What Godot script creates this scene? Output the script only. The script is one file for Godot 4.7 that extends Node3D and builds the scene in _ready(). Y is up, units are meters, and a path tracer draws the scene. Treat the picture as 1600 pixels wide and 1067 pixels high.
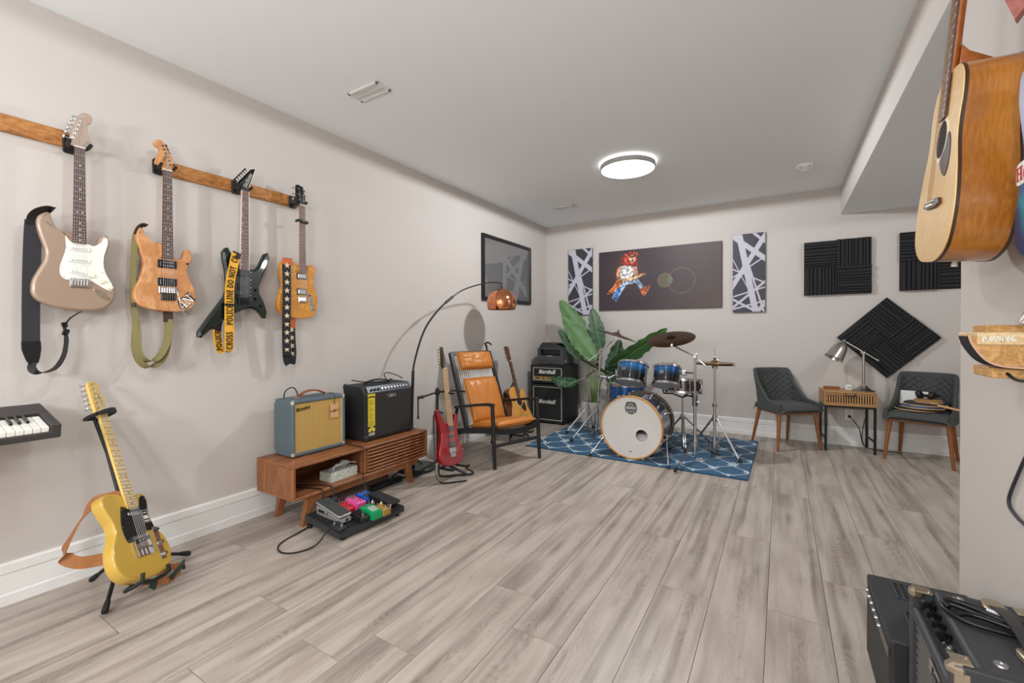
extends Node3D

# ---------------------------------------------------------------- mesh builder
class MB:
	var st := SurfaceTool.new()
	var t := Transform3D.IDENTITY
	var group := 1
	var count := 0
	func _init():
		st.begin(Mesh.PRIMITIVE_TRIANGLES)
	func soft():
		group += 1
		st.set_smooth_group(group)
	func hard():
		st.set_smooth_group(-1)
	func tri(a: Vector3, b: Vector3, c: Vector3, ua := Vector2.ZERO, ub := Vector2.ZERO, uc := Vector2.ZERO):
		var flip := t.basis.determinant() < 0.0
		st.set_uv(ua); st.add_vertex(t * a)
		if flip:
			st.set_uv(ub); st.add_vertex(t * b)
			st.set_uv(uc); st.add_vertex(t * c)
		else:
			st.set_uv(uc); st.add_vertex(t * c)
			st.set_uv(ub); st.add_vertex(t * b)
		count += 1
	func quad(a: Vector3, b: Vector3, c: Vector3, d: Vector3, u := Rect2(0, 0, 1, 1)):
		var u0 := u.position
		var u1 := u.end
		tri(a, b, c, Vector2(u0.x, u1.y), u1, Vector2(u1.x, u0.y))
		tri(a, c, d, Vector2(u0.x, u1.y), Vector2(u1.x, u0.y), u0)
	func box(c: Vector3, s: Vector3, bev := 0.0, b := Basis.IDENTITY):
		var h := s * 0.5
		bev = minf(bev, minf(h.x, minf(h.y, h.z)) * 0.95)
		hard()
		var keep := t
		t = keep * Transform3D(b, c)
		for ax in 3:
			for sg in [-1.0, 1.0]:
				var n := Vector3.ZERO; n[ax] = sg
				var u := Vector3.ZERO; u[(ax + 1) % 3] = 1.0
				var w := n.cross(u)
				var iu := (ax + 1) % 3
				var iw := (ax + 2) % 3
				var o := n * h[ax]
				var a := u * (h[iu] - bev)
				var e := w * (h[iw] - bev)
				quad(o - a - e, o + a - e, o + a + e, o - a + e)
		if bev > 0.0:
			for ax in 3:
				var i1 := (ax + 1) % 3
				var i2 := (ax + 2) % 3
				for s1 in [-1.0, 1.0]:
					for s2 in [-1.0, 1.0]:
						var l := Vector3.ZERO; l[ax] = h[ax] - bev
						var p := Vector3.ZERO; p[i1] = s1 * h[i1]; p[i2] = s2 * (h[i2] - bev)
						var q := Vector3.ZERO; q[i1] = s1 * (h[i1] - bev); q[i2] = s2 * h[i2]
						_q(p, q, l, s1 * s2)
			for sx in [-1.0, 1.0]:
				for sy in [-1.0, 1.0]:
					for sz in [-1.0, 1.0]:
						var a := Vector3(sx * h.x, sy * (h.y - bev), sz * (h.z - bev))
						var b2 := Vector3(sx * (h.x - bev), sy * h.y, sz * (h.z - bev))
						var c2 := Vector3(sx * (h.x - bev), sy * (h.y - bev), sz * h.z)
						if sx * sy * sz > 0: tri(a, b2, c2)
						else: tri(a, c2, b2)
		t = keep
	func _q(p: Vector3, q: Vector3, l: Vector3, s: float):
		if s > 0: quad(p - l, q - l, q + l, p + l)
		else: quad(p + l, q + l, q - l, p - l)
	# rings of equal length skinned one to the next; closed loops; turned outward by itself
	func loft(rings: Array, caps := true, is_soft := true, closed := true):
		var m: int = rings[0].size()
		var vol := 0.0
		for i in rings.size() - 1:
			for j in (m if closed else m - 1):
				var k := (j + 1) % m
				vol += rings[i][j].dot(rings[i][k].cross(rings[i + 1][k]))
				vol += rings[i][j].dot(rings[i + 1][k].cross(rings[i + 1][j]))
		if caps:
			for e in [0, rings.size() - 1]:
				var c := Vector3.ZERO
				for p in rings[e]: c += p
				c /= m
				for j in m:
					var k := (j + 1) % m
					vol += c.dot(rings[e][k].cross(rings[e][j])) if e == 0 else c.dot(rings[e][j].cross(rings[e][k]))
		var f := vol < 0.0
		if is_soft: soft()
		else: hard()
		var nr := rings.size() - 1.0
		for i in rings.size() - 1:
			var v0 := i / nr
			var v1 := (i + 1) / nr
			for j in (m if closed else m - 1):
				var k := (j + 1) % m
				var u0 := float(j) / m
				var u1 := float(j + 1) / m
				var a: Vector3 = rings[i][j]
				var b: Vector3 = rings[i][k]
				var c: Vector3 = rings[i + 1][k]
				var d: Vector3 = rings[i + 1][j]
				if f:
					_t(a, d, c, Vector2(u0, v0), Vector2(u0, v1), Vector2(u1, v1))
					_t(a, c, b, Vector2(u0, v0), Vector2(u1, v1), Vector2(u1, v0))
				else:
					_t(a, b, c, Vector2(u0, v0), Vector2(u1, v0), Vector2(u1, v1))
					_t(a, c, d, Vector2(u0, v0), Vector2(u1, v1), Vector2(u0, v1))
		if caps:
			if is_soft: soft()
			for e in [0, rings.size() - 1]:
				var c := Vector3.ZERO
				for p in rings[e]: c += p
				c /= m
				if is_soft: soft()
				for j in m:
					var k := (j + 1) % m
					if (e == 0) != f: _t(c, rings[e][k], rings[e][j])
					else: _t(c, rings[e][j], rings[e][k])
	func _t(a: Vector3, b: Vector3, c: Vector3, ua := Vector2.ZERO, ub := Vector2.ZERO, uc := Vector2.ZERO):
		if a.is_equal_approx(b) or b.is_equal_approx(c) or a.is_equal_approx(c): return
		tri(a, b, c, ua, ub, uc)
	static func frame(d: Vector3) -> Basis:
		var z := d.normalized()
		var x := (Vector3.UP if absf(z.y) < 0.95 else Vector3.RIGHT).cross(z).normalized()
		return Basis(x, z.cross(x), z)
	func cyl(a: Vector3, b: Vector3, r0: float, r1 := -1.0, n := 14, caps := true):
		if r1 < 0.0: r1 = r0
		var f := frame(b - a)
		var ra := []
		var rb := []
		for i in n:
			var an := TAU * i / n
			var o := f.x * cos(an) + f.y * sin(an)
			ra.append(a + o * r0); rb.append(b + o * r1)
		loft([ra, rb], caps)
	func tube(pts: Array, r, n := 8, caps := true):
		var rings := []
		var x := Vector3.ZERO
		for i in pts.size():
			var d: Vector3 = (pts[mini(i + 1, pts.size() - 1)] - pts[maxi(i - 1, 0)]).normalized()
			if x == Vector3.ZERO: x = frame(d).x
			x = (x - d * x.dot(d)).normalized()
			var y := d.cross(x)
			var rr: float = r[i] if r is Array else r
			var ring := []
			for j in n:
				var an := TAU * j / n
				ring.append(pts[i] + (x * cos(an) + y * sin(an)) * rr)
			rings.append(ring)
		loft(rings, caps)
	static func pick(a: Array, f: float):
		var x := f * (a.size() - 1)
		var i := mini(int(x), a.size() - 2)
		return lerp(a[i], a[i + 1], x - i)
	# strap or bar of rectangular section along a path; w = width vector(s)
	func strap(pts: Array, w, wid, th: float, is_soft := true):
		var rings := []
		for i in pts.size():
			var d: Vector3 = (pts[mini(i + 1, pts.size() - 1)] - pts[maxi(i - 1, 0)]).normalized()
			var fr := float(i) / maxf(1.0, pts.size() - 1.0)
			var wv: Vector3 = pick(w, fr) if w is Array else w
			wv = (wv - d * wv.dot(d)).normalized()
			var nn := d.cross(wv)
			var hw: float = (pick(wid, fr) if wid is Array else wid) * 0.5
			rings.append([pts[i] - wv * hw - nn * th * 0.5, pts[i] + wv * hw - nn * th * 0.5, pts[i] + wv * hw + nn * th * 0.5, pts[i] - wv * hw + nn * th * 0.5])
		for side in 4:
			var a := []
			for rg in rings: a.append([rg[side], rg[(side + 1) % 4]])
			_strip(a, is_soft)
		hard()
		quad(rings[0][0], rings[0][3], rings[0][2], rings[0][1])
		var e: Array = rings[-1]
		quad(e[0], e[1], e[2], e[3])
	func _strip(a: Array, is_soft: bool):
		if is_soft: soft()
		else: hard()
		var n := a.size() - 1.0
		for i in a.size() - 1:
			var v0 := i / n
			var v1 := (i + 1) / n
			tri(a[i][0], a[i][1], a[i + 1][1], Vector2(0, v0), Vector2(1, v0), Vector2(1, v1))
			tri(a[i][0], a[i + 1][1], a[i + 1][0], Vector2(0, v0), Vector2(1, v1), Vector2(0, v1))
	# profile of (radius, height) turned round y
	func lathe(prof: Array, n := 24, sharp := 0.6):
		var rings := []
		for p in prof:
			var rg := []
			for j in n:
				var an := TAU * j / n
				rg.append(Vector3(p.x * cos(an), p.y, p.x * sin(an)))
			rings.append(rg)
		var vol := 0.0
		for i in prof.size() - 1:
			vol += (prof[i].x + prof[i + 1].x) * (prof[i + 1].x * prof[i].y - prof[i].x * prof[i + 1].y)
		var f := vol > 0.0
		soft()
		for i in prof.size() - 1:
			if i > 0 and absf((prof[i + 1] - prof[i]).angle_to(prof[i] - prof[i - 1])) > sharp: soft()
			for j in n:
				var k := (j + 1) % n
				var a: Vector3 = rings[i][j]
				var b: Vector3 = rings[i][k]
				var c: Vector3 = rings[i + 1][k]
				var d: Vector3 = rings[i + 1][j]
				if f:
					_t(a, b, c); _t(a, c, d)
				else:
					_t(a, c, b); _t(a, d, c)
	# outline in x, y pushed out from z0 to z1 with rounded edges
	func extrude(poly: PackedVector2Array, z0: float, z1: float, bev := 0.0, segs := 3, is_soft := true, back_bev := -1.0):
		if Geometry2D.is_polygon_clockwise(poly): poly.reverse()
		if back_bev < 0.0: back_bev = bev
		var m := poly.size()
		var lo := poly[0]
		var hi := poly[0]
		for p in poly:
			lo = lo.min(p); hi = hi.max(p)
		var sz := (hi - lo).max(Vector2(1e-6, 1e-6))
		var nrm := PackedVector2Array()
		for i in m:
			var e0 := (poly[i] - poly[(i + m - 1) % m]).normalized()
			var e1 := (poly[(i + 1) % m] - poly[i]).normalized()
			var n := Vector2(-e0.y - e1.y, e0.x + e1.x).normalized()
			var cs := maxf(0.35, n.dot(Vector2(-e0.y, e0.x)))
			nrm.append(n / cs)
		var rings := []
		var steps := []
		if back_bev > 0.0:
			for k in segs + 1:
				var a := PI * 0.5 * k / segs
				steps.append(Vector2(back_bev * (1.0 - sin(a)), z0 + back_bev * (1.0 - cos(a))))
		else: steps.append(Vector2(0, z0))
		if bev > 0.0:
			for k in segs + 1:
				var a := PI * 0.5 * k / segs
				steps.append(Vector2(bev * (1.0 - cos(a)), z1 - bev * (1.0 - sin(a))))
		else: steps.append(Vector2(0, z1))
		for s in steps:
			var rg := []
			for i in m:
				var q: Vector2 = poly[i] + nrm[i] * s.x
				rg.append(Vector3(q.x, q.y, s.y))
			rings.append(rg)
		if is_soft: soft()
		else: hard()
		for i in rings.size() - 1:
			for j in m:
				var k := (j + 1) % m
				var a: Vector3 = rings[i][j]
				var b: Vector3 = rings[i][k]
				var c: Vector3 = rings[i + 1][k]
				var d: Vector3 = rings[i + 1][j]
				var ua := Vector2((a.x - lo.x) / sz.x, 1.0 - (a.y - lo.y) / sz.y)
				var ub := Vector2((b.x - lo.x) / sz.x, 1.0 - (b.y - lo.y) / sz.y)
				_t(a, b, c, ua, ub, ub); _t(a, c, d, ua, ub, ua)
		var cap := PackedVector2Array()
		for q in rings[-1]: cap.append(Vector2(q.x, q.y))
		var ix := Geometry2D.triangulate_polygon(cap)
		if ix.is_empty():
			ix = Geometry2D.triangulate_polygon(poly)
		for e in [0, rings.size() - 1]:
			if is_soft: soft()
			for q in range(0, ix.size(), 3):
				var a: Vector3 = rings[e][ix[q]]
				var b: Vector3 = rings[e][ix[q + 1]]
				var c: Vector3 = rings[e][ix[q + 2]]
				var ccw := (b - a).cross(c - a).z > 0.0
				var uv := []
				for v in [a, b, c]: uv.append(Vector2((v.x - lo.x) / sz.x, 1.0 - (v.y - lo.y) / sz.y))
				if (e != 0) == ccw: tri(a, b, c, uv[0], uv[1], uv[2])
				else: tri(a, c, b, uv[0], uv[2], uv[1])
	# one side board of the vintage amplifier
	func extrude_side(z: float, xf: float, xb: float, h: float):
		extrude(PackedVector2Array([Vector2(xf, 0.016), Vector2(xb, 0.016), Vector2(xb, h - 0.004), Vector2(xb - 0.004, h), Vector2(xf + 0.008, h), Vector2(xf, h - 0.008)]), z - 0.01, z + 0.01, 0.004, 2, false)
	# grid of points, grid[i][j]; one-sided sheet given a thickness along its normals
	func sheet(grid: Array, th: float):
		var n := grid.size()
		var m: int = grid[0].size()
		var nr := []
		for i in n:
			var row := []
			for j in m:
				var du: Vector3 = grid[mini(i + 1, n - 1)][j] - grid[maxi(i - 1, 0)][j]
				var dv: Vector3 = grid[i][mini(j + 1, m - 1)] - grid[i][maxi(j - 1, 0)]
				var c := du.cross(dv)
				row.append(c.normalized() if c.length() > 1e-12 else Vector3.ZERO)
			nr.append(row)
		for side in [0, 1]:
			soft()
			for i in n - 1:
				for j in m - 1:
					var o := []
					for k in [[i, j], [i + 1, j], [i + 1, j + 1], [i, j + 1]]:
						o.append([grid[k[0]][k[1]] + nr[k[0]][k[1]] * (th * 0.5 if side == 0 else -th * 0.5), Vector2(float(k[1]) / (m - 1), float(k[0]) / (n - 1))])
					if side == 0:
						_t(o[0][0], o[1][0], o[2][0], o[0][1], o[1][1], o[2][1]); _t(o[0][0], o[2][0], o[3][0], o[0][1], o[2][1], o[3][1])
					else:
						_t(o[0][0], o[2][0], o[1][0], o[0][1], o[2][1], o[1][1]); _t(o[0][0], o[3][0], o[2][0], o[0][1], o[3][1], o[2][1])
		soft()
		var edge := []
		for j in m: edge.append([0, j])
		for i in range(1, n): edge.append([i, m - 1])
		for j in range(m - 2, -1, -1): edge.append([n - 1, j])
		for i in range(n - 2, 0, -1): edge.append([i, 0])
		for k in edge.size():
			var a = edge[k]
			var b = edge[(k + 1) % edge.size()]
			var pa: Vector3 = grid[a[0]][a[1]]
			var pb: Vector3 = grid[b[0]][b[1]]
			var na: Vector3 = nr[a[0]][a[1]] * th * 0.5
			var nb: Vector3 = nr[b[0]][b[1]] * th * 0.5
			_t(pa + na, pb - nb, pa - na); _t(pa + na, pb + nb, pb - nb)
	func mesh() -> ArrayMesh:
		st.generate_normals()
		return st.commit()

# ---------------------------------------------------------------- small tools
var taken := {}
var rng := RandomNumberGenerator.new()
var cache := {}

func numbered(n: String) -> String:
	if not taken.has(n):
		taken[n] = 0
		return n
	taken[n] += 1
	return "%s_%03d" % [n, taken[n]]

func thing(called: String, label: String, category: String, at := Vector3.ZERO, yaw := 0.0, group := "") -> Node3D:
	var o := Node3D.new()
	o.name = numbered(called)
	add_child(o)
	o.position = at
	o.rotation.y = yaw
	o.set_meta("label", label)
	o.set_meta("category", category)
	if group: o.set_meta("group", group)
	return o

func part(called: String, b, m: Material, parent: Node, xf := Transform3D.IDENTITY) -> MeshInstance3D:
	var o := MeshInstance3D.new()
	o.name = called
	o.mesh = b.mesh() if b is MB else b
	o.material_override = m
	o.transform = xf
	parent.add_child(o, true)
	return o

func setting(called: String, label: String, b, m: Material, category := "") -> MeshInstance3D:
	var o := part(called, b, m, self)
	o.set_meta("kind", "structure")
	o.set_meta("label", label)
	o.set_meta("category", category if category else called.split("_")[0])
	return o

func copy(o: Node3D, called: String, label: String, at: Vector3, yaw := 0.0) -> Node3D:
	var c := o.duplicate()
	c.name = numbered(called)
	add_child(c)
	c.position = at
	c.rotation.y = yaw
	c.set_meta("label", label)
	return c

func mat(c: Color, rough := 0.6, metal := 0.0, spec := 0.5) -> StandardMaterial3D:
	var key := "%s %s %s %s" % [c, rough, metal, spec]
	if not cache.has(key):
		var m := StandardMaterial3D.new()
		m.albedo_color = c
		m.roughness = rough
		m.metallic = metal
		m.metallic_specular = spec
		cache[key] = m
	return cache[key]

func hexc(h: String, rough := 0.6, metal := 0.0, spec := 0.5) -> StandardMaterial3D:
	return mat(Color(h), rough, metal, spec)

func noise(freq: float, sd: int, oct := 3) -> FastNoiseLite:
	var n := FastNoiseLite.new()
	n.noise_type = FastNoiseLite.TYPE_SIMPLEX
	n.seed = sd
	n.frequency = freq
	n.fractal_octaves = oct
	return n

# wood with the grain along v (or along u when turned)
func wood_image(w: int, h: int, stops: Array, sd: int, rings := 9.0, stretch := 14.0, turned := false, fine := 0.35) -> ImageTexture:
	var g := Gradient.new()
	g.offsets = PackedFloat32Array(range(stops.size()).map(func(i): return float(i) / (stops.size() - 1)))
	g.colors = PackedColorArray(stops)
	var lut := []
	for i in 65: lut.append(g.sample(i / 64.0))
	var n1 := noise(1.0, sd, 2)
	var n2 := noise(1.0, sd + 7, 3)
	var im := Image.create(w, h, false, Image.FORMAT_RGB8)
	for y in h:
		for x in w:
			var u := (float(y) if turned else float(x)) / (h if turned else w)
			var v := (float(x) if turned else float(y)) / (w if turned else h)
			var e := 0.5 - 0.5 * cos(TAU * v)          # keeps the two ends alike
			var d := n1.get_noise_2d(u * 2.2, (v if v < 0.5 else 1.0 - v) * 60.0 / stretch) * 1.4
			var r := (u * 1.2 + d * 0.5) * rings
			var band := 0.5 + 0.5 * sin(r * TAU * 0.35)
			var f := n2.get_noise_2d(u * 90.0, (v if v < 0.5 else 1.0 - v) * 9.0 + e * 0.1)
			var s := clampf(0.25 + band * 0.4 + f * fine + d * 0.12, 0.0, 1.0)
			im.set_pixel(x, y, lut[int(s * 64.0)])
	im.generate_mipmaps()
	return ImageTexture.create_from_image(im)

func tex_mat(tex: Texture2D, rough := 0.5, scale := 0.0, spec := 0.5) -> StandardMaterial3D:
	var m := StandardMaterial3D.new()
	m.albedo_texture = tex
	m.roughness = rough
	m.metallic_specular = spec
	if scale > 0.0:
		m.uv1_triplanar = true
		m.uv1_triplanar_sharpness = 8.0
		m.uv1_scale = Vector3.ONE * scale
	return m

func bumpy(m: StandardMaterial3D, freq: float, sd: int, scale: float, strength: float) -> StandardMaterial3D:
	var n := NoiseTexture2D.new()
	n.width = 256; n.height = 256
	n.seamless = true
	n.noise = noise(freq, sd, 3)
	n.as_normal_map = true
	n.bump_strength = strength
	m.normal_enabled = true
	m.normal_texture = n
	if not m.uv1_triplanar:
		m.uv1_triplanar = true
		m.uv1_scale = Vector3.ONE * scale
	return m

# smooth closed outline through control points given as a flat list
func outline(flat: Array, k := 6, closed := true) -> PackedVector2Array:
	var p := []
	for i in range(0, flat.size(), 2): p.append(Vector2(flat[i], flat[i + 1]))
	var out := PackedVector2Array()
	var n := p.size()
	for i in (n if closed else n - 1):
		var a: Vector2 = p[(i + n - 1) % n] if closed or i > 0 else p[0]
		var b: Vector2 = p[i]
		var c: Vector2 = p[(i + 1) % n]
		var d: Vector2 = p[(i + 2) % n] if closed or i < n - 2 else p[n - 1]
		for s in k: out.append(b.cubic_interpolate(c, a, d, float(s) / k))
	if not closed: out.append(p[n - 1])
	return out

func path(flat: Array, k := 6) -> Array:
	var p := []
	for i in range(0, flat.size(), 3): p.append(Vector3(flat[i], flat[i + 1], flat[i + 2]))
	var out := []
	var n := p.size()
	for i in n - 1:
		for s in k: out.append(p[i].cubic_interpolate(p[i + 1], p[maxi(i - 1, 0)], p[mini(i + 2, n - 1)], float(s) / k))
	out.append(p[n - 1])
	return out

func rrect(w: float, h: float, r: float, c := Vector2.ZERO, k := 4) -> PackedVector2Array:
	var out := PackedVector2Array()
	for q in 4:
		var cx := (w * 0.5 - r) * (1.0 if q == 0 or q == 3 else -1.0)
		var cy := (h * 0.5 - r) * (1.0 if q < 2 else -1.0)
		for i in k + 1:
			var a := PI * 0.5 * (q + float(i) / k)
			out.append(c + Vector2(cx + r * cos(a), cy + r * sin(a)))
	return out

func poly(flat: Array) -> PackedVector2Array:
	var out := PackedVector2Array()
	for i in range(0, flat.size(), 2): out.append(Vector2(flat[i], flat[i + 1]))
	return out

func lettering(parent: Node, called: String, text: String, m: Material, xf: Transform3D, height: float, depth := 0.001, serif := false, stretch := 1.0, bold := false) -> MeshInstance3D:
	var tm := TextMesh.new()
	var f := SystemFont.new()
	f.font_names = PackedStringArray(["Droid Serif" if serif else "Droid Sans"])
	if bold: f.font_weight = 700
	tm.font = f
	tm.text = text
	tm.font_size = 64
	tm.pixel_size = height / 48.0
	tm.depth = depth
	tm.curve_step = 4.0
	return part(called, tm, m, parent, xf * Transform3D(Basis.from_scale(Vector3(stretch, 1, 1)), Vector3.ZERO))

func at(x: float, y: float, z: float) -> Transform3D:
	return Transform3D(Basis.IDENTITY, Vector3(x, y, z))

func rot(e: Vector3, o := Vector3.ZERO) -> Transform3D:
	return Transform3D(Basis.from_euler(e * PI / 180.0), o)

# ---------------------------------------------------------------- the scene
func _ready():
	# camera
	var cam := Camera3D.new()
	cam.name = "camera"
	add_child(cam)
	cam.position = Vector3(2.9199, 1.2, 5.7577)
	cam.rotation = Vector3(-0.008, 0.5483, -0.0024)
	var near := 0.05
	cam.set_frustum(near * 1067.0 / 688.8, Vector2(0.0, -near * 10.4 / 688.8), near, 60.0)
	cam.current = true
	# surroundings
	var we := WorldEnvironment.new()
	we.name = "surroundings"
	var env := Environment.new()
	env.background_mode = Environment.BG_COLOR
	env.background_color = Color(0.5, 0.5, 0.5)
	env.tonemap_mode = Environment.TONE_MAPPER_LINEAR
	env.tonemap_exposure = 1.0
	env.sdfgi_enabled = true
	env.ssao_enabled = true
	env.ssil_enabled = true
	we.environment = env
	add_child(we)
	rng.seed = 7
	lamps()
	room()
	guitars_on_wall()
	wall_straps()
	tele_and_stand()
	red_guitar()
	acoustic_guitars()
	keyboard()
	bench()
	pedals()
	lounge()
	arc_lamp()
	wall_art()
	foam_panels()
	amp_stack()
	plant()
	dining_chairs()
	side_table()
	ceiling_fittings()
	rug()
	drums()
	right_side()

const H := 2.707
const UNSEEN_PENDANT := 2.4
const XW := 3.475      # face of the wall with the guitars on the right
const ZW := 3.547      # where that wall ends

func lamps():
	var glow := StandardMaterial3D.new()
	glow.albedo_color = Color(0.95, 0.95, 0.95)
	glow.emission_enabled = true
	glow.emission = Color(1.0, 0.985, 0.96)
	glow.emission_energy_multiplier = 3.0
	var halo := glow.duplicate()
	halo.emission_energy_multiplier = 2.5
	for s in [[1.74, 1.83, 3.2, "round flush ceiling light with glowing white disc and grey rim, in view"], [1.74, 4.9, 0.7, "unseen round flush ceiling light above the camera side, placed to light the near room"], [4.55, 1.7, 0.9, "unseen round flush ceiling light in the alcove, placed to light the back wall and chairs"]]:  # second and third lamps are unseen, placed to brighten near room and alcove side
		var top: float = H if s[0] < 4.0 else 2.416
		var o := thing("ceiling_light", s[3], "light", Vector3(s[0], top, s[1]), 0.0, "ceiling lights")
		var b := MB.new()
		b.lathe([Vector2(0, 0), Vector2(0.19, 0), Vector2(0.19, -0.025), Vector2(0, -0.025)], 40)
		part("base_plate", b, halo, o)
		b = MB.new()
		b.lathe([Vector2(0.233, -0.02), Vector2(0.24, -0.02), Vector2(0.24, -0.062), Vector2(0.233, -0.062), Vector2(0.233, -0.02)], 64)
		part("rim", b, hexc("b9b9b8", 0.35, 0.6), o)
		b = MB.new()
		b.lathe([Vector2(0, -0.022), Vector2(0.2325, -0.022), Vector2(0.2325, -0.06), Vector2(0.2, -0.062), Vector2(0, -0.062)], 64)
		part("diffuser", b, glow, o)
		var l := SpotLight3D.new()
		l.name = "ceiling_lamp_light"
		l.light_color = Color(0.97, 0.985, 1.0)
		l.light_energy = s[2]
		l.light_size = 0.06
		l.spot_angle = 89.9
		l.spot_angle_attenuation = 0.0
		l.spot_range = 30.0
		l.spot_attenuation = 2.0
		l.rotation.x = -PI / 2
		l.shadow_enabled = true
		l.position = Vector3(s[0], top - 0.095, s[1])
		add_child(l, true)
	# two unseen globe pendants behind the camera, placed to light walls and ceiling
	for x in [1.2, 2.8]:
		var o := thing("unseen_pendant_lamp", "unseen white globe pendant lamp behind the camera, placed to light walls and ceiling, on the %s" % ("left" if x < 1.5 else "right"), "pendant lamp", Vector3(x, H, 7.3), 0.0, "unseen globe pendants")
		var b := MB.new()
		b.lathe([Vector2(0, 0), Vector2(0.06, 0), Vector2(0.05, -0.03), Vector2(0.006, -0.035), Vector2(0.006, -0.86), Vector2(0, -0.86)], 20)
		part("cord", b, hexc("d8d8d6", 0.5), o)
		b = MB.new()
		var pr := []
		for i in 17: pr.append(Vector2(0.19 * sin(PI * i / 16.0), -1.05 + 0.19 * cos(PI * i / 16.0)))
		b.lathe(pr, 32)
		part("globe", b, glow, o)
		var l := OmniLight3D.new()
		l.name = "unseen_pendant_lamp_light"
		l.light_color = Color(0.97, 0.985, 1.0)
		l.light_energy = UNSEEN_PENDANT
		l.light_size = 0.19
		l.omni_range = 30.0
		l.omni_attenuation = 2.0
		l.shadow_enabled = true
		l.position = Vector3(x, H - 1.05, 7.3)
		add_child(l, true)

func plank_image(sd: int) -> ImageTexture:
	var w := 176
	var h := 1100
	var n1 := noise(1.0, sd, 2)
	var n2 := noise(1.0, sd + 50, 3)
	var n3 := noise(1.0, sd + 90, 2)
	var r := RandomNumberGenerator.new()
	r.seed = sd
	var light := Vector3(0.40, 0.34, 0.285)
	var pale := Vector3(0.50, 0.435, 0.375)
	var dark := Vector3(0.15, 0.115, 0.09)
	var knots := []
	for i in 2: knots.append(Vector3(r.randf_range(0.2, 0.8), r.randf_range(0.05, 0.95), r.randf_range(0.5, 1.0)))
	var cx := r.randf_range(0.3, 0.7)
	var data := PackedByteArray()
	data.resize(w * h * 3)
	var k := 0
	for y in h:
		var v := float(y) / h * 1.6
		var mx := cx + n3.get_noise_1d(v * 1.3) * 0.3
		var wob := n3.get_noise_1d(v * 2.2 + 40.0) * 0.5 + 0.5
		for x in w:
			var u := float(x) / w
			var d := n1.get_noise_2d(u * 2.0, v * 1.7)
			var fold := absf(u - mx) * 2.0
			var ring := (v * 1.5 + fold * fold * 3.0 + d * 1.0)
			var kn := 0.0
			for q in knots:
				var dx: float = (u - q.x) * 0.22
				var dy: float = (v - q.y * 1.6) * 0.38
				var dd: float = sqrt(dx * dx + dy * dy) / (0.035 * q.z)
				if dd < 4.0:
					kn += exp(-dd * dd * 1.6) * 0.6
					ring += exp(-dd * 0.9) * 3.0
			var cath := absf(sin(ring * 9.0))
			cath = cath * cath * cath * exp(-fold * fold * 3.0) * 0.30
			var streak := clampf(n1.get_noise_2d(u * 1.9 + 9.0, v * 0.38 + 30.0) * 1.35 + wob * 0.5 - 0.2, 0.0, 1.0) * 0.75
			streak += clampf(n3.get_noise_2d(u * 5.0 + 20.0, v * 0.7 + 5.0) * 1.2, 0.0, 1.0) * 0.3
			var fine := n2.get_noise_2d(u * 60.0, v * 3.0) * 0.17 + n2.get_noise_2d(u * 150.0 + 70.0, v * 16.0) * 0.14
			var s := clampf(streak * (0.75 + cath) + cath * 0.5 + fine + kn * 0.6, 0.0, 1.0)
			var c := pale.lerp(light, clampf(0.45 + d * 0.7, 0.0, 1.0)).lerp(dark, s * 0.78)
			data[k] = int(255.0 * pow(c.x, 0.4545)); data[k + 1] = int(255.0 * pow(c.y, 0.4545)); data[k + 2] = int(255.0 * pow(c.z, 0.4545))
			k += 3
	var im := Image.create_from_data(w, h, false, Image.FORMAT_RGB8, data)
	im.generate_mipmaps()
	return ImageTexture.create_from_image(im)

func slab(called: String, label: String, lo: Vector3, hi: Vector3, m: Material, category := ""):
	var b := MB.new()
	b.box((lo + hi) * 0.5, hi - lo)
	return setting(called, label, b, m, category)

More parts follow.
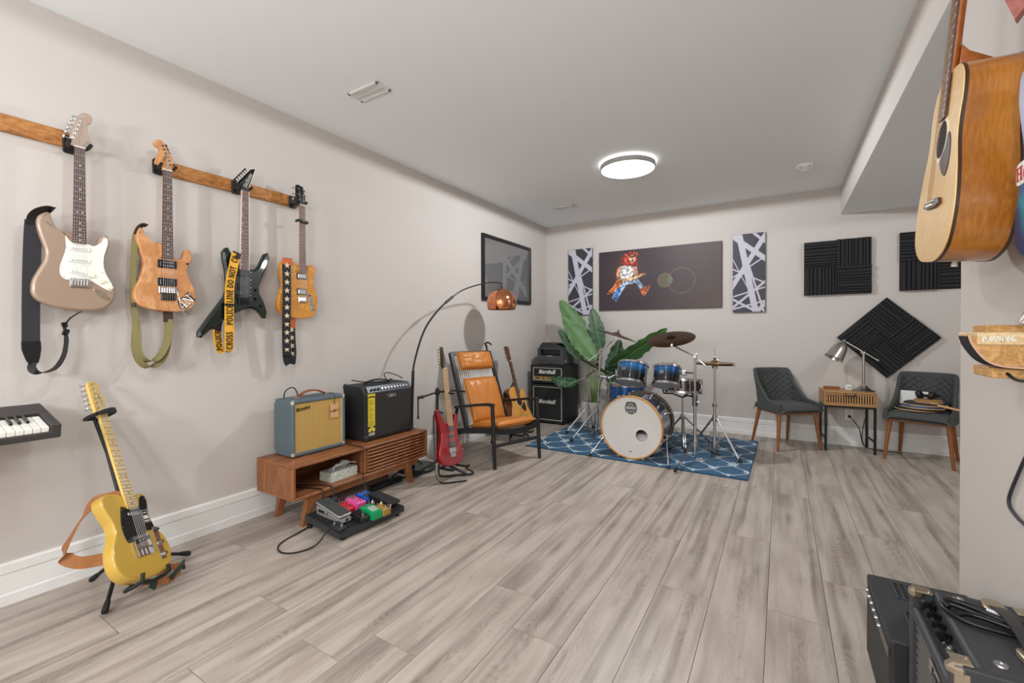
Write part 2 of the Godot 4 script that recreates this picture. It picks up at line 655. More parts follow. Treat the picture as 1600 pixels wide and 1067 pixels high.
func room():
	var paint := bumpy(hexc("c5beb8", 0.85).duplicate(), 0.06, 3, 2.0, 0.12)
	var white := bumpy(hexc("f0f3f5", 0.9).duplicate(), 0.08, 5, 3.0, 0.12)
	var trimw := hexc("e6e5e2", 0.45)
	slab("wall_left", "long greige painted wall on the left with electric guitars hung on it", Vector3(-0.12, -0.02, -0.12), Vector3(0, H, 9.0), paint)
	slab("wall_back", "greige back wall behind the drum kit with posters and foam panels", Vector3(0, -0.02, -0.12), Vector3(5.3, H, 0), paint)
	slab("wall_right", "pale wall on the right with the acoustic guitar and the shelf", Vector3(XW, -0.02, ZW), Vector3(XW + 0.14, H, 9.0), paint)
	slab("wall_alcove", "far side wall of the alcove behind the guitar wall", Vector3(5.2, -0.02, 0), Vector3(5.3, H, 4.2), paint)
	slab("wall_alcove_end", "near end wall of the alcove", Vector3(XW + 0.14, -0.02, 4.1), Vector3(5.2, H, 4.2), paint)
	slab("wall_front", "wall behind the camera", Vector3(-0.12, -0.02, 9.0), Vector3(XW + 0.14, H, 9.12), paint)
	slab("ceiling", "flat white ceiling", Vector3(-0.12, H, -0.12), Vector3(5.3, H + 0.12, 9.12), white)
	# boxed-in bulkhead over the alcove: painted side, white underside
	var b := MB.new()
	b.box(Vector3((3.448 + 5.2) * 0.5, (2.419 + H) * 0.5, ZW * 0.5), Vector3(5.2 - 3.448, H - 2.419, ZW))
	setting("trim_1", "boxed-in bulkhead under the ceiling on the right", b, paint, "bulkhead")
	b = MB.new()
	b.box(Vector3((3.449 + 5.2) * 0.5, 2.418, ZW * 0.5 + 0.28), Vector3(5.2 - 3.449, 0.002, ZW + 0.55))
	setting("trim_2", "white underside of the bulkhead", b, white, "soffit")
	# stepped baseboards
	var prof := [Vector2(0, 0), Vector2(0.018, 0), Vector2(0.018, 0.045), Vector2(0.014, 0.052), Vector2(0.012, 0.135), Vector2(0.016, 0.14), Vector2(0.016, 0.178), Vector2(0.011, 0.186), Vector2(0, 0.186)]
	for s in [["baseboard_left", "tall white stepped baseboard along the left wall", Vector3(0, 0, 9.0), Vector3(0, 0, 0), Vector3.RIGHT], ["baseboard_back", "tall white stepped baseboard along the back wall", Vector3(0.0, 0, 0), Vector3(5.2, 0, 0), Vector3.BACK], ["baseboard_alcove", "white baseboard along the far alcove wall", Vector3(5.2, 0, 0), Vector3(5.2, 0, 4.1), Vector3.LEFT], ["baseboard_right", "white baseboard at foot of the right guitar wall behind the amplifiers", Vector3(XW, 0, ZW), Vector3(XW, 0, 9.0), Vector3.LEFT]]:
		b = MB.new()
		var r0 := []
		var r1 := []
		for p in prof:
			r0.append(s[2] + s[4] * p.x + Vector3.UP * p.y)
			r1.append(s[3] + s[4] * p.x + Vector3.UP * p.y)
		b.loft([r0, r1], true, false)
		setting(s[0], s[1], b, trimw, "baseboard")
	# floor: a sub-floor with laminate planks laid on it, one by one
	b = MB.new()
	b.box(Vector3(2.6, -0.06, 4.5), Vector3(5.4, 0.1, 9.2))
	var floor_node := setting("floor", "grey oak laminate floor of wide planks", b, hexc("4a423b", 0.9), "floor")
	var looks := []
	for i in 7:
		var m := tex_mat(plank_image(100 + i * 17), 0.36)
		m.metallic_specular = 0.4
		looks.append(m)
	var len := 1.6
	var kinds := []
	for v in 4:
		b = MB.new()
		var lx := 0.1097
		var lz := len * 0.5 - 0.0004
		var u := Rect2(0, 0, 1, 1)
		if v & 1: u = Rect2(1, u.position.y, -1, u.size.y)
		if v & 2: u = Rect2(u.position.x, 1, u.size.x, -1)
		var e := 0.0007
		b.hard()
		b.quad(Vector3(-lx + e, 0, lz - e), Vector3(lx - e, 0, lz - e), Vector3(lx - e, 0, -lz + e), Vector3(-lx + e, 0, -lz + e), u)
		var dn := -0.008
		for q in [[Vector3(-lx, dn, lz), Vector3(lx, dn, lz), Vector3(lx - e, 0, lz - e), Vector3(-lx + e, 0, lz - e)], [Vector3(lx, dn, lz), Vector3(lx, dn, -lz), Vector3(lx - e, 0, -lz + e), Vector3(lx - e, 0, lz - e)], [Vector3(lx, dn, -lz), Vector3(-lx, dn, -lz), Vector3(-lx + e, 0, -lz + e), Vector3(lx - e, 0, -lz + e)], [Vector3(-lx, dn, -lz), Vector3(-lx, dn, lz), Vector3(-lx + e, 0, lz - e), Vector3(-lx + e, 0, -lz + e)]]:
			b.quad(q[0], q[1], q[2], q[3], Rect2(0.01, 0.01, 0.02, 0.02))
		kinds.append(b.mesh())
	var n := 0
	var joints := {9: 4.021, 7: 4.727, 12: 3.621, 15: 3.183, 13: 2.875, 14: 3.574, 16: 2.487}
	for row in 25:
		var x := 0.01 + 0.22 * row - 0.11 + 0.11 - 0.11
		var off: float = fmod(joints[row], len) if joints.has(row) else fmod(row * 0.57 + rng.randf() * 0.3, len)
		var z := off - len
		while z < 9.0:
			var o := MeshInstance3D.new()
			o.name = "plank"
			n += 1
			o.mesh = kinds[rng.randi() % 4]
			o.material_override = looks[(row * 2 + n) % 7]
			o.position = Vector3(x, 0, z + len * 0.5)
			if x + 0.11 > 0.0 and z + len > 0.0 and not (x > 3.7 and z > 4.3): floor_node.add_child(o, true)
			else: o.free()
			z += len

# ---------------------------------------------------------------- guitars
var chrome := mat(Color("c9c9cb"), 0.18, 1.0)
var black := mat(Color("141415"), 0.5)
var blackgloss := mat(Color("0d0d0f"), 0.15)
var steel := mat(Color("b8b8ba"), 0.3, 1.0)
var ivory := mat(Color("ece8da"), 0.4)
var rosewood: StandardMaterial3D
var maple: StandardMaterial3D

func shift(flat: Array, dx: float, dy: float) -> Array:
	var o := []
	for i in flat.size(): o.append(flat[i] - (dx if i % 2 == 0 else dy))
	return o

# neck, fingerboard, frets, dots, nut, head, tuners and strings; z = height of the body's face
func neck_parts(o: Node3D, d: Dictionary):
	var a: Vector2 = d.nut            # centre of the nut
	var e: Vector2 = d.end            # centre of the fingerboard's end
	var br: Vector2 = d.bridge
	var wn: float = d.get("wn", 0.040)
	var we: float = d.get("we", 0.053)
	var z: float = d.z
	var up := (a - e).normalized()
	var rt := Vector2(up.y, -up.x)
	var top := z + 0.013
	var p3 := func(s: float, side: float, zz: float) -> Vector3:      # s along from the nut, side across
		var q: Vector2 = a - up * s + rt * side
		return Vector3(q.x, q.y, zz)
	var L := (a - e).length()
	var scale := (a - br).length()
	var b := MB.new()
	var rings := []
	for i in 6:
		var s := -0.004 + (L - 0.01 + float(d.get("heel", 0.0))) * i / 5.0
		var w := lerpf(wn, we, clampf(s / L, 0, 1)) * 0.5
		var rg := []
		for k in 9:
			var an := PI * k / 8.0
			rg.append(p3.call(s, -cos(an) * w, top - 0.005 - sin(an) * 0.018))
		rings.append(rg)
	b.loft(rings)
	part("neck", b, d.neck_mat, o)
	b = MB.new()
	b.loft([[p3.call(0, -wn / 2, top - 0.005), p3.call(0, wn / 2, top - 0.005), p3.call(0, wn / 2, top), p3.call(0, -wn / 2, top)], [p3.call(L, -we / 2, top - 0.005), p3.call(L, we / 2, top - 0.005), p3.call(L, we / 2, top), p3.call(L, -we / 2, top)]], true, false)
	var fb := part("fingerboard", b, d.board_mat, o)
	if d.has("binding"):
		b = MB.new()
		for sd in [-1.0, 1.0]:
			b.loft([[p3.call(0, sd * wn / 2, top - 0.006), p3.call(0, sd * (wn / 2 + 0.0025), top - 0.006), p3.call(0, sd * (wn / 2 + 0.0025), top + 0.0004), p3.call(0, sd * wn / 2, top + 0.0004)], [p3.call(L, sd * we / 2, top - 0.006), p3.call(L, sd * (we / 2 + 0.0025), top - 0.006), p3.call(L, sd * (we / 2 + 0.0025), top + 0.0004), p3.call(L, sd * we / 2, top + 0.0004)]], true, false)
		tiny(part("binding", b, d.binding, fb))
	b = MB.new()
	var dots := MB.new()
	var nfr: int = d.get("frets", 22)
	var last := 0.0
	for f in range(1, nfr + 1):
		var s := scale * (1.0 - pow(2.0, -f / 12.0))
		if s > L - 0.003: break
		var w := lerpf(wn, we, s / L) * 0.5
		b.tube([p3.call(s, -w, top + 0.0003), p3.call(s, w, top + 0.0003)], d.get("fret_r", 0.0011), 6)
		var mid := (s + last) * 0.5
		if f in [3, 5, 7, 9, 12, 15, 17, 19, 21] and d.has("dot_mat"):
			var ox := [0.0] if f != 12 else [-0.009, 0.009]
			for x in ox:
				if d.get("edge_dots", false): x = -w + 0.006
				dots.cyl(p3.call(mid, x, top - 0.002), p3.call(mid, x, top + 0.0004), d.get("dot_r", 0.0032), -1, 10)
		last = s
	tiny(part("frets", b, d.get("fret_mat", steel), fb))
	if d.has("dot_mat"): tiny(part("inlay_dots", dots, d.dot_mat, fb))
	b = MB.new()
	var nz := MB.frame(Vector3(0, 0, 1))
	b.box(p3.call(-0.002, 0, top), Vector3(wn + 0.002, 0.005, 0.008), 0.001, Basis(Vector3(rt.x, rt.y, 0), Vector3(up.x, up.y, 0), Vector3(0, 0, 1)))
	part("nut", b, d.get("nut_mat", ivory), o)
	# head
	b = MB.new()
	var hp: PackedVector2Array = d.head
	b.extrude(hp, top - 0.020, top - 0.005, 0.002, 2)
	var hd := part("headstock", b, d.head_mat, o)
	# tuners in a row or two
	var posts := []
	for row in d.tuners:
		var n: int = row[2]
		for i in n:
			var q: Vector2 = (row[0] as Vector2).lerp(row[1], float(i) / maxf(1, n - 1))
			posts.append(q)
			b = MB.new()
			b.cyl(Vector3(q.x, q.y, top - 0.008), Vector3(q.x, q.y, top + 0.006), 0.0035, 0.003, 10)
			b.cyl(Vector3(q.x, q.y, top - 0.006), Vector3(q.x, q.y, top - 0.0035), 0.0055, 0.005, 10)
			var pg: Vector2 = row[3]
			var k := q + pg
			b.tube([Vector3(q.x, q.y, top - 0.024), Vector3(k.x, k.y, top - 0.024)], 0.0022, 6)
			b.box(Vector3(q.x, q.y, top - 0.023), Vector3(0.014, 0.014, 0.008), 0.002)
			var f := MB.frame(Vector3(pg.x, pg.y, 0))
			b.box(Vector3(k.x, k.y, top - 0.024), Vector3(0.008, 0.016, 0.014), 0.003, Basis(Vector3(pg.x, pg.y, 0).normalized(), Vector3(-pg.y, pg.x, 0).normalized(), Vector3(0, 0, 1)))
			part("tuner", b, d.get("tuner_mat", chrome), hd)
	b = MB.new()
	var n6 := posts.size()
	for i in mini(6, n6):
		var side := lerpf(-0.5, 0.5, i / 5.0)
		var q: Vector2 = posts[i]
		b.tube([Vector3(br.x + rt.x * side * 0.05, br.y + rt.y * side * 0.05, top + 0.003), p3.call(-0.002, side * (wn - 0.008), top + 0.0035), Vector3(q.x, q.y, top + 0.002)], d.get("string_r", 0.0006), 4, false)
	tiny(part("strings", b, d.get("string_mat", steel), o))

func pickup(o: Node3D, c: Vector3, w: float, h: float, m: Material, pole: Material, rows := [0.0], turn := 0.0):
	var b := MB.new()
	b.box(Vector3.ZERO, Vector3(w, h, 0.008), 0.003)
	var p := part("pickup", b, m, o, rot(Vector3(0, 0, turn), c))
	if pole:
		b = MB.new()
		for r in rows:
			for i in 6: b.cyl(Vector3((i - 2.5) * w * 0.125, r, 0.003), Vector3((i - 2.5) * w * 0.125, r, 0.0048), 0.0027, -1, 8)
		tiny(part("pole_pieces", b, pole, p))

func knob(o: Node3D, c: Vector3, r: float, h: float, m: Material, called := "knob"):
	var b := MB.new()
	b.lathe([Vector2(0, 0), Vector2(r, 0), Vector2(r * 0.9, h * 0.6), Vector2(r * 0.75, h), Vector2(0, h)], 16)
	part(called, b, m, o, rot(Vector3(90, 0, 0), c))

func wall_guitar(label: String, z0: float, y0: float) -> Node3D:
	var o := thing("electric_guitar", label, "electric guitar", Vector3(0.063, y0, z0), PI / 2, "electric guitars hung on the left wall")
	return o

func hanger(z: float, y: float, spread: float, label: String):
	var o := thing("guitar_hanger", label, "guitar hanger", Vector3(0.022, y, z), PI / 2, "black guitar hangers")
	var b := MB.new()
	b.extrude(rrect(0.05, 0.085, 0.012), 0.0, 0.012, 0.003)
	part("plate", b, black, o, at(-0.012, 0.012, 0))
	b = MB.new()
	b.tube([Vector3(0, 0, 0.01), Vector3(0, -0.002, 0.04), Vector3(0, -0.006, 0.062)], 0.007, 10)
	for s in [-1.0, 1.0]:
		b.tube(path([0, -0.006, 0.04, s * spread * 0.7, -0.008, 0.045, s * spread, -0.006, 0.065, s * (spread + 0.002), 0.0, 0.095, s * (spread + 0.003), 0.006, 0.108], 4), 0.0075, 10)
	part("yoke", b, black, o)

func guitars_on_wall():
	rosewood = tex_mat(wood_image(64, 128, [Color("5d3d2e"), Color("4a2e22"), Color("6f4a38")], 5, 12.0, 20.0), 0.5, 6.0)
	maple = tex_mat(wood_image(64, 128, [Color("c99a4f"), Color("d8ab5c"), Color("b98843")], 6, 6.0, 20.0), 0.35, 4.0)
	var Z := 0.042
	# hanger rails of reclaimed wood
	var rail_wood := tex_mat(wood_image(256, 96, [Color("c08748"), Color("b0763a"), Color("9c632c"), Color("7a4a20")], 21, 3.0, 110.0, true, 0.5), 0.6, 1.6)
	for r in [[5.058, 6.2, 2.08, "rough brown wooden hanger rail on left wall behind the gold guitar, running out of frame"], [3.893, 4.722, 2.068, "long honey brown wooden hanger rail on left wall holding three guitars"]]:
		var b := MB.new()
		b.box(Vector3(0, 0.038, (r[0] + r[1]) * 0.5), Vector3(0.022, 0.076, r[1] - r[0]), 0.003)
		var o := part("hanger_rail", b, rail_wood, self, at(0.011, r[2], 0))
		o.name = numbered("hanger_rail")
		o.set_meta("label", r[3]); o.set_meta("category", "rail")
	hanger(5.045, 2.080, 0.034, "black guitar hanger on the end of the rough brown rail, under the champagne gold headstock")
	hanger(4.697, 2.085, 0.030, "black guitar hanger at near end of the honey brown rail, under the natural wood headstock")
	hanger(4.297, 2.085, 0.030, "black guitar hanger in the middle of the honey brown rail, under the pointed black headstock")
	hanger(3.925, 2.085, 0.028, "black guitar hanger at far end of the honey brown rail, under the small black headstock")

	# champagne gold guitar
	var y0 := 1.30
	var o := wall_guitar("champagne gold electric guitar with white pickguard, leftmost on the left wall", 5.05, y0)
	var gold := mat(Color("a38b78"), 0.4, 0.2).duplicate()
	gold.clearcoat_enabled = true; gold.clearcoat = 0.7; gold.clearcoat_roughness = 0.15
	var b := MB.new()
	b.extrude(outline(shift([-0.108, 1.744, -0.092, 1.743, -0.086, 1.719, -0.075, 1.686, -0.058, 1.671, -0.032, 1.664, 0.0, 1.650, 0.023, 1.624, 0.049, 1.618, 0.068, 1.632, 0.076, 1.658, 0.089, 1.675, 0.106, 1.673, 0.115, 1.648, 0.11, 1.609, 0.098, 1.565, 0.095, 1.522, 0.107, 1.477, 0.128, 1.436, 0.133, 1.393, 0.128, 1.359, 0.108, 1.326, 0.078, 1.308, 0.034, 1.301, -0.026, 1.304, -0.083, 1.315, -0.127, 1.336, -0.148, 1.362, -0.153, 1.392, -0.148, 1.434, -0.131, 1.478, -0.112, 1.527, -0.109, 1.567, -0.12, 1.611, -0.131, 1.656, -0.135, 1.693, -0.127, 1.726], 0, y0), 4), 0, Z, 0.013, 5)
	part("body", b, gold, o)
	b = MB.new()
	b.extrude(outline(shift([-0.043, 1.647, -0.024, 1.62, 0.023, 1.622, 0.055, 1.613, 0.081, 1.634, 0.089, 1.655, 0.1, 1.66, 0.108, 1.646, 0.102, 1.608, 0.092, 1.569, 0.09, 1.522, 0.1, 1.481, 0.119, 1.44, 0.123, 1.417, 0.115, 1.404, 0.092, 1.412, 0.06, 1.434, 0.035, 1.446, -0.031, 1.444, -0.051, 1.448, -0.063, 1.471, -0.062, 1.506, -0.05, 1.552, -0.042, 1.593], 0, y0), 3), Z - 0.001, Z + 0.0025, 0.001, 1)
	var pg := part("pickguard", b, mat(Color("eef0e6"), 0.35), o)
	b = MB.new()
	for q in [[-0.038, 1.64], [-0.04, 1.59], [-0.058, 1.5], [-0.05, 1.453], [0.105, 1.645], [0.1, 1.61], [0.113, 1.452], [0.05, 1.618], [0.091, 1.53]]:
		b.cyl(Vector3(q[0], q[1] - y0, Z), Vector3(q[0], q[1] - y0, Z + 0.0034), 0.0024, -1, 8)
	tiny(part("pickguard_screws", b, steel, pg))
	for q in [[1.59, 0.0], [1.536, 0.0], [1.478, -12.0]]: pickup(o, Vector3(0.002, q[0] - y0, Z + 0.005), 0.078, 0.019, mat(Color("f0f0e8"), 0.4), steel, [0.0], q[1])
	neck_parts(o, {nut = Vector2(0.006, 2.064 - y0), end = Vector2(0.002, 1.616 - y0), bridge = Vector2(0.003, 1.44 - y0), z = Z, neck_mat = maple, board_mat = rosewood, dot_mat = ivory, frets = 21, head_mat = gold, wn = 0.037, we = 0.048,
		head = outline(shift([-0.031, 2.088, -0.029, 2.102, 0.001, 2.203, 0.011, 2.225, 0.023, 2.234, 0.04, 2.235, 0.052, 2.221, 0.051, 2.203, 0.043, 2.189, 0.034, 2.183, 0.036, 2.154, 0.042, 2.111, 0.027, 2.093, 0.023, 2.07, -0.012, 2.068, -0.025, 2.074], 0, y0), 4), tuners = [[Vector2(-0.018, 2.101 - y0), Vector2(0.015, 2.209 - y0), 6, Vector2(-0.026, 0.004)]]})
	b = MB.new()
	b.box(Vector3(0.004, 1.431 - y0, Z + 0.004), Vector3(0.072, 0.042, 0.006), 0.002)
	for i in 6: b.box(Vector3(0.004 + (i - 2.5) * 0.0105, 1.434 - y0, Z + 0.009), Vector3(0.0092, 0.03, 0.006), 0.002)
	part("bridge", b, chrome, o)
	for q in [[0.048, 1.470], [0.084, 1.446], [0.115, 1.42]]: knob(o, Vector3(q[0] - 0.002, q[1] - y0, Z), 0.0115, 0.014, mat(Color("ebe6d2"), 0.4))
	b = MB.new()
	b.box(Vector3(0.088, 1.487 - y0, Z + 0.003), Vector3(0.03, 0.004, 0.002), 0.0008, Basis(Vector3(0, 0, 1), -0.75))
	b.cyl(Vector3(0.08, 1.491 - y0, Z), Vector3(0.078, 1.493 - y0, Z + 0.014), 0.003, 0.004, 8)
	part("pickup_switch", b, ivory, o)
	b = MB.new()
	b.extrude(outline(shift([0.051, 1.402, 0.062, 1.410, 0.098, 1.391, 0.112, 1.366, 0.1, 1.356, 0.068, 1.376], 0, y0), 5), Z - 0.002, Z + 0.003, 0.002, 2)
	b.cyl(Vector3(0.085, 1.381 - y0, Z), Vector3(0.085, 1.381 - y0, Z + 0.005), 0.009, 0.008, 14)
	part("jack_plate", b, chrome, o)

	# natural wood guitar
	o = wall_guitar("natural light wood electric guitar with two black humbuckers and a sticker, second from left", 4.70, y0)
	var alder := tex_mat(wood_image(128, 256, [Color("d6a577"), Color("c98f5c"), Color("b97c49"), Color("cf9a69")], 31, 4.0, 26.0, false, 0.3), 0.5, 2.2)
	b = MB.new()
	b.extrude(outline(shift([-0.118, 1.741, -0.104, 1.734, -0.093, 1.709, -0.068, 1.682, -0.045, 1.674, -0.02, 1.668, -0.012, 1.64, 0.029, 1.608, 0.053, 1.597, 0.074, 1.608, 0.085, 1.647, 0.1, 1.66, 0.114, 1.647, 0.118, 1.614, 0.106, 1.579, 0.095, 1.544, 0.106, 1.495, 0.131, 1.439, 0.138, 1.389, 0.123, 1.346, 0.094, 1.321, 0.051, 1.311, -0.004, 1.312, -0.07, 1.32, -0.114, 1.335, -0.136, 1.357, -0.144, 1.387, -0.138, 1.425, -0.12, 1.473, -0.104, 1.521, -0.1, 1.56, -0.112, 1.612, -0.127, 1.664, -0.13, 1.709], 0, y0), 4), 0, Z, 0.006, 3)
	part("body", b, alder, o)
	for q in [[1.564, true], [1.468, false]]:
		b = MB.new()
		b.box(Vector3(0, q[0] - y0, Z + 0.002), Vector3(0.087, 0.042, 0.006), 0.002)
		var ring := part("pickup_ring", b, black, o)
		pickup(ring, Vector3(0, q[0] - y0, Z + 0.006), 0.068, 0.034, blackgloss, chrome if q[1] else mat(Color("3a3a3c"), 0.4, 0.5), [-0.009, 0.009])
	neck_parts(o, {nut = Vector2(0.002, 2.064 - y0), end = Vector2(-0.001, 1.592 - y0), bridge = Vector2(0.001, 1.42 - y0), z = Z, neck_mat = maple, board_mat = rosewood, dot_mat = ivory, frets = 22, head_mat = alder, wn = 0.040, we = 0.052, tuner_mat = mat(Color("6d6a66"), 0.3, 1.0),
		head = outline(shift([-0.058, 2.195, -0.048, 2.21, -0.034, 2.217, -0.016, 2.212, 0.007, 2.168, 0.03, 2.124, 0.026, 2.094, 0.021, 2.066, -0.018, 2.063, -0.021, 2.08, -0.051, 2.086, -0.047, 2.114, -0.035, 2.15, -0.034, 2.172, -0.046, 2.175, -0.056, 2.184], 0, y0), 4), tuners = [[Vector2(0.014, 2.099 - y0), Vector2(-0.018, 2.190 - y0), 6, Vector2(0.022, 0.012)]]})
	lettering(o, "head_logo", "Custom", mat(Color("3b2a1c"), 0.6), rot(Vector3(0, 0, 68), Vector3(-0.012, 2.125 - y0, Z + 0.0085)), 0.012, 0.0006, true)
	b = MB.new()
	b.box(Vector3(0.002, 1.424 - y0, Z + 0.006), Vector3(0.085, 0.034, 0.01), 0.002)
	for i in 6: b.box(Vector3(0.002 + (i - 2.5) * 0.0108, 1.424 - y0, Z + 0.013), Vector3(0.009, 0.03, 0.007), 0.002)
	part("tremolo_bridge", b, chrome, o)
	b = MB.new()
	b.box(Vector3(0.003, 1.388 - y0, Z + 0.006), Vector3(0.068, 0.034, 0.008), 0.001)
	for i in 6: b.cyl(Vector3(0.003 + (i - 2.5) * 0.011, 1.404 - y0, Z + 0.012), Vector3(0.003 + (i - 2.5) * 0.011, 1.372 - y0, Z + 0.014), 0.003, 0.0025, 8)
	tiny(part("fine_tuners", b, mat(Color("4a4846"), 0.3, 0.9), o))
	b = MB.new()
	b.tube(path([0.04, 1.42 - y0, Z + 0.012, 0.045, 1.38 - y0, Z + 0.024, 0.055, 1.33 - y0, Z + 0.026, 0.078, 1.285 - y0, Z + 0.024], 5), 0.003, 8)
	part("tremolo_arm", b, chrome, o)
	b = MB.new()
	b.cyl(Vector3(0.095, 1.578 - y0, Z), Vector3(0.09, 1.58 - y0, Z + 0.016), 0.006, 0.003, 10)
	part("pickup_switch", b, black, o)
	knob(o, Vector3(0.1, 1.41 - y0, Z), 0.009, 0.014, steel)
	lettering(o, "sticker_outline", "4N", black, rot(Vector3(0, 0, 48), Vector3(0.086, 1.367 - y0, Z + 0.001)), 0.060, 0.002, true, 0.9, true)
	lettering(o, "sticker", "4N", mat(Color("f4f2ee"), 0.5), rot(Vector3(0, 0, 48), Vector3(0.086, 1.367 - y0, Z + 0.0022)), 0.05, 0.001, true, 0.9)

	# dark green pointed guitar
	o = wall_guitar("dark green four-pointed electric guitar with black hardware, third from left on the wall", 4.29, y0)
	var green := mat(Color("07170f"), 0.25, 0.0, 0.35).duplicate()
	green.clearcoat_enabled = true; green.clearcoat = 0.5; green.clearcoat_roughness = 0.05
	b = MB.new()
	b.extrude(poly(shift([-0.13, 1.675, -0.114, 1.701, -0.098, 1.705, -0.084, 1.680, -0.069, 1.657, -0.043, 1.629, -0.02, 1.608, -0.012, 1.60, 0.02, 1.592, 0.048, 1.588, 0.066, 1.598, 0.08, 1.617, 0.099, 1.658, 0.117, 1.698, 0.142, 1.709, 0.152, 1.674, 0.131, 1.612, 0.105, 1.551, 0.088, 1.505, 0.083, 1.485, 0.084, 1.460, 0.088, 1.44, 0.1, 1.415, 0.115, 1.385, 0.132, 1.327, 0.125, 1.287, 0.107, 1.286, 0.090, 1.312, 0.071, 1.332, 0.050, 1.343, 0.029, 1.348, 0.008, 1.344, -0.012, 1.336, -0.065, 1.312, -0.11, 1.278, -0.173, 1.236, -0.244, 1.166, -0.262, 1.171, -0.261, 1.203, -0.232, 1.249, -0.178, 1.329, -0.122, 1.413, -0.112, 1.445, -0.109, 1.481, -0.115, 1.562, -0.127, 1.628], 0, y0)), 0, Z, 0.011, 1, false)
	part("body", b, green, o)
	for q in [1.556, 1.476]: pickup(o, Vector3(-0.016, q - y0, Z + 0.004), 0.068, 0.037, black, null)
	neck_parts(o, {nut = Vector2(-0.007, 2.064 - y0), end = Vector2(-0.015, 1.58 - y0), bridge = Vector2(-0.017, 1.41 - y0), z = Z, neck_mat = maple, board_mat = tex_mat(wood_image(64, 128, [Color("7a4a39"), Color("613729"), Color("8a5a48")], 9, 12.0, 20.0), 0.5, 6.0), dot_mat = ivory, edge_dots = true, frets = 24, head_mat = blackgloss, binding = ivory, wn = 0.039, we = 0.051, nut_mat = black, tuner_mat = mat(Color("3a3a3c"), 0.25, 0.9),
		head = poly(shift([-0.055, 2.104, 0.025, 2.208, 0.058, 2.22, 0.016, 2.091, 0.013, 2.066, -0.028, 2.062, -0.029, 2.078], 0, y0)), tuners = [[Vector2(-0.036, 2.108 - y0), Vector2(0.022, 2.185 - y0), 6, Vector2(-0.021, 0.018)]]})
	b = MB.new()
	var edge := poly(shift([-0.055, 2.104, 0.025, 2.208, 0.058, 2.22, 0.016, 2.091], 0, y0))
	for i in 3: b.tube([Vector3(edge[i].x, edge[i].y, Z + 0.008), Vector3(edge[i + 1].x, edge[i + 1].y, Z + 0.008)], 0.0016, 6)
	part("head_binding", b, ivory, o)
	lettering(o, "head_logo", "Jackson", ivory, rot(Vector3(0, 0, 66), Vector3(0.010, 2.135 - y0, Z + 0.0085)), 0.02, 0.0006, true)
	b = MB.new()
	b.box(Vector3(-0.018, 1.415 - y0, Z + 0.006), Vector3(0.07, 0.034, 0.012), 0.002)
	b.box(Vector3(-0.018, 1.383 - y0, Z + 0.005), Vector3(0.06, 0.028, 0.008), 0.002)
	for i in 6: b.cyl(Vector3(-0.018 + (i - 2.5) * 0.0105, 1.4 - y0, Z + 0.014), Vector3(-0.018 + (i - 2.5) * 0.0105, 1.372 - y0, Z + 0.014), 0.003, 0.0026, 8)
	part("tremolo_bridge", b, mat(Color("1d1d1f"), 0.3, 0.6), o)
	for q in [[0.058, 1.462], [0.057, 1.407], [0.089, 1.363]]: knob(o, Vector3(q[0], q[1] - y0, Z), 0.009, 0.013, mat(Color("202022"), 0.25, 0.6))
	b = MB.new()
	for k in 8: b.cyl(Vector3(0.027 + (k % 2) * 0.001, 1.57 - k * 0.024 - y0, Z - 0.001), Vector3(0.027, 1.57 - k * 0.024 - y0, Z + 0.003), 0.003, -1, 8)
	tiny(part("mounting_screws", b, steel, o))

	# amber ash guitar
	o = wall_guitar("amber wood-grain electric guitar, rightmost and smallest looking on the left wall", 3.925, y0)
	var ash := tex_mat(wood_image(128, 256, [Color("dba04b"), Color("cf8f3a"), Color("b8772a"), Color("d99b45")], 41, 10.0, 16.0, false, 0.35), 0.3, 2.0)
	b = MB.new()
	b.extrude(outline(shift([-0.13, 1.665, -0.103, 1.68, -0.066, 1.677, -0.038, 1.668, -0.017, 1.655, -0.002, 1.636, 0.029, 1.61, 0.046, 1.617, 0.051, 1.653, 0.073, 1.668, 0.099, 1.663, 0.11, 1.628, 0.099, 1.587, 0.094, 1.546, 0.111, 1.491, 0.125, 1.435, 0.12, 1.37, 0.101, 1.321, 0.061, 1.298, 0.001, 1.291, -0.065, 1.297, -0.121, 1.314, -0.152, 1.343, -0.163, 1.38, -0.155, 1.426, -0.135, 1.48, -0.127, 1.525, -0.139, 1.585, -0.142, 1.629], 0, y0), 4), 0, Z, 0.005, 3)
	part("body", b, ash, o)
	for q in [1.581, 1.475]:
		b = MB.new()
		b.box(Vector3(0.003, q - y0, Z + 0.002), Vector3(0.074, 0.042, 0.006), 0.002)
		var ring := part("pickup_ring", b, black, o)
		pickup(ring, Vector3(0.003, q - y0, Z + 0.006), 0.06, 0.032, chrome, steel, [-0.008])
	neck_parts(o, {nut = Vector2(0.005, 2.066 - y0), end = Vector2(0.005, 1.604 - y0), bridge = Vector2(0.004, 1.42 - y0), z = Z, neck_mat = maple, board_mat = tex_mat(wood_image(64, 128, [Color("7a4a39"), Color("613729"), Color("8a5a48")], 9, 12.0, 20.0), 0.5, 6.0), frets = 22, head_mat = blackgloss, wn = 0.039, we = 0.047,
		head = poly(shift([-0.038, 2.195, -0.026, 2.202, 0.014, 2.193, 0.03, 2.11, 0.026, 2.066, -0.014, 2.064, -0.036, 2.076], 0, y0)), tuners = [[Vector2(-0.02, 2.10 - y0), Vector2(-0.022, 2.175 - y0), 3, Vector2(-0.03, 0.002)], [Vector2(0.008, 2.175 - y0), Vector2(0.014, 2.10 - y0), 3, Vector2(0.026, 0.002)]]})
	b = MB.new()
	b.box(Vector3(0.004, 1.421 - y0, Z + 0.005), Vector3(0.058, 0.04, 0.01), 0.002)
